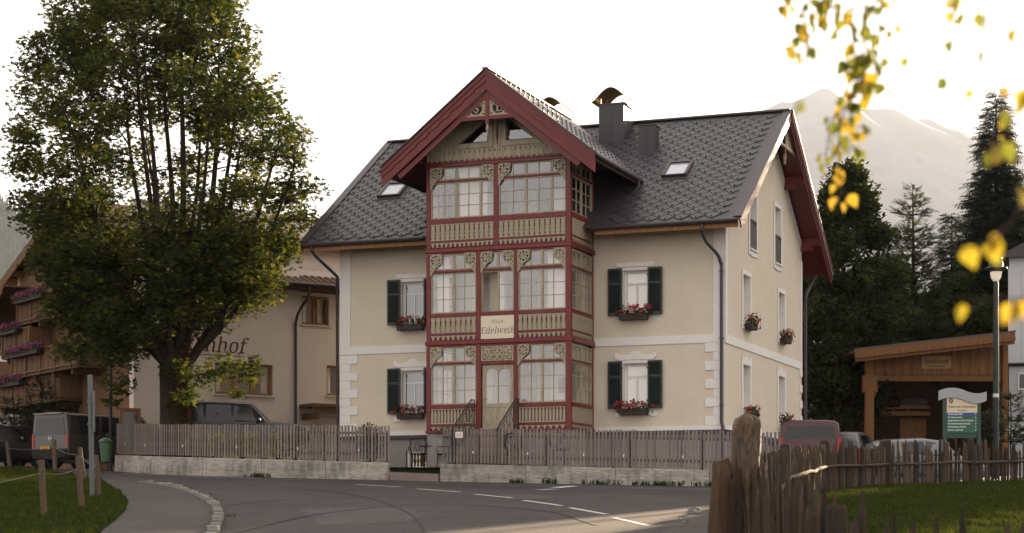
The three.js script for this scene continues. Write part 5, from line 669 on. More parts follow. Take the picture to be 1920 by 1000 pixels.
{ // the big maple
  const D = 62.8, base = at(325, 858, D); const t = thing('maple_tree', 'tall spreading maple with many upright limbs behind the left fence', 'tree', base), r = rand(404);
  const S = FOC / D, rel = (px, py, dz) => V((px - 325) / S, (858 - py) / S, dz);
  const limbs = [[180, 330, 3], [470, 300, 2.4], [420, 250, 3], [240, 230, -3], [150, 250, 1.5], [215, 150, -1.5], [260, 60, 0.8], [310, -10, -0.6], [350, 20, 1.2], [400, 60, -1.2], [455, 140, 0.6], [520, 240, -1], [560, 330, 1.4], [90, 330, -0.8], [300, 160, 2.6], [350, 200, -2.8], [130, 480, 1], [490, 430, 1.5]].map(a => rel(...a));
  // half-widths of the crown by row, as an uneven egg
  const rows = [[-40, 250, 400], [0, 130, 460], [60, 62, 482], [110, 40, 486], [170, 30, 545], [220, 24, 572], [280, 8, 606], [340, 8, 618], [390, 26, 600], [430, 48, 570], [460, 50, 560], [490, 50, 555], [520, 60, 545], [550, 75, 520], [580, 80, 480], [605, 90, 440], [640, 95, 290]];
  const clusters = []; for (const [py, a, b] of rows) { const cx = (a + b) / 2, hw = (b - a) / 2, zr = Math.min(hw / S * 0.9, 4.6); const n = Math.round((py > 570 ? 0.6 : py < 200 ? 1.5 : 1.15) * hw / 22) + 3;
    for (let i = 0; i < n * 2; i++) { const an = i / (n * 2) * 6.283 + rr(r, -.25, .25), q = 0.97 - 0.10 * r() - (i % 2 === 0 ? rr(r, 0.12, 0.5) : 0); const px = cx + Math.cos(an) * (hw - 22) * q, z = Math.sin(an) * zr * q; if (py > 200 && py < 440 && Math.abs(px - 315) < 130 && r() < 0.5) continue; clusters.push({ p: rel(px, py + rr(r, -24, 24), z), r: [rr(r, 0.55, 0.95), rr(r, 0.38, 0.62)], n: Math.round(rr(r, 110, 230)) }); } }
  for (const [px, py, z, R, n] of [[440, 700, 2.2, .8, 200], [480, 712, 2, .6, 150], [400, 720, 2.6, .7, 180], [370, 752, 2, .5, 120], [490, 690, 2.4, .35, 60], [465, 748, 2.2, .3, 60], [240, 730, 1.8, .6, 160], [250, 690, 2.2, .8, 200], [205, 660, 1.6, .9, 220], [225, 760, 1.5, .35, 70], [300, 640, 2.6, .9, 230], [340, 610, 2.4, .8, 200], [160, 600, 1, .9, 220], [345, 760, 1, .45, 120], [350, 700, 1.5, .7, 200], [420, 560, 2.5, .7, 170], [460, 540, 2, .7, 170]]) clusters.push({ p: rel(px, py, z), r: [R, R * 0.6], n });
  broadleaf(t, { forkH: 3.0, trunkR: 0.5, limbs, clusters, leaf: mapleLeaf, size: 0.19, hues: leafHues, seed: 405, bark: bark([0.13, 0.09, 0.065]) });
  // ivy on the sunny side of the trunk
  const iv = thing('ivy', 'reddish ivy climbing the right side of the maple trunk', 'ivy', base), ms = [], cs = []; for (let i = 0; i < 900; i++) { const a = rr(r, -1.4, 1.2), y = rr(r, 0.2, 4.6); ms.push(M4(V(Math.cos(a) * (0.5 + r() * 0.14), y, Math.sin(a) * 0.5 + 0.1), new THREE.Euler(r() * 3, r() * 6, r() * 3), rr(r, 0.07, 0.13))); cs.push(lin(...[[0.16, 0.07, 0.02], [0.10, 0.10, 0.02], [0.2, 0.05, 0.02]][Math.floor(r() * 3)])); } copies('ivy_leaves', mapleLeaf, MT.leaf, ms, iv, cs); part('stem', tube(curve([V(0.52, 0, 0.2), V(0.5, 1.6, 0.25), V(0.5, 3.2, 0.1), V(0.45, 4.6, 0.2)], 8), 0.02, 5), bark([0.1, 0.07, 0.05]), iv);
}
function bigBroad(name, label, px, pyBase, d, w, pyTop, seed, hues, nC, group) {
  const base = at(px, pyBase, d), S = FOC / d, y0 = gy(base.x, d) - 0.1, H = at(px, pyTop, d).y - y0, W = w / S / 2, t = thing(name, label, 'tree', base.setY(y0), 0, group), r = rand(seed), cl = [], lm = [];
  for (let i = 0; i < 7; i++) { const a = i * 0.9 + r(); lm.push(V(Math.cos(a) * W * 0.5, H * rr(r, 0.55, 0.93), Math.sin(a) * W * 0.5)); }
  for (let i = 0; i < nC; i++) { const v = Math.pow(r(), 0.8), y = H * (0.1 + 0.88 * v), k = Math.sin(Math.PI * Math.min(1, 0.18 + 0.8 * v)) * W, a = r() * 6.283, q = 0.55 + 0.42 * r(); cl.push({ p: V(Math.cos(a) * k * q, y, Math.sin(a) * k * q), r: [W * rr(r, 0.22, 0.34), W * rr(r, 0.16, 0.24)], n: Math.round(rr(r, 130, 210)) }); }
  broadleaf(t, { forkH: H * 0.25, trunkR: 0.28, limbs: lm, clusters: cl, leaf: ovalLeaf, size: 0.24, hues, seed: seed + 1, bark: bark([0.08, 0.06, 0.05]) });
}
const spray = (() => { const L = []; for (let k = 0; k < 9; k++) { const t = k / 9, s = k % 2 ? 1 : -1, l = 0.34 * (1 - t * 0.6), x = t * 0.9; L.push(x, 0, 0, x + 0.16 + l * 0.5, -0.04, s * l, x + 0.14, 0.012, 0); } L.push(0, 0, 0.02, 1.15, -0.05, 0, 0, 0, -0.02); return triangles(L); })();
function conifer(name, label, base, H, R, seed, hue, kind, group, dens = 1) {
  const t = thing(name, label, 'tree', base, 0, group), r = rand(seed), ms = [], cs = [], br = []; part('trunk', tube([V(0, -0.5, 0), V(0.03, H * 0.5, 0), V(0, H * 0.99, 0)], [H * 0.017, H * 0.01, 0.015], 8), bark([0.09, 0.062, 0.048]), t);
  const levels = Math.round(H * (kind === 'pine' ? 2.6 : 3.4));
  for (let l = 0; l < levels; l++) { const v = (l + 0.3) / levels, y = H * (0.05 + 0.94 * v), rad = R * (kind === 'pine' ? Math.pow(1 - v, 0.6) * (0.75 + 0.3 * Math.sin(l * 1.7)) : (1 - v) * 0.97 + 0.03), n = kind === 'pine' ? 7 : 10;
    for (let k = 0; k < n; k++) { const a = k / n * 6.283 + l * 1.3 + rr(r, -.3, .3), len = rad * rr(r, 0.7, 1.08) + 0.12, up = kind === 'pine' ? 0.25 : v > 0.8 ? 0.5 : -0.12, e = V(Math.cos(a) * len, y + up * len - (kind === 'pine' ? 0 : 0.1 * len), Math.sin(a) * len), m = V(Math.cos(a) * len * 0.5, y + (kind === 'pine' ? 0.02 : -0.16) * len, Math.sin(a) * len * 0.5), b = V(0, y, 0); if (len > 0.5) br.push(tube([b, m, e], [0.012 + len * 0.012, 0.012 + len * 0.006, 0.006], 4, false));
      const steps = Math.max(2, Math.round(len * 4.2 * dens)); for (let s = 1; s <= steps; s++) { const q = s / steps; if (q < (kind === 'pine' ? 0.4 : 0.15)) continue; const p = q < 0.5 ? b.clone().lerp(m, q * 2) : m.clone().lerp(e, q * 2 - 1); for (const w of [-0.75, 0, 0.75]) { if (r() < 0.12) continue; const sc = (kind === 'pine' ? 0.5 : 0.8) * rr(r, 0.7, 1.25) * Math.min(1.15, 0.45 + len * 0.35); ms.push(M4(p.clone().add(V(rr(r, -.1, .1), rr(r, -.12, .12), rr(r, -.1, .1))), new THREE.Euler(rr(r, -.5, .5), -a + w + rr(r, -.3, .3), (kind === 'pine' ? rr(r, -.2, .8) : rr(r, -.55, .15)), 'YXZ'), sc)); cs.push(lin(...hue).multiplyScalar(rr(r, 0.6, 1.5))); } } } }
  part('branches', merge(br), bark([0.07, 0.05, 0.04]), t); copies('crown', spray, MT.leaf, ms, t, cs);
}
{
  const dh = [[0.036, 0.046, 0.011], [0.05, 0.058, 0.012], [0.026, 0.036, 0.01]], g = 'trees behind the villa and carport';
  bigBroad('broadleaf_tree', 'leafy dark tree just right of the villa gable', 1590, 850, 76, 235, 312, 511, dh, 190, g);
  [[1555, 510], [1615, 540], [1690, 500], [1760, 530], [1835, 470], [1910, 440]].forEach(([px, top], i) => bigBroad('broadleaf_tree', ['first', 'second', 'third', 'fourth', 'fifth', 'sixth'][i] + ' from the left of the shaded trees far behind the carport', px, 850, 98, 170, top, 540 + i * 3, dh, 46, g)); bigBroad('broadleaf_tree', 'leafy tree added behind the villa gable to shade the road, mostly hidden', 1440, 850, 80, 200, 228, 517, dh, 150, g); bigBroad('broadleaf_tree', 'low leafy tree behind the carport roof', 1640, 860, 84, 260, 500, 513, dh, 70, g); bigBroad('broadleaf_tree', 'shaded leafy tree above the right end of the carport', 1800, 860, 86, 230, 520, 515, dh, 60, g);  // the tree behind the villa gable is added to keep sun off the road
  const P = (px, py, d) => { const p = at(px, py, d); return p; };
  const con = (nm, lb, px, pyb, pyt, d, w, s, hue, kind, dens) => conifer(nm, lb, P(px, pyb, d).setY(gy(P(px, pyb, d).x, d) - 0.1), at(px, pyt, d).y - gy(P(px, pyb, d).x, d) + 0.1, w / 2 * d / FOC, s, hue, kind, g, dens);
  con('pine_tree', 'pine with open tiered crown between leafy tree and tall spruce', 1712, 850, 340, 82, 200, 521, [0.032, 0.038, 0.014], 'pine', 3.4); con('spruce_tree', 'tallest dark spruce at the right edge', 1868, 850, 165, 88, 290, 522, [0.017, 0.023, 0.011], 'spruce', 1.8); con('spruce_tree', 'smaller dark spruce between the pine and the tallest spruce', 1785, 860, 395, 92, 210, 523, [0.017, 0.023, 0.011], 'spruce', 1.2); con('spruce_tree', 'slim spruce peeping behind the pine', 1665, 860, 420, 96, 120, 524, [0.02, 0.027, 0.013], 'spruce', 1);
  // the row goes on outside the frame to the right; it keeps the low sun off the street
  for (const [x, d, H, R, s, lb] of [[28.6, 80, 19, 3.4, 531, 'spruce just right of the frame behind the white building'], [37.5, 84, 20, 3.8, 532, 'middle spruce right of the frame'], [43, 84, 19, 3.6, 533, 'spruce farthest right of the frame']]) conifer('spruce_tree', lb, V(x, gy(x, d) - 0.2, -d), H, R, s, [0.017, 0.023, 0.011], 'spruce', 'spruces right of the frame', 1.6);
}
{ // clipped conifers and low shrubs
  for (const [px, pyb, pyt, d, w, s, lb] of [[78, 830, 712, 74, 110, 601, 'dark bushy conifer below the flowered balconies, behind the black car'], [145, 820, 700, 75, 75, 602, 'upright dark conifer behind the van'], [25, 845, 742, 72, 95, 603, 'low dark conifer at the left edge beyond the cars'], [1895, 840, 735, 64, 110, 604, 'dark shrub behind the street lamp at the right edge'], [1845, 835, 770, 63, 60, 605, 'dark shrub right of the information board']]) conifer('conifer_shrub', lb, at(px, pyb, d), (pyb - pyt) * d / FOC, w / 2 * d / FOC, s, [0.014, 0.02, 0.009], 'pine', 'dark shrubs', 3);
  const bush = (name, label, c, R, n, hues, seed, leaf = ovalLeaf, size = 0.07) => { const t = thing(name, label, 'shrub', c), r = rand(seed), ms = [], cs = []; const st = []; for (let k = 0; k < 9; k++) st.push(tube([V(0, 0, 0), V(rr(r, -.5, .5) * R[0], R[1] * 0.8, rr(r, -.5, .5) * R[2]), V(rr(r, -.9, .9) * R[0], R[1] * rr(r, 1.1, 1.8), rr(r, -.8, .8) * R[2])], [0.02, 0.012, 0.005], 5)); part('stems', merge(st), bark([0.08, 0.06, 0.04]), t); for (let i = 0; i < n; i++) { const d = V(rr(r, -1, 1), rr(r, -1, 1), rr(r, -1, 1)); if (d.lengthSq() > 1) { i--; continue; } ms.push(M4(V(d.x * R[0], R[1] + d.y * R[1], d.z * R[2]), new THREE.Euler(r() * 3, r() * 6, r() * 3), size * rr(r, .6, 1.3))); cs.push(lin(...hues[Math.floor(r() * hues.length)]).multiplyScalar(rr(r, .7, 1.3))); } copies('foliage', leaf, MT.leaf, ms, t, cs); };
  bush('rose_bush', 'rose bush behind the end of the left picket fence', at(693, 868, 58.6), [0.5, 0.62, 0.45], 1500, [[0.05, 0.07, 0.025], [0.06, 0.06, 0.025], [0.16, 0.12, 0.10]], 611, ovalLeaf, 0.075);
  for (const [px, d, s] of [[520, 60, 612], [455, 60.6, 613], [395, 61.2, 614]]) bush('hedge_bush', ['yellow-green hedge bush behind the left pickets nearest the villa', 'middle yellow-green hedge bush behind the left pickets', 'yellow-green hedge bush behind the left pickets nearest the maple'][s - 612], at(px, 862, d), [0.95, 0.45, 0.4], 2000, [[0.10, 0.10, 0.02], [0.13, 0.11, 0.02], [0.07, 0.08, 0.02]], s, ovalLeaf, 0.08);
}
// ---------- neighbouring buildings ----------
{
  const TH = 34.4 * Math.PI / 180, base = V(-14, gy(-14, 70) - 0.05, -70);
  const t = thing('guest_house', 'large alpine guest house with flowered wooden balconies and lettered white wall behind the maple', 'house', base, TH); const P = (n, g, m, p = t) => part(n, g, m, p);
  const wallW = stucco([0.66, 0.56, 0.465]), dw = wood([0.13, 0.066, 0.034]), mw = wood([0.19, 0.10, 0.05]), tileM = mat([0.16, 0.09, 0.06], { map: T.patch, bumpMap: T.grain, bumpScale: 0.02, roughness: 0.85 });
  const openA = [[3.3, 5.75, 3.05, 4.25], [2.0, 3.1, 5.95, 7.0]], sA = poly([[0, -0.5], [6.9, -0.5], [6.9, 8.1], [0, 8.1]]); openA.forEach(h => sA.holes.push(rectHole(...h))); P('wall', extrude(sA, 0.4, -0.4), wallW);
  const openB = [[7.2, 8.4, 5.95, 7.1], [8.3, 9.6, 3.2, 4.4]], sB = poly([[6.9, -0.5], [14, -0.5], [14, 8.1], [6.9, 8.1]]); openB.forEach(h => sB.holes.push(rectHole(...h))); P('wall', extrude(sB, 0.4, -0.75), wallW);
  const openC = [[5.6, 7.2, 8.35, 9.45]], sC = poly([[0.6, 8.1], [14, 8.1], [14, 10.4], [0.6, 10.4]]); openC.forEach(h => sC.holes.push(rectHole(...h))); P('wall', extrude(sC, 0.4, -1.75), wallW);
  P('wall', boxAt(13.6, 14, -0.5, 10, -12, -1.76), wallW); P('wall', boxAt(0, 14, -0.5, 9, -12.3, -12), wallW);
  P('wall', extrude(poly([[0.4, -0.5], [12, -0.5], [12, 8.4], [6, 10.4], [0.4, 8.4]]), 0.4, 0).rotateY(Math.PI / 2), mw).userData.label = 'dark timber gable front';
  const win = (x0, x1, y0, y1, z, n) => { const w = new THREE.Group(); w.name = 'window'; t.add(w); const L = [boxAt(x0, x0 + 0.09, y0, y1, z - 0.22, z - 0.1), boxAt(x1 - 0.09, x1, y0, y1, z - 0.22, z - 0.1), boxAt(x0 + 0.09, x1 - 0.09, y1 - 0.09, y1, z - 0.22, z - 0.1), boxAt(x0 + 0.09, x1 - 0.09, y0, y0 + 0.09, z - 0.22, z - 0.1)]; const c = (x1 - x0 - 0.18) / n; for (let i = 1; i < n; i++) L.push(boxAt(x0 + 0.09 + i * c - 0.06, x0 + 0.09 + i * c + 0.06, y0 + 0.09, y1 - 0.09, z - 0.21, z - 0.11)); part('frame', merge(L), wood([0.34, 0.17, 0.07]), w); for (let i = 0; i < n; i++) part('pane', boxAt(x0 + 0.09 + i * c + (i ? 0.06 : 0), x0 + 0.09 + (i + 1) * c - (i < n - 1 ? 0.06 : 0), y0 + 0.09, y1 - 0.09, z - 0.172, z - 0.168), MT.glass, w); part('sill', boxAt(x0 - 0.06, x1 + 0.06, y0 - 0.06, y0, z - 0.1, z + 0.1), mat([0.5, 0.42, 0.36]), w); part('curtain', merge([boxAt(x0 + 0.1, x0 + 0.35, y0, y1, z - 0.34, z - 0.33), boxAt(x1 - 0.35, x1 - 0.1, y0, y1, z - 0.34, z - 0.33)]), MT.curtain, w); };
  win(...openA[0], 0, 3); win(...openA[1], 0, 2); win(...openB[0], -0.35, 2); win(...openB[1], -0.35, 2); win(...openC[0], -1.35, 2);
  // tiled skirt roof over the lower storeys
  const sk = new THREE.Group(); sk.name = 'skirt_roof'; t.add(sk); part('deck', extrude(poly([[-1.36, 8.12], [0.85, 7.32], [0.85, 7.4], [-1.36, 8.22]]), 12.5, 0).rotateY(-Math.PI / 2).translate(14.2, 0, 0).applyMatrix4(new THREE.Matrix4().makeScale(1, 1, 1)), tileM, sk);
  for (let i = 0; i < 40; i++) part('tile_course', bar(V(1.75 + i * 0.31, 7.42, 0.86), V(1.75 + i * 0.31, 8.24, -1.35), 0.14, 0.05), tileM, sk);
  part('eaves', boxAt(1.7, 14.2, 7.2, 7.31, -0.2, 0.82), dw, sk); part('gutter', tube([V(1.6, 7.36, 0.95), V(14.2, 7.36, 0.95)], 0.075, 8), MT.darkMetal, sk);
  P('downpipe', merge([tube(curve([V(6.85, 7.3, 0.92), V(6.85, 7.0, 0.9), V(6.72, 6.3, 0.25), V(6.7, 5.9, 0.09), V(6.7, 5.6, 0.08)], 14), 0.055, 8), tube([V(6.7, 5.6, 0.08), V(6.7, -0.3, 0.08)], 0.055, 8)]), MT.darkMetal);
  P('entrance_canopy', merge([boxAt(7.0, 13, 2.65, 2.78, -0.34, 0.9), boxAt(7.05, 13, 2.42, 2.64, 0.7, 0.82), boxAt(7.2, 7.35, 2.2, 2.42, -0.3, 0.85)]), mw);
  // main roof
  const rf = new THREE.Group(); rf.name = 'main_roof'; t.add(rf); const sl = 0.35; for (const s of [-1, 1]) { const zr = -6, e = 7.4, w = s > 0 ? [[zr, 10.95], [zr + e, 10.95 - sl * e], [zr + e, 10.75 - sl * e], [zr, 10.75]] : [[zr, 10.95], [zr, 10.75], [zr - e, 10.75 - sl * e], [zr - e, 10.95 - sl * e]]; if (s > 0) w.splice(1, 2, [-0.9, 10.95 - sl * 5.1], [-0.9, 10.75 - sl * 5.1]); part('roof_slope', extrude(poly(w.map(([z, y]) => [-z, y])), 14.9, 0).rotateY(Math.PI / 2).translate(-0.4, 0, 0), dw, rf);
    for (let k = 0; k < 3; k++) part('bargeboard', bar(V(-0.42 - k * 0.03, 10.9 - k * 0.13, -6), V(-0.42 - k * 0.03, 10.9 - k * 0.13 - sl * (s > 0 ? 5.1 : 7.4), -6 + s * (s > 0 ? 5.1 : 7.4)), 0.05, 0.22), mw, rf); }
  for (const z of [-1.6, -4, -8.2, -11.6]) part('purlin', boxAt(-0.39, 0.1, 10.45 - sl * Math.abs(z + 6), 10.72 - sl * Math.abs(z + 6), z - 0.11, z + 0.11), mw, rf);
  for (let k = 0; k < 3; k++) P('porch_rake', bar(V(-1.3 - k * 0.03, 7.9 - k * 0.12, -10.4), V(-1.3 - k * 0.03, 5.8 - k * 0.12, -13.6), 0.05, 0.2), mw); P('porch_roof', bar(V(-0.7, 7.92, -10.4), V(-0.7, 5.82, -13.6), 1.2, 0.08), dw);
  // balconies
  const gp = V(-1, 0, 0); const bal = [[-10.4, -2, 6.4, 7.35, 0.7], [-11.6, -8.2, 5.1, 6.1, 0.9], [-9.6, -2.5, 4.15, 5.05, 1.2], [-12, -5, 3.05, 4.0, 0.9]];
  bal.forEach(([z0, z1, y0, y1, dpt], i) => { const b = new THREE.Group(); b.name = 'balcony'; t.add(b); part('deck', boxAt(-dpt, 0, y0 - 0.14, y0, z0, z1), dw, b); part('front_rail', merge([boxAt(-dpt - 0.06, -dpt + 0.04, y1 - 0.06, y1, z0, z1), boxAt(-dpt - 0.05, -dpt + 0.03, y0, y0 + 0.07, z0, z1)]), mw, b); part('end_rail', boxAt(-dpt, -0.01, y0, y1 - 0.05, z1 - 0.05, z1), mw, b); const n = Math.round((z1 - z0) / 0.19), g = boxAt(-dpt - 0.02, -dpt, y0 + 0.07, y1 - 0.06, -0.085, 0.085); for (let k = 0; k < n; k++) part('board', g, k % 3 ? mw : dw, b).position.z = z0 + (k + 0.5) * (z1 - z0) / n; for (let z = z0 + 0.1; z < z1; z += 1.6) part('stud', boxAt(-dpt - 0.07, -dpt - 0.025, y0 - 0.1, y1 - 0.07, z - 0.05, z + 0.05), mw, b); for (let z = z0 + 0.4; z < z1; z += 2) part('joist', boxAt(-dpt + 0.06, 0.05, y0 - 0.34, y0 - 0.145, z - 0.08, z + 0.08), dw, b); });
  const pk = [[0.30, 0.03, 0.14], [0.22, 0.015, 0.12], [0.38, 0.07, 0.2]], wp = (x, y, z) => V(x, y, z).applyAxisAngle(V(0, 1, 0), TH).add(base), gr = 'magenta flower boxes of the guest house';
  flowerBox(wp(-0.82, 7.1, -8.4), TH - Math.PI / 2, 3.2, 'magenta petunia box on the top balcony of the guest house', 701, pk, gr, 34, 0.2); flowerBox(wp(-1.02, 5.9, -10.3), TH - Math.PI / 2, 2.2, 'magenta petunia box on the short upper-left balcony of the guest house', 702, pk, gr, 40, 0.2); flowerBox(wp(-1.32, 4.8, -7.6), TH - Math.PI / 2, 3.4, 'magenta petunia box on the middle balcony of the guest house', 703, pk, gr, 42, 0.2); flowerBox(wp(-1.02, 3.75, -10.2), TH - Math.PI / 2, 3.0, 'magenta petunia box on the lowest balcony of the guest house', 704, pk, gr, 40, 0.2);
  // lettering painted on the wall, raised a little
  const f2 = await new FontLoader().loadAsync('fonts/droid/droid_serif_regular.typeface.json'), ink = mat([0.075, 0.035, 0.03]); const word = (s, size, x, y, sk) => { const g = new TextGeometry(s, { font: f2, size, depth: 0.012, curveSegments: 4 }); g.applyMatrix4(new THREE.Matrix4().makeShear(0, 0, sk, 0, 0, 0)); return P('lettering', metres(g).translate(x, y, 0.003), ink); };
  word('Appartements', 0.23, 1.25, 5.3, 0.16); word('xenhof', 0.56, 1.95, 4.64, 0.22); P('lettering', boxAt(1.2, 4.4, 4.50, 4.53, 0.003, 0.015), ink);
}
{ // small white house at the far left
  const b = at(-20, 790, 98), t = thing('white_house', 'small white house with brown balcony at the left edge', 'house', [b.x - 2, gy(-24, 98) - 0.3, b.z], 0.5); const P = (n, g, m) => part(n, g, m, t), dw = wood([0.13, 0.07, 0.04]);
  P('wall', boxAt(-5, 3.2, 0, 7.2, -6, 0), stucco([0.6, 0.57, 0.55])); P('upper_wall', boxAt(-5, 3.15, 7.2, 9.0, -6, -0.03), dw); P('roof', extrude(poly([[-6, 8.6], [4.2, 8.6], [-1, 11]]), 8, -7), mat([0.10, 0.085, 0.08]));
  P('balcony', merge([boxAt(-4, 3.5, 5.0, 5.15, 0, 1.2), boxAt(-4, 3.5, 5.15, 6.2, 1.12, 1.2), boxAt(3.42, 3.5, 5.15, 6.2, 0, 1.12)]), dw); P('balcony', merge([boxAt(-4, 1.5, 1.6, 1.75, 0, 1.2), boxAt(-4, 1.5, 1.75, 2.7, 1.12, 1.2)]), dw);
  for (const [x, y] of [[2.0, 3.2], [2.2, 0.6], [-0.5, 3.2], [2.1, 6.6]]) { const w = new THREE.Group(); w.name = 'window'; t.add(w); part('frame', merge([boxAt(x, x + 0.09, y, y + 1.2, 0.003, 0.05), boxAt(x + 0.71, x + 0.8, y, y + 1.2, 0.003, 0.05), boxAt(x + 0.09, x + 0.71, y + 1.11, y + 1.2, 0.003, 0.05), boxAt(x + 0.09, x + 0.71, y, y + 0.09, 0.003, 0.05)]), dw, w); part('pane', boxAt(x + 0.09, x + 0.71, y + 0.09, y + 1.11, 0.003, 0.02), phys([0.03, 0.03, 0.035], { roughness: 0.05 }), w); }
}
{ // carport
  const d = 74, b = at(1610, 850, d); b.y = gy(b.x, d) - 0.1; const t = thing('carport', 'open timber carport with slanting roof and name board beyond the rustic fence', 'carport', b, 0.03), S = FOC / d; const X = px => (px - 1610) / S, Y = py => (ROW - py) / S + EYE - b.y; const P = (n, g, m = MT.pine) => part(n, g, m, t);
  const roofY = x => Y(674) + (x - X(1590)) * (Y(640) - Y(674)) / (X(1890) - X(1590)), D = -6;
  P('roof', extrude(poly([[X(1590), roofY(X(1590)) + 0.25], [X(1590), roofY(X(1590)) + 0.31], [X(1890), roofY(X(1890)) + 0.31], [X(1890), roofY(X(1890)) + 0.25]].reverse()), 7.6, D - 0.3), MT.darkMetal);
  P('fascia', bar(V(X(1590), roofY(X(1590)) + 0.08, 1.3), V(X(1888), roofY(X(1888)) + 0.08, 1.3), 0.05, 0.32)); P('fascia', bar(V(X(1592), roofY(X(1592)) - 0.14, 1.2), V(X(1888), roofY(X(1888)) - 0.14, 1.2), 0.05, 0.14));
  P('soffit', bar(V(X(1590) + 0.01, roofY(X(1590)) + 0.2, -2.2), V(X(1888), roofY(X(1888)) + 0.2, -2.2), 6.8, 0.05), MT.soffit);
  const n = 42, x0 = X(1636), x1 = X(1888), yb = Y(703); const tones = [0.85, 1, 1.12].map(k => wood([0.23 * k, 0.108 * k, 0.044 * k])); for (let i = 0; i < n; i++) { const a = x0 + (x1 - x0) * i / n + 0.004, c = x0 + (x1 - x0) * (i + 1) / n - 0.004; part('board', extrude(poly([[a, yb], [c, yb], [c, roofY(c) - 0.08], [a, roofY(a) - 0.08]]), 0.03, 0.1), tones[(i * 5) % 3], t); }
  for (const [px, w, z] of [[1627, 0.32, 0.3], [1884, 0.22, 0.15], [1627, 0.25, -5.6], [1884, 0.25, -5.6], [1662, 0.16, -2.8]]) P('post', chamferBox(X(px) - w / 2, X(px) + w / 2, 0, roofY(X(px)) - (z > 0 ? 0.1 : 0.0), z - 0.15, z + 0.15, 0.012));
  P('post', chamferBox(X(1627) - 0.27, X(1627) + 0.3, Y(737), Y(706), 0.1, 0.44, 0.012)); P('beam', boxAt(X(1627) + 0.2, X(1884) - 0.1, yb - 0.25, yb - 0.01, -0.1, 0.08)); P('back_wall', boxAt(X(1622), X(1888), 0, roofY(X(1630)) - 0.2, D, D + 0.08), wood([0.12, 0.065, 0.035])); P('side_wall', boxAt(X(1884), X(1888), 0, roofY(X(1700)) - 0.2, D + 0.1, -0.3), wood([0.12, 0.065, 0.035]));
  P('shelf', merge([boxAt(X(1636), X(1775), Y(773), Y(765), -3, -2.4), boxAt(X(1652), X(1657), 0, Y(773), -2.6, -2.5), boxAt(X(1636), X(1775), Y(760), Y(757), -3, -2.4), boxAt(X(1700), X(1704), Y(765), Y(757), -2.5, -2.4), boxAt(X(1730), X(1734), Y(765), Y(757), -2.5, -2.4)])); P('bench_panel', boxAt(X(1724), X(1775), 0, Y(776), -3.2, -3.1));
  P('brace', bar(V(X(1636), Y(745), 0.0), V(X(1660), Y(706), -0.6), 0.12, 0.12));
  P('floodlight', merge([boxAt(X(1748), X(1759), Y(662), Y(656), 0.14, 0.22), boxAt(X(1752), X(1755), Y(656), Y(653), 0.14, 0.2)]), mat([0.25, 0.25, 0.26], { roughness: 0.4 }));
  const cv = document.createElement('canvas'); cv.width = 768; cv.height = 340; const c = cv.getContext('2d'); c.fillStyle = '#8c6f4e'; c.fillRect(0, 0, 768, 340); for (let i = 0; i < 90; i++) { c.fillStyle = i % 2 ? 'rgba(70,48,30,0.12)' : 'rgba(190,160,120,0.10)'; c.fillRect(0, (i * 37) % 340, 768, 2 + i % 3); } c.fillStyle = '#30231a'; c.textAlign = 'center'; c.font = '44px sans-serif'; c.fillText('V I L L A', 384, 76); c.font = 'italic bold 130px serif'; c.fillText('Edelweiß', 384, 200); c.font = 'bold 54px sans-serif'; c.fillText('FREMDENZIMMER', 384, 296);
  const tx = new THREE.CanvasTexture(cv); tx.colorSpace = THREE.SRGBColorSpace; const sw = X(1783) - X(1727), sg = new THREE.BoxGeometry(sw, Y(668) - Y(692), 0.03).translate((X(1783) + X(1727)) / 2, (Y(668) + Y(692)) / 2, 0.16); const e = wood([0.3, 0.2, 0.12]); P('name_board', sg, [e, e, e, e, mat([1, 1, 1], { map: tx, roughness: 0.7 }), e]).userData.label = 'wooden name board with dark lettering';
  const r = rand(801); const wp = [[X(1690), -1.0]]; // stored things under the roof
  const st = thing('stacked_crate', 'dark covered load on the carport shelf', 'load', V(X(1745), Y(757), -2.7).applyAxisAngle(V(0, 1, 0), 0.03).add(b)); part('cover', metres(new THREE.SphereGeometry(0.5, 12, 8)).scale(1.2, 0.5, 0.5).translate(0, 0.2, 0), mat([0.05, 0.045, 0.04]), st); part('pallet', boxAt(-0.6, 0.6, 0, 0.08, -0.3, 0.3), MT.pine, st);
}
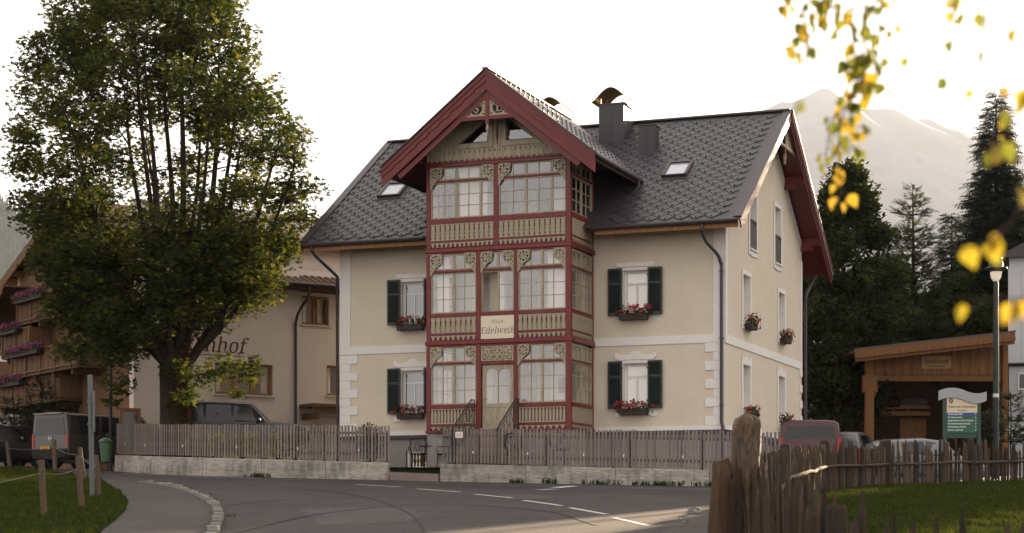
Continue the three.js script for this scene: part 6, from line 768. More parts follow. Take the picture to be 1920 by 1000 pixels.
{ // white building at the right edge
  const d = 77, b = at(1890, 850, d); b.y = gy(b.x, d) - 0.2; const t = thing('white_building', 'narrow white boarded building cut by the right edge of the frame', 'house', b, -0.30), S = FOC / d, Y = py => (ROW - py) / S + EYE - b.y; const P = (n, g, m) => part(n, g, m, t), wm = mat([0.55, 0.54, 0.55], { map: T.plaster }), W = 2.1;
  P('wall', boxAt(0.05, W, 0, Y(688), -6, 0), stucco([0.55, 0.55, 0.57])); for (let i = 0; i < 4; i++) P('board', chamferBox(0.02 + i * 0.52, 0.53 + i * 0.52, Y(684), Y(505), 0.0, 0.06, 0.006), wm); P('upper_wall', boxAt(0.06, W, Y(684), Y(480), -6, -0.005), wm); P('gutter', tube([V(-0.1, Y(684), 0.12), V(W, Y(684), 0.12)], 0.06, 8), MT.darkMetal); P('downpipe', tube([V(0.0, Y(684), 0.12), V(-0.15, Y(700), 0.1)], 0.035, 6), mat([0.4, 0.4, 0.42], { metalness: 0.7, roughness: 0.4 }));
  const w = new THREE.Group(); w.name = 'window'; t.add(w); part('frame', merge([boxAt(0.4, 0.46, Y(700) - 0.7, Y(700), 0.003, 0.05), boxAt(1.14, 1.2, Y(700) - 0.7, Y(700), 0.003, 0.05), boxAt(0.46, 1.14, Y(700) - 0.06, Y(700), 0.003, 0.05), boxAt(0.46, 1.14, Y(700) - 0.7, Y(700) - 0.64, 0.003, 0.05)]), MT.sashWhite, w); part('pane', boxAt(0.46, 1.14, Y(700) - 0.64, Y(700) - 0.06, 0.003, 0.02), phys([0.03, 0.03, 0.035], { roughness: 0.05 }), w);
  P('roof', extrude(poly([[-0.2, Y(484)], [W + 0.2, Y(484)], [W + 0.2, Y(478)], [W / 2, Y(448)], [-0.2, Y(478)]]), 6.6, -6.3), MT.darkMetal);
}
// ---------- vehicles ----------
const carGlass = phys([0.012, 0.013, 0.014], { roughness: 0.08, ior: 1.45 });
function car(name, label, cat, pos, turn, o, group) { // local +x is forward; o.sec: [x, sill, belt, roof, halfBelt, halfRoof]
  const t = thing(name, label, cat, pos, turn, group), paint = phys(o.color, { roughness: 0.35, metalness: o.metal ?? 0.4, clearcoat: 0.5, clearcoatRoughness: 0.12 });
  const ring = ([x, a, b, c, w, v]) => { const r = c - b > 0.05; return [[x, a, 0], [x, a, w * 0.93], [x, a + 0.12, w * 0.985], [x, (a + b) / 2, w], [x, b - 0.02, w * 0.985], [x, b + 0.02, w * 0.955], [x, r ? c - 0.10 : b + 0.03, v + (r ? 0.03 : 0)], [x, c - 0.03, v * 0.9], [x, c, v * 0.55], [x, c + 0.012, 0]]; };
  const spline = new Array(6).fill(0).map((_, k) => o.sec.map(s => s[k])); const S = []; for (let i = 0; i < o.sec.length - 1; i++) { const n = 4; for (let j = 0; j < n; j++) { const u = j / n; S.push(spline.map(a => a[i] + (a[i + 1] - a[i]) * u)); } } S.push(o.sec.at(-1));
  const R = S.map(ring), pos_ = [], idx = []; const full = R.map(r => [...r, ...r.slice(1, -1).reverse().map(([x, y, z]) => [x, y, -z])]); const m = full[0].length; full.forEach(r => r.forEach(p => pos_.push(...p))); for (let i = 0; i < full.length - 1; i++) for (let k = 0; k < m; k++) { const a = i * m + k, b = i * m + (k + 1) % m, c = a + m, d = b + m; idx.push(a, b, c, b, d, c); }
  for (const [i, f] of [[0, 1], [full.length - 1, 0]]) { for (let k = 1; k < m - 1; k++) f ? idx.push(i * m, i * m + k + 1, i * m + k) : idx.push(i * m, i * m + k, i * m + k + 1); }
  const g = new THREE.BufferGeometry(); g.setAttribute('position', new THREE.Float32BufferAttribute(pos_, 3)); g.setAttribute('uv', new THREE.Float32BufferAttribute(new Float32Array(pos_.length / 3 * 2), 2)); g.setIndex(idx); g.computeVertexNormals(); part('body', g, paint, t);
  const lerpS = x => { for (let i = 0; i < o.sec.length - 1; i++) if (x <= o.sec[i + 1][0]) { const u = (x - o.sec[i][0]) / (o.sec[i + 1][0] - o.sec[i][0]); return o.sec[i].map((v, k) => v + (o.sec[i + 1][k] - v) * u); } return o.sec.at(-1); };
  const q4 = (a, b, c, d, s) => { const P = []; (s > 0 ? [a, b, c, a, c, d] : [a, c, b, a, d, c]).forEach(v => P.push(v.x, v.y, v.z)); return triangles(P); };
  for (const [x0, x1] of o.windows) for (const s of [-1, 1]) { const pts = (x, f) => { const q = lerpS(x), b = q[2] + 0.05, c = q[3] - 0.13, y = b + (c - b) * f, w = q[4] * 0.955 + (q[5] + 0.03 - q[4] * 0.955) * ((y - q[2] - 0.02) / Math.max(0.05, q[3] - 0.1 - q[2] - 0.02)); return V(x, y, s * (w + 0.006)); }; part('side_window', q4(pts(x0, 0), pts(x1, 0), pts(x1, 1), pts(x0, 1), s), carGlass, t).material.side = THREE.DoubleSide; }
  if (o.rear) { const q = o.sec[0], x = q[0] - 0.012, w = q[4] * 0.84, w2 = q[5] * 0.86; const tail = o.rearSlope ?? 0; part('rear_window', q4(V(x, q[2] + 0.02, -w), V(x, q[2] + 0.02, w), V(x + tail, q[3] - 0.14, w2), V(x + tail, q[3] - 0.14, -w2), -1), carGlass, t).material.side = THREE.DoubleSide;
    for (const s of [-1, 1]) part('tail_light', chamferBox(x - 0.015, x + 0.02, q[2] - 0.42, q[2] + 0.06, s * (q[4] * 0.93) - 0.05, s * (q[4] * 0.93) + 0.05, 0.012), phys([0.35, 0.008, 0.006], { roughness: 0.3 }), t);
    part('bumper', chamferBox(x - 0.07, x + 0.05, q[1] + 0.02, q[1] + 0.3, -q[4] * 0.93, q[4] * 0.93, 0.03), o.bumper ?? MT.rubber, t);
    if (o.plate) { const cv = document.createElement('canvas'); cv.width = 260; cv.height = 56; const c = cv.getContext('2d'); c.fillStyle = o.plateColor ?? '#c8901c'; c.fillRect(0, 0, 260, 56); c.fillStyle = '#1d1a14'; c.font = 'bold 46px sans-serif'; c.textAlign = 'center'; c.fillText(o.plate, 130, 45); const tx = new THREE.CanvasTexture(cv); tx.colorSpace = THREE.SRGBColorSpace; part('number_plate', new THREE.BoxGeometry(0.012, 0.11, 0.5).translate(x - 0.02, q[2] - 0.42, o.plateZ ?? 0), [MT.rubber, mat([1, 1, 1], { map: tx }), MT.rubber, MT.rubber, MT.rubber, MT.rubber], t); } }
  if (o.front) { const q = o.sec.at(-1); for (const s of [-1, 1]) part('headlight', chamferBox(q[0] - 0.12, q[0] + 0.02, q[2] - 0.2, q[2] - 0.05, s * q[4] * 0.8 - 0.16, s * q[4] * 0.8 + 0.16, 0.03), phys([0.5, 0.5, 0.5], { roughness: 0.1, clearcoat: 1 }), t); const [wx0, wx1] = o.windscreen; const a = lerpS(wx0), b = lerpS(wx1); part('windscreen', q4(V(wx1 + 0.02, b[3] + 0.02, -b[5] * 0.86), V(wx1 + 0.02, b[3] + 0.02, b[5] * 0.86), V(wx0 + 0.02, a[3] + 0.006, a[5] * 0.84), V(wx0 + 0.02, a[3] + 0.006, -a[5] * 0.84), 1), carGlass, t).material.side = THREE.DoubleSide; }
  for (const [x, s] of [[o.axles[0], -1], [o.axles[0], 1], [o.axles[1], -1], [o.axles[1], 1]]) { const w = new THREE.Group(); w.name = 'wheel'; t.add(w); const hw = o.track; part('tyre', metres(new THREE.TorusGeometry(0.25, 0.095, 8, 22)).scale(1, 1, 1.1).translate(x, 0.345, s * hw), MT.rubber, w); part('rim', metres(new THREE.CylinderGeometry(0.2, 0.2, 0.16, 16).rotateX(Math.PI / 2).translate(x, 0.345, s * hw)), mat([0.22, 0.22, 0.23], { metalness: 0.8, roughness: 0.35 }), w); }
  for (const s of [-1, 1]) part('mirror', metres(new THREE.SphereGeometry(0.11, 10, 8)).scale(0.7, 0.8, 1.1).translate(o.mirror[0], o.mirror[1], s * (o.mirror[2])), paint, t);
  return t;
}
const vanSec = (len = 4.95, h = 1.93) => [[-len / 2, 0.36, 1.12, h - 0.05, 0.94, 0.80], [-len / 2 + 0.06, 0.3, 1.12, h - 0.01, 0.96, 0.84], [-1.4, 0.26, 1.12, h, 0.96, 0.84], [0.6, 0.26, 1.12, h, 0.96, 0.83], [1.15, 0.26, 1.10, h - 0.05, 0.96, 0.80], [1.75, 0.26, 1.06, 1.32, 0.95, 0.80], [1.95, 0.28, 1.03, 1.08, 0.94, 0.78], [2.35, 0.3, 0.92, 0.98, 0.88, 0.7], [len / 2, 0.34, 0.74, 0.78, 0.78, 0.6]];
const suvSec = [[-2.3, 0.42, 0.98, 1.05, 0.86, 0.78], [-2.2, 0.34, 1.0, 1.35, 0.90, 0.72], [-1.9, 0.3, 1.0, 1.6, 0.92, 0.68], [-0.6, 0.28, 1.0, 1.68, 0.93, 0.68], [0.3, 0.28, 1.0, 1.62, 0.93, 0.66], [1.0, 0.28, 0.98, 1.12, 0.93, 0.72], [1.7, 0.3, 0.94, 1.02, 0.9, 0.7], [2.15, 0.34, 0.85, 0.92, 0.84, 0.62], [2.3, 0.4, 0.7, 0.76, 0.74, 0.5]];
const rangeSec = [[-2.4, 0.5, 1.08, 1.8, 0.93, 0.76], [-2.3, 0.42, 1.1, 1.86, 0.96, 0.78], [-1, 0.4, 1.1, 1.88, 0.97, 0.78], [0.3, 0.4, 1.1, 1.84, 0.97, 0.76], [0.95, 0.4, 1.08, 1.2, 0.97, 0.8], [1.8, 0.42, 1.05, 1.12, 0.95, 0.78], [2.25, 0.46, 0.96, 1.02, 0.9, 0.7], [2.42, 0.5, 0.8, 0.86, 0.8, 0.6]];
{
  const P = (px, d, py = 0) => { const p = at(px, 880, d); p.y = gy(p.x, d) + 0.002; return p; };
  // the van's turn: it points right and away
  const v = car('parked_van', 'brown-grey passenger van parked with its rear towards the road, left of the fence', 'van', P(196, 67.2), 54 * Math.PI / 180, { color: [0.045, 0.035, 0.028], sec: vanSec(), windows: [[-2.3, -1.05], [-0.95, 0.15], [0.25, 1.1]], rear: true, front: true, windscreen: [1.78, 1.12], axles: [-1.55, 1.5], track: 0.84, mirror: [1.15, 1.2, 1.08], plate: '6 4 8', plateZ: -0.22 });
  { const x = -2.5; part('emblem', merge([metres(new THREE.TorusGeometry(0.075, 0.012, 6, 22).rotateY(Math.PI / 2)).translate(x, 1.03, 0.02), bar(V(x, 1.04, -0.06), V(x, 1.025, 0.03), 0.012, 0.014), bar(V(x, 1.035, 0.01), V(x, 1.02, 0.1), 0.012, 0.014)]), mat([0.6, 0.6, 0.6], { metalness: 0.9, roughness: 0.25 }), v); part('roof_spoiler', chamferBox(-2.62, -2.35, 1.86, 1.9, -0.72, 0.72, 0.01), phys([0.10, 0.083, 0.072], { roughness: 0.35, clearcoat: 0.8 }), v); }
  car('parked_car', 'glossy black car parked left of the van', 'car', P(66, 72), 52 * Math.PI / 180, { color: [0.01, 0.01, 0.012], sec: suvSec, windows: [[-1.7, -0.7], [-0.6, 0.4]], rear: true, rearSlope: 0.35, front: true, windscreen: [1.0, 0.35], axles: [-1.4, 1.4], track: 0.8, mirror: [0.5, 1.1, 1.02], plate: '' }, 'parked cars');
  car('parked_car', 'dark car cut by the left edge of the frame', 'car', P(-12, 70), 52 * Math.PI / 180, { color: [0.015, 0.013, 0.013], sec: suvSec, windows: [[-1.7, -0.7], [-0.6, 0.4]], rear: true, rearSlope: 0.35, front: true, windscreen: [1.0, 0.35], axles: [-1.4, 1.4], track: 0.8, mirror: [0.5, 1.1, 1.02] }, 'parked cars');
  const rp = P(452, 66.5); rp.y = at(452, 855, 66.5).y; car('parked_suv', 'dark square-backed off-roader parked behind the left picket fence', 'car', rp, 0.14, { color: [0.03, 0.026, 0.026], metal: 0.6, sec: rangeSec, windows: [[-2.1, -1.3], [-1.2, -0.35], [-0.25, 0.55]], rear: true, front: true, windscreen: [0.98, 0.35], axles: [-1.45, 1.5], track: 0.82, mirror: [0.6, 1.2, 1.06] }, 'parked cars');
  const y = (px, py, d) => { const p = at(px, py, d); return p; };
  car('parked_van', 'dark red van with its rear window above the rustic fence, beside the villa wall', 'van', y(1514, 897, 60), Math.PI / 2 - 0.12, { color: [0.05, 0.008, 0.01], sec: vanSec(4.7, 1.72), windows: [[-2.2, -1.05], [-0.95, 0.15], [0.25, 1.1]], rear: true, front: true, windscreen: [1.78, 1.12], axles: [-1.5, 1.45], track: 0.84, mirror: [1.15, 1.15, 1.08], plate: '', plateColor: '#c9c4bc' });
  car('parked_car', 'pale car behind the rustic fence between the red van and the carport', 'car', y(1592, 902, 66), 1.2, { color: [0.06, 0.057, 0.055], sec: suvSec, windows: [[-1.7, -0.7], [-0.6, 0.4]], rear: true, rearSlope: 0.35, front: true, windscreen: [1.0, 0.35], axles: [-1.4, 1.4], track: 0.8, mirror: [0.5, 1.1, 1.02] }, 'parked cars');
  car('parked_car', 'white car in front of the carport, behind the rustic fence', 'car', y(1735, 912, 67), 0.5, { color: [0.11, 0.11, 0.11], sec: suvSec, windows: [[-1.7, -0.7], [-0.6, 0.4]], rear: true, rearSlope: 0.35, front: true, windscreen: [1.0, 0.35], axles: [-1.4, 1.4], track: 0.8, mirror: [0.5, 1.1, 1.02] }, 'parked cars');
}
// ---------- street furniture on the left ----------
{
  const wp = wood([0.15, 0.098, 0.066], { roughness: 0.95 }), wp2 = wood([0.12, 0.09, 0.07], { roughness: 0.95 }); const r = rand(900), tops = [];
  const post = (px0, py0, px1, py1, w, label, m) => { const b = G(px0, py0), d = -b.z, h = (py0 - py1) / FOC * d, t = thing('meadow_post', label, 'post', [b.x, b.y - 0.25, b.z], 0, 'wooden posts of the wire fence'); const e = V((px1 - px0) / FOC * d, h + 0.25, 0); const R = w / FOC * d / 2; part('stake', tube([V(0, 0, 0), e.clone().multiplyScalar(0.5), e.clone().multiplyScalar(0.985), e], [R * 1.05, R, R, R * 0.8], 8), m, t); part('staple', boxAt(-0.02, 0.02, -0.008, 0.008, R, R + 0.02), MT.iron, t).position.copy(e.clone().multiplyScalar(0.82)); tops.push(V(b.x, b.y - 0.25, b.z).add(e.clone().multiplyScalar(0.82)).add(V(0, 0, R))); };
  post(84, 975, 77, 863, 12, 'thick pale post nearest at the lower left', wp); post(155, 958, 146, 856, 11, 'leaning post right of the thick pale one', wp); post(187, 935, 180, 854, 9, 'leaning post just right of the grey metal pole', wp); post(103, 888, 101, 825, 8, 'slim pale post before the van', wp); post(160, 905, 149, 840, 8, 'dark post behind the leaning one', wp2); post(20, 880, 13, 828, 8, 'dark post far left beside the low conifer', wp2);
  const w = thing('fence_wire', 'thin sagging wires strung between the meadow posts', 'wire'); const str = (a, b) => { const m = a.clone().lerp(b, 0.5); m.y -= 0.06; part('wire', tube(curve([a, m, b], 8), 0.006, 4, false), mat([0.2, 0.19, 0.18], { metalness: 0.6 }), w); };
  const P0 = G(-160, 1000); P0.y += 0.6; str(P0, tops[0]); str(tops[0], tops[1]); str(tops[1], tops[2]); str(tops[5], tops[3]); str(tops[3], tops[4]); str(tops[4], tops[2]);
  const mp = G(173, 938), H = (938 - 706) / FOC * -mp.z + 0.0, t = thing('sign_pole', 'bare grey metal pole with a board turned edge-on, beside the verge posts', 'pole', [mp.x, mp.y - 0.2, mp.z]); const gm = mat([0.10, 0.105, 0.105], { metalness: 0.5, roughness: 0.5 }); part('pole', tube([V(0, 0, 0), V(-0.05, H + 0.2, 0)], 0.055, 10), gm, t); part('cap', metres(new THREE.CylinderGeometry(0.05, 0.055, 0.03, 10)).translate(-0.05, H + 0.215, 0), gm, t); part('board', boxAt(-0.005, 0.02, H * 0.62, H * 0.95, 0.06, 0.4), gm, t).rotation.y = 0.3; part('clamp', merge([boxAt(-0.1, 0.03, H * 0.68, H * 0.70, -0.06, 0.07), boxAt(-0.1, 0.03, H * 0.86, H * 0.88, -0.06, 0.07)]), gm, t);
  // green litter bin
  const bp = at(198, 868, 63.2), bt = thing('litter_bin', 'tapered green litter bin hung beside the fence end', 'bin', bp); const gb = mat([0.035, 0.085, 0.035], { roughness: 0.5 }); part('container', metres(new THREE.LatheGeometry([[0.001, 0], [0.14, 0], [0.16, 0.04], [0.21, 0.66], [0.205, 0.68], [0.001, 0.68]].map(p => new THREE.Vector2(...p)), 18)).scale(1, 1, 0.8), gb, bt); part('lid', metres(new THREE.LatheGeometry([[0.001, 0.84], [0.1, 0.82], [0.2, 0.76], [0.245, 0.70], [0.23, 0.69], [0.001, 0.69]].map(p => new THREE.Vector2(...p)), 18)).scale(1, 1, 0.85), gb, bt); part('mounting_post', tube([V(0, -0.6, -0.25), V(0, 1.0, -0.25)], 0.03, 8), MT.iron, bt);
  // slim black lamp post by the fence end
  const lp = at(207, 880, 65.2), lt = thing('lamp_post', 'slim black lamp post beside the end of the left fence', 'lamp post', lp); part('pole', tube([V(0, -0.4, 0), V(0, 3.6, 0)], 0.06, 10), MT.iron, lt); part('lantern', metres(new THREE.LatheGeometry([[0.001, 3.55], [0.09, 3.55], [0.14, 3.95], [0.2, 3.98], [0.05, 4.12], [0.001, 4.15]].map(p => new THREE.Vector2(...p)), 12)), MT.iron, lt); part('collar', metres(new THREE.CylinderGeometry(0.08, 0.1, 0.12, 12)).translate(0, 0.5, 0), MT.iron, lt); 
  const kp2 = at(243, 860, 66), kt = thing('notice_cabinet', 'wooden notice cabinet with dark front standing behind the fence', 'cabinet', kp2, 0.3); part('cabinet_frame', merge([boxAt(-0.36, -0.24, 0, 1.75, -0.12, 0.12), boxAt(0.24, 0.36, 0, 1.75, -0.12, 0.12), boxAt(-0.24, 0.24, 1.62, 1.75, -0.12, 0.12), boxAt(-0.24, 0.24, 0, 1.1, -0.1, 0.1)]), wood([0.33, 0.17, 0.07]), kt); part('pane', boxAt(-0.24, 0.24, 1.1, 1.62, 0.04, 0.05), phys([0.03, 0.025, 0.02], { roughness: 0.08 }), kt);
}
// ---------- right side: information board, street lamp ----------
{
  const d = 60, b = at(1803, 890, d); const t = thing('information_board', 'green town information board with wavy grey top beyond the rustic fence', 'sign', b, 0.0), S = FOC / d, X = px => (px - 1803) / S, Y = py => (890 - py) / S; const gm = mat([0.012, 0.045, 0.028], { roughness: 0.5 });
  const cv = document.createElement('canvas'); cv.width = 720; cv.height = 860; const c = cv.getContext('2d'); c.fillStyle = '#c9b595'; c.fillRect(0, 0, 720, 400); c.fillStyle = '#1f3a7c'; c.fillRect(0, 400, 720, 66); c.fillStyle = '#14503c'; c.fillRect(0, 466, 720, 394);
  c.fillStyle = '#2b2620'; c.font = 'bold 78px sans-serif'; c.textAlign = 'center'; c.fillText('Eben am Achensee', 360, 290, 640); c.font = 'bold 54px sans-serif'; c.fillText('Pertisau', 360, 364); c.beginPath(); c.moveTo(50, 60); c.lineTo(150, 60); c.lineTo(150, 130); c.quadraticCurveTo(140, 180, 100, 190); c.quadraticCurveTo(60, 180, 50, 130); c.fillStyle = '#39444a'; c.fill(); c.fillStyle = '#7fa0a0'; c.fillRect(58, 66, 28, 36); c.fillRect(114, 66, 28, 36); c.fillStyle = '#b3a58a'; c.beginPath(); c.arc(100, 134, 24, 0, 6.3); c.fill(); c.fillStyle = '#222'; c.beginPath(); c.arc(100, 134, 12, 0, 6.3); c.fill();
  c.fillStyle = '#d9d6cc'; c.textAlign = 'left'; c.font = 'bold 50px sans-serif'; ['Seebergstraße', 'Pertisauerhof', 'Appartement Villa Claudia', 'Verwöhnhotel Kristall', 'Ferienhaus Felbst', 'Sierra Laterndl'].forEach((s, i) => { c.fillText(s, 26, 450 + i * 73, 600); c.fillRect(672, 422 + i * 73, 22, 22); });
  const tx = new THREE.CanvasTexture(cv); tx.colorSpace = THREE.SRGBColorSpace; const pw = X(1832) - X(1775), ph = Y(742) - Y(812); const e = gm; part('panel', new THREE.BoxGeometry(pw, ph, 0.03).translate((X(1832) + X(1775)) / 2, (Y(742) + Y(812)) / 2, 0.05), [e, e, e, e, mat([1, 1, 1], { map: tx, roughness: 0.4 }), e], t);
  for (const px of [1771.5, 1835.5]) part('post', boxAt(X(px) - 0.055, X(px) + 0.055, -0.5, Y(745), -0.05, 0.07), gm, t); part('back_panel', boxAt(X(1775), X(1832), Y(822), Y(742), 0.0, 0.03), gm, t);
  const s = new THREE.Shape(); s.moveTo(X(1759), Y(752)); s.lineTo(X(1759), Y(734)); s.bezierCurveTo(X(1775), Y(725), X(1795), Y(727), X(1808), Y(733)); s.bezierCurveTo(X(1822), Y(740), X(1838), Y(740), X(1849), Y(735)); s.lineTo(X(1849), Y(752)); s.bezierCurveTo(X(1838), Y(759), X(1822), Y(760), X(1808), Y(752)); s.bezierCurveTo(X(1795), Y(745), X(1775), Y(744), X(1759), Y(752)); part('wave_top', extrude(s, 0.05, 0.06, 0.006), mat([0.30, 0.29, 0.30], { roughness: 0.5 }), t);
  const ld = 62, lb = at(1868, 905, ld), lt = thing('street_lamp', 'tall green street lamp with hooded white globe at the right', 'street lamp', lb), k = FOC / ld, LY = py => (905 - py) / k; const green = mat([0.02, 0.03, 0.026], { roughness: 0.45, metalness: 0.4 });
  part('pole', tube([V(0, -0.3, 0), V(0, LY(565), 0), V(-0.0, LY(528), 0)], [0.11, 0.085, 0.08], 12), green, lt); part('globe', metres(new THREE.LatheGeometry([[0.001, LY(529)], [0.1, LY(527)], [0.16, LY(521)], [0.185, LY(513)], [0.185, LY(510)], [0.001, LY(510)]].map(p => new THREE.Vector2(...p)), 20)), phys([0.85, 0.83, 0.8], { transmission: 0.5, roughness: 1, thickness: 0 }), lt);
  part('hood', metres(new THREE.LatheGeometry([[0.19, LY(509)], [0.36, LY(505)], [0.36, LY(503)], [0.22, LY(500)], [0.24, LY(496)], [0.2, LY(491)], [0.1, LY(489)], [0.2, LY(487)], [0.19, LY(483)], [0.06, LY(480)], [0.05, LY(476)], [0.001, LY(475)]].map(p => new THREE.Vector2(...p)), 24)), green, lt); part('finial', tube([V(0, LY(478), 0), V(0, LY(437), 0)], 0.035, 8), green, lt); part('finial_ball', metres(new THREE.SphereGeometry(0.06, 10, 8)).translate(0, LY(437), 0), green, lt); part('reflector_band', metres(new THREE.CylinderGeometry(0.1, 0.1, 0.12, 12)).translate(0, LY(742), 0), MT.white, lt);
}
// ---------- rustic fence round the meadow ----------
{
  const t = thing('rustic_fence', 'rustic fence of rough split pales and log rails round the meadow', 'fence'), r = rand(1001); const tones = [[0.075, 0.052, 0.038], [0.105, 0.073, 0.051], [0.052, 0.038, 0.029], [0.14, 0.095, 0.064]].map(c => wood(c, { roughness: 0.95, bumpScale: 0.008 }));
  const pale = [0, 1, 2, 3].map(k => { const q = rand(50 + k), P = [], n = 4, S = 6, rings = []; const prof = [1, 1.02, 0.97, 0.92, 0.42 + 0.1 * k]; for (let i = 0; i <= n; i++) { const row = []; for (let a = 0; a < S; a++) { const th = a / S * 6.283, rad = prof[i] * (0.85 + 0.3 * q()); row.push(V(Math.cos(th) * rad * 0.5 + 0.1 * Math.sin(i * 2 + k), i === n ? 1 - 0.012 * a : [0, 0.3, 0.62, 0.9][i], Math.sin(th) * rad * 0.3)); } rings.push(row); } for (let i = 0; i < n; i++) for (let a = 0; a < S; a++) { const b = (a + 1) % S; for (const v of [rings[i][a], rings[i + 1][a], rings[i][b], rings[i][b], rings[i + 1][a], rings[i + 1][b]]) P.push(v.x, v.y, v.z); } for (let a = 1; a < S - 1; a++) for (const v of [rings[n][0], rings[n][a + 1], rings[n][a]]) P.push(v.x, v.y, v.z); return triangles(P); });
  const pts = FENCE.map(([x, d]) => V(x, gy(x, d), -d)); let c = 0; const count = { n: 0 };
  const seg = (a, b, step, h0, h1, lead) => { const L = a.distanceTo(b), dir = b.clone().sub(a).normalize(); for (let s = 0.05; s < L; s += step * rr(r, 0.75, 1.3)) { const p = a.clone().addScaledVector(dir, s), y = gy(p.x, -p.z), h = rr(r, h0, h1) * (r() < 0.1 ? 0.85 : 1), w = -a.z < 20 ? rr(r, 0.045, 0.085) : rr(r, 0.08, 0.15); if (count.n++ > 296) { lead.push([p, h, w]); continue; } const o = part('pale', pale[c++ % 4], tones[Math.floor(r() * 4)], t); o.position.set(p.x + rr(r, -.04, .04), y - 0.05, p.z + rr(r, -.03, .03)); o.scale.set(w, h + 0.05, w); o.rotation.set(rr(r, -.05, .05), Math.atan2(dir.x, dir.z) + Math.PI / 2 + rr(r, -.4, .4), rr(r, -.05, .05)); } };
  const over = []; seg(pts[0], pts[1], 0.2, 1.08, 1.3, over); seg(pts[1], pts[2], 0.085, 1.02, 1.26, over); seg(pts[2], pts[3], 0.08, 1.05, 1.34, over); seg(pts[3], pts[4], 0.13, 1.05, 1.32, over); for (let i = 6; i < pts.length - 1; i++) seg(pts[i], pts[i + 1], 0.15, 1.02, 1.38, over); seg(pts[4], pts[5], 0.15, 1.05, 1.3, over); seg(pts[5], pts[6], 0.16, 1.0, 1.3, over);
  if (over.length) stuff(part('far_pales', merge(over.map(([p, h, w]) => pale[c++ % 4].clone().applyMatrix4(M4(V(p.x, gy(p.x, -p.z) - 0.05, p.z), new THREE.Euler(rr(r, -.05, .05), rr(r, -.6, .6), rr(r, -.05, .05)), V(w, h + 0.05, w))))), tones[1], t));
  for (let i = 0; i < pts.length - 1; i++) { const a = pts[i].clone(), b = pts[i + 1].clone(), n = Math.ceil(a.distanceTo(b) / 3); for (const h of [0.66]) { const line = []; for (let k = 0; k <= n * 3; k++) { const p = a.clone().lerp(b, k / (n * 3)); line.push(V(p.x + 0.09 + rr(r, -.012, .012), gy(p.x, -p.z) + h + rr(r, -.02, .02), p.z)); } part('log_rail', tube(line, line.map(() => 0.04 * rr(r, 0.85, 1.1)), 8), tones[1], t); } }
  for (const [x, d, h, R] of [[7.85, 47.5, 1.32, 0.11], [10.2, 51.5, 1.3, 0.13], [13.2, 54.5, 1.35, 0.12], [17.5, 58, 1.3, 0.12], [3.2, 24, 1.25, 0.1], [5.2, 36, 1.3, 0.1], [1.73, 10.1, 1.16, 0.06]]) part('fence_post', tube([V(0, -0.3, 0), V(0.01, h * 0.5, 0), V(0, h * 0.97, 0), V(0, h, 0)], [R * 1.05, R, R * 0.95, R * 0.8], 10), tones[2], t).position.set(x, gy(x, d), -d);
  // twisted withies binding pales to rails
  for (let i = 0; i < 46; i++) { const far = i < 30, s = far ? 6 + Math.floor(r() * 4) : 3, a = pts[s].clone().lerp(pts[s + 1], r()), y = gy(a.x, -a.z) + 0.66, L = []; let p = V(a.x, y, a.z + 0.05); for (let k = 0; k < 6; k++) { L.push(p.clone()); p = p.clone().add(V(rr(r, -.05, .22), rr(r, -.07, .07), rr(r, -.05, .08))); } part('withy', tube(curve(L, 9), 0.009, 4, false), tones[2], t); }
  // the great gnarled post and bark slabs at the bend
  const gate = thing('gnarled_post', 'thick gnarled old post with rounded head at the fence bend', 'post', [1.87, gy(1.9, 15) - 0.1, -15]); { const q = lattice(16, 44), P = [], n = 34, S = 28, rings = []; for (let i = 0; i <= n; i++) { const v = i / n, y = v * 1.80, row = []; for (let a = 0; a < S; a++) { const th = a / S * 6.283, head = v > 0.94 ? Math.pow(Math.max(0, 1 - Math.pow((v - 0.94) / 0.06, 3)), 0.5) : 1, knot = 1 + 0.34 * (q(a / S * 16, v * 4) - 0.5) + 0.16 * (q(a / S * 16 + 3, v * 13 + 5) - 0.5) - 0.16 * Math.pow(Math.abs(Math.sin(th * 2.5 + v * 3)), 6), bulge = v > 0.66 ? 1.12 + 0.14 * Math.sin((v - 0.66) / 0.34 * 3.1) : 1.0, rad = 0.085 * knot * bulge * (0.05 + 0.95 * head); row.push(V(Math.cos(th) * rad + 0.02 * Math.sin(v * 6), y, Math.sin(th) * rad)); } rings.push(row); } const pos = [], idx = [], uv = []; rings.forEach((row, i) => row.forEach((p, a) => { pos.push(p.x, p.y, p.z); uv.push(a / S * 0.6, p.y); })); for (let i = 0; i < n; i++) for (let a = 0; a < S; a++) { const b = (a + 1) % S, A = i * S + a, B = i * S + b; idx.push(A, A + S, B, B, A + S, B + S); } const g = new THREE.BufferGeometry(); g.setAttribute('position', new THREE.Float32BufferAttribute(pos, 3)); g.setAttribute('uv', new THREE.Float32BufferAttribute(uv, 2)); g.setIndex(idx); g.computeVertexNormals(); part('trunk', g, mat([0.22, 0.118, 0.05], { map: barkTex, bumpMap: barkTex, bumpScale: 0.03, roughness: 0.62 }), gate); part('split_wedge', pale[1].clone().scale(0.1, 1.1, 0.1).translate(0.06, 0, 0.08), tones[3], gate); }
  const slab = thing('bark_slab', 'upright slab of rough bark wood leaning left of the gnarled post', 'slab', [1.655, gy(1.65, 15) - 0.1, -14.95], 0.15); part('slab', pale[2].clone().scale(0.20, 1.44, 0.18), wood([0.15, 0.09, 0.052], { bumpScale: 0.012 }), slab); part('bark', pale[0].clone().scale(0.13, 1.36, 0.13).translate(0.1, 0, 0.07), wood([0.07, 0.043, 0.028], { bumpScale: 0.012 }), slab);
}
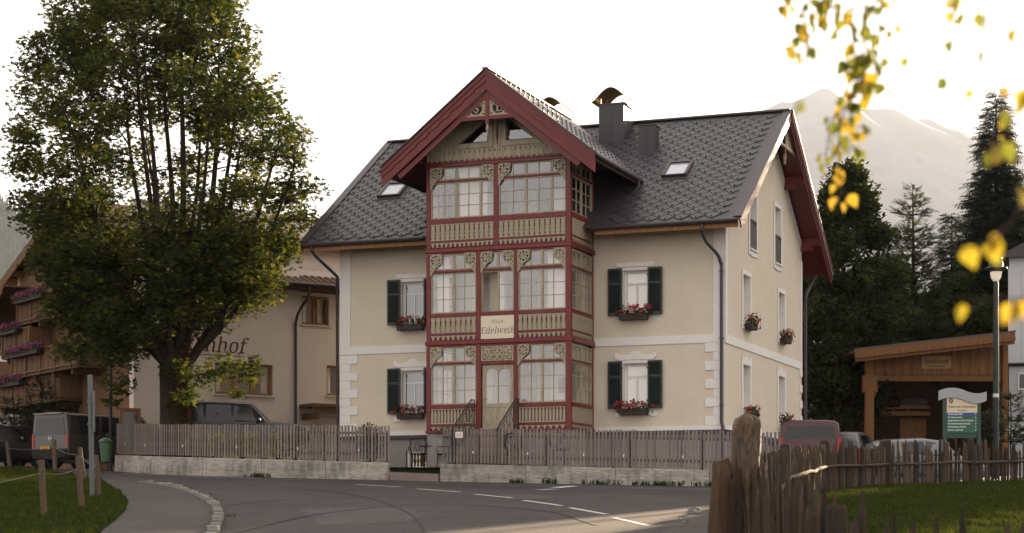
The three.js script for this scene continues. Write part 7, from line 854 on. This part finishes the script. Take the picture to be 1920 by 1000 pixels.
// ---------- birch twigs hanging near the lens ----------
{
  const t = thing('birch_branch', 'yellowing birch twigs hanging into the upper right of the view', 'branch'), r = rand(1200);
  const leaf = (() => { const rim = [[0, 0], [0.3, 0.12], [0.42, 0.3], [0.36, 0.5], [0.2, 0.75], [0, 1.05], [-0.2, 0.75], [-0.36, 0.5], [-0.42, 0.3], [-0.3, 0.12]], L = []; for (let i = 0; i < rim.length; i++) { const a = rim[i], b = rim[(i + 1) % rim.length], z = p => 0.25 * Math.abs(p[0]); L.push(0, 0.4, 0, b[0], b[1], z(b), a[0], a[1], z(a)); } return triangles(L); })();
  const hues = [[0.30, 0.24, 0.02], [0.36, 0.26, 0.025], [0.16, 0.17, 0.02], [0.10, 0.12, 0.02], [0.40, 0.27, 0.03]].map(c => phys(c, { transmission: 0.55, thickness: 0, roughness: 1, side: THREE.DoubleSide, specularIntensity: 0.3 })); const twigM = mat([0.06, 0.04, 0.03]);
  const strands = [ // [depth, leaf size, [px, py] from the top down, leaves per step, spread px, hue range]
    [4.6, 0.034, [[1520, -60], [1516, 0], [1508, 40], [1494, 80], [1486, 108]], 4, 22, 0], [4.6, 0.036, [[1480, -60], [1478, 0], [1474, 20]], 4, 18, 0], [4.8, 0.036, [[1560, -60], [1562, 0], [1566, 30], [1580, 62]], 4, 24, 1], [4.5, 0.038, [[1625, -60], [1622, 20], [1618, 80], [1612, 120], [1604, 160], [1596, 205], [1600, 250], [1590, 300]], 8, 28, 1], [4.6, 0.035, [[1618, 100], [1602, 170], [1580, 220], [1572, 290], [1578, 350], [1572, 400]], 3, 20, 0], [4.6, 0.034, [[1690, -60], [1640, 10], [1650, 60], [1640, 130], [1622, 180]], 3, 22, 1], [4.8, 0.034, [[1800, -60], [1798, 0], [1790, 25]], 4, 14, 0], [4.0, 0.036, [[1850, -60], [1845, 90], [1826, 175]], 1, 8, 1], [3.8, 0.036, [[1790, -60], [1785, 80], [1766, 190]], 1, 8, 1],
    [2.7, 0.040, [[1990, 60], [1930, 160], [1886, 250], [1868, 295]], 2, 26, 0], [2.6, 0.040, [[2000, 200], [1940, 330], [1896, 418], [1842, 462], [1803, 472]], 1.3, 22, 0], [2.6, 0.042, [[2020, 260], [1980, 460], [1930, 560], [1858, 560], [1812, 584]], 1.6, 22, 0], [3.6, 0.034, [[1520, 60], [1500, 160], [1484, 240]], 0.6, 8, 0], [4.2, 0.03, [[1690, -40], [1680, 60], [1688, 125]], 0.8, 10, 0], [4.7, 0.034, [[1540, -60], [1545, -5], [1530, 25], [1525, 60]], 4, 20, 1], [4.6, 0.034, [[1660, -60], [1600, 20], [1608, 110], [1630, 150], [1650, 170]], 4, 26, 1], [4.9, 0.032, [[1590, 160], [1560, 230], [1550, 300], [1560, 330]], 3, 18, 1], [3.9, 0.034, [[1960, -40], [1900, 60], [1870, 240], [1842, 290]], 1.2, 14, 0]];
  for (const [d, size, path, per, spread, hs] of strands) { const pts = path.map(([x, y], i) => at(x, y, d + i * 0.03)); const line = curve(pts, pts.length * 5); part('twig', tube(line, line.map((_, i) => 0.0028 * (1 - 0.7 * i / line.length)), 5, false), twigM, t); for (let i = 0; i < path.length; i++) { let n = Math.floor(per) + (r() < per % 1 ? 1 : 0); if (i === path.length - 1) n = Math.max(1, n); for (let k = 0; k < n; k++) { const j = Math.min(line.length - 1, Math.floor((i + r() * 0.8) * 5)); const b = line[j].clone(), p = b.clone().add(V(rr(r, -spread, spread) * d / FOC, rr(r, -12, 12) * d / FOC, rr(r, -0.05, 0.05))); part('petiole', tube([b, p], 0.0009, 4, false), twigM, t); const o = part('leaf', leaf, hues[hs ? (r() < 0.5 ? 2 + Math.floor(r() * 2) : Math.floor(r() * 3)) : [0, 1, 4, 2][Math.floor(r() * 4)]], t); o.position.copy(p); o.scale.setScalar(size * rr(r, 0.65, 1.1)); o.rotation.set(rr(r, -.6, .6), rr(r, -1.2, 1.2), Math.PI + rr(r, -.7, .7)); } } }
}
renderer.render(scene, camera);
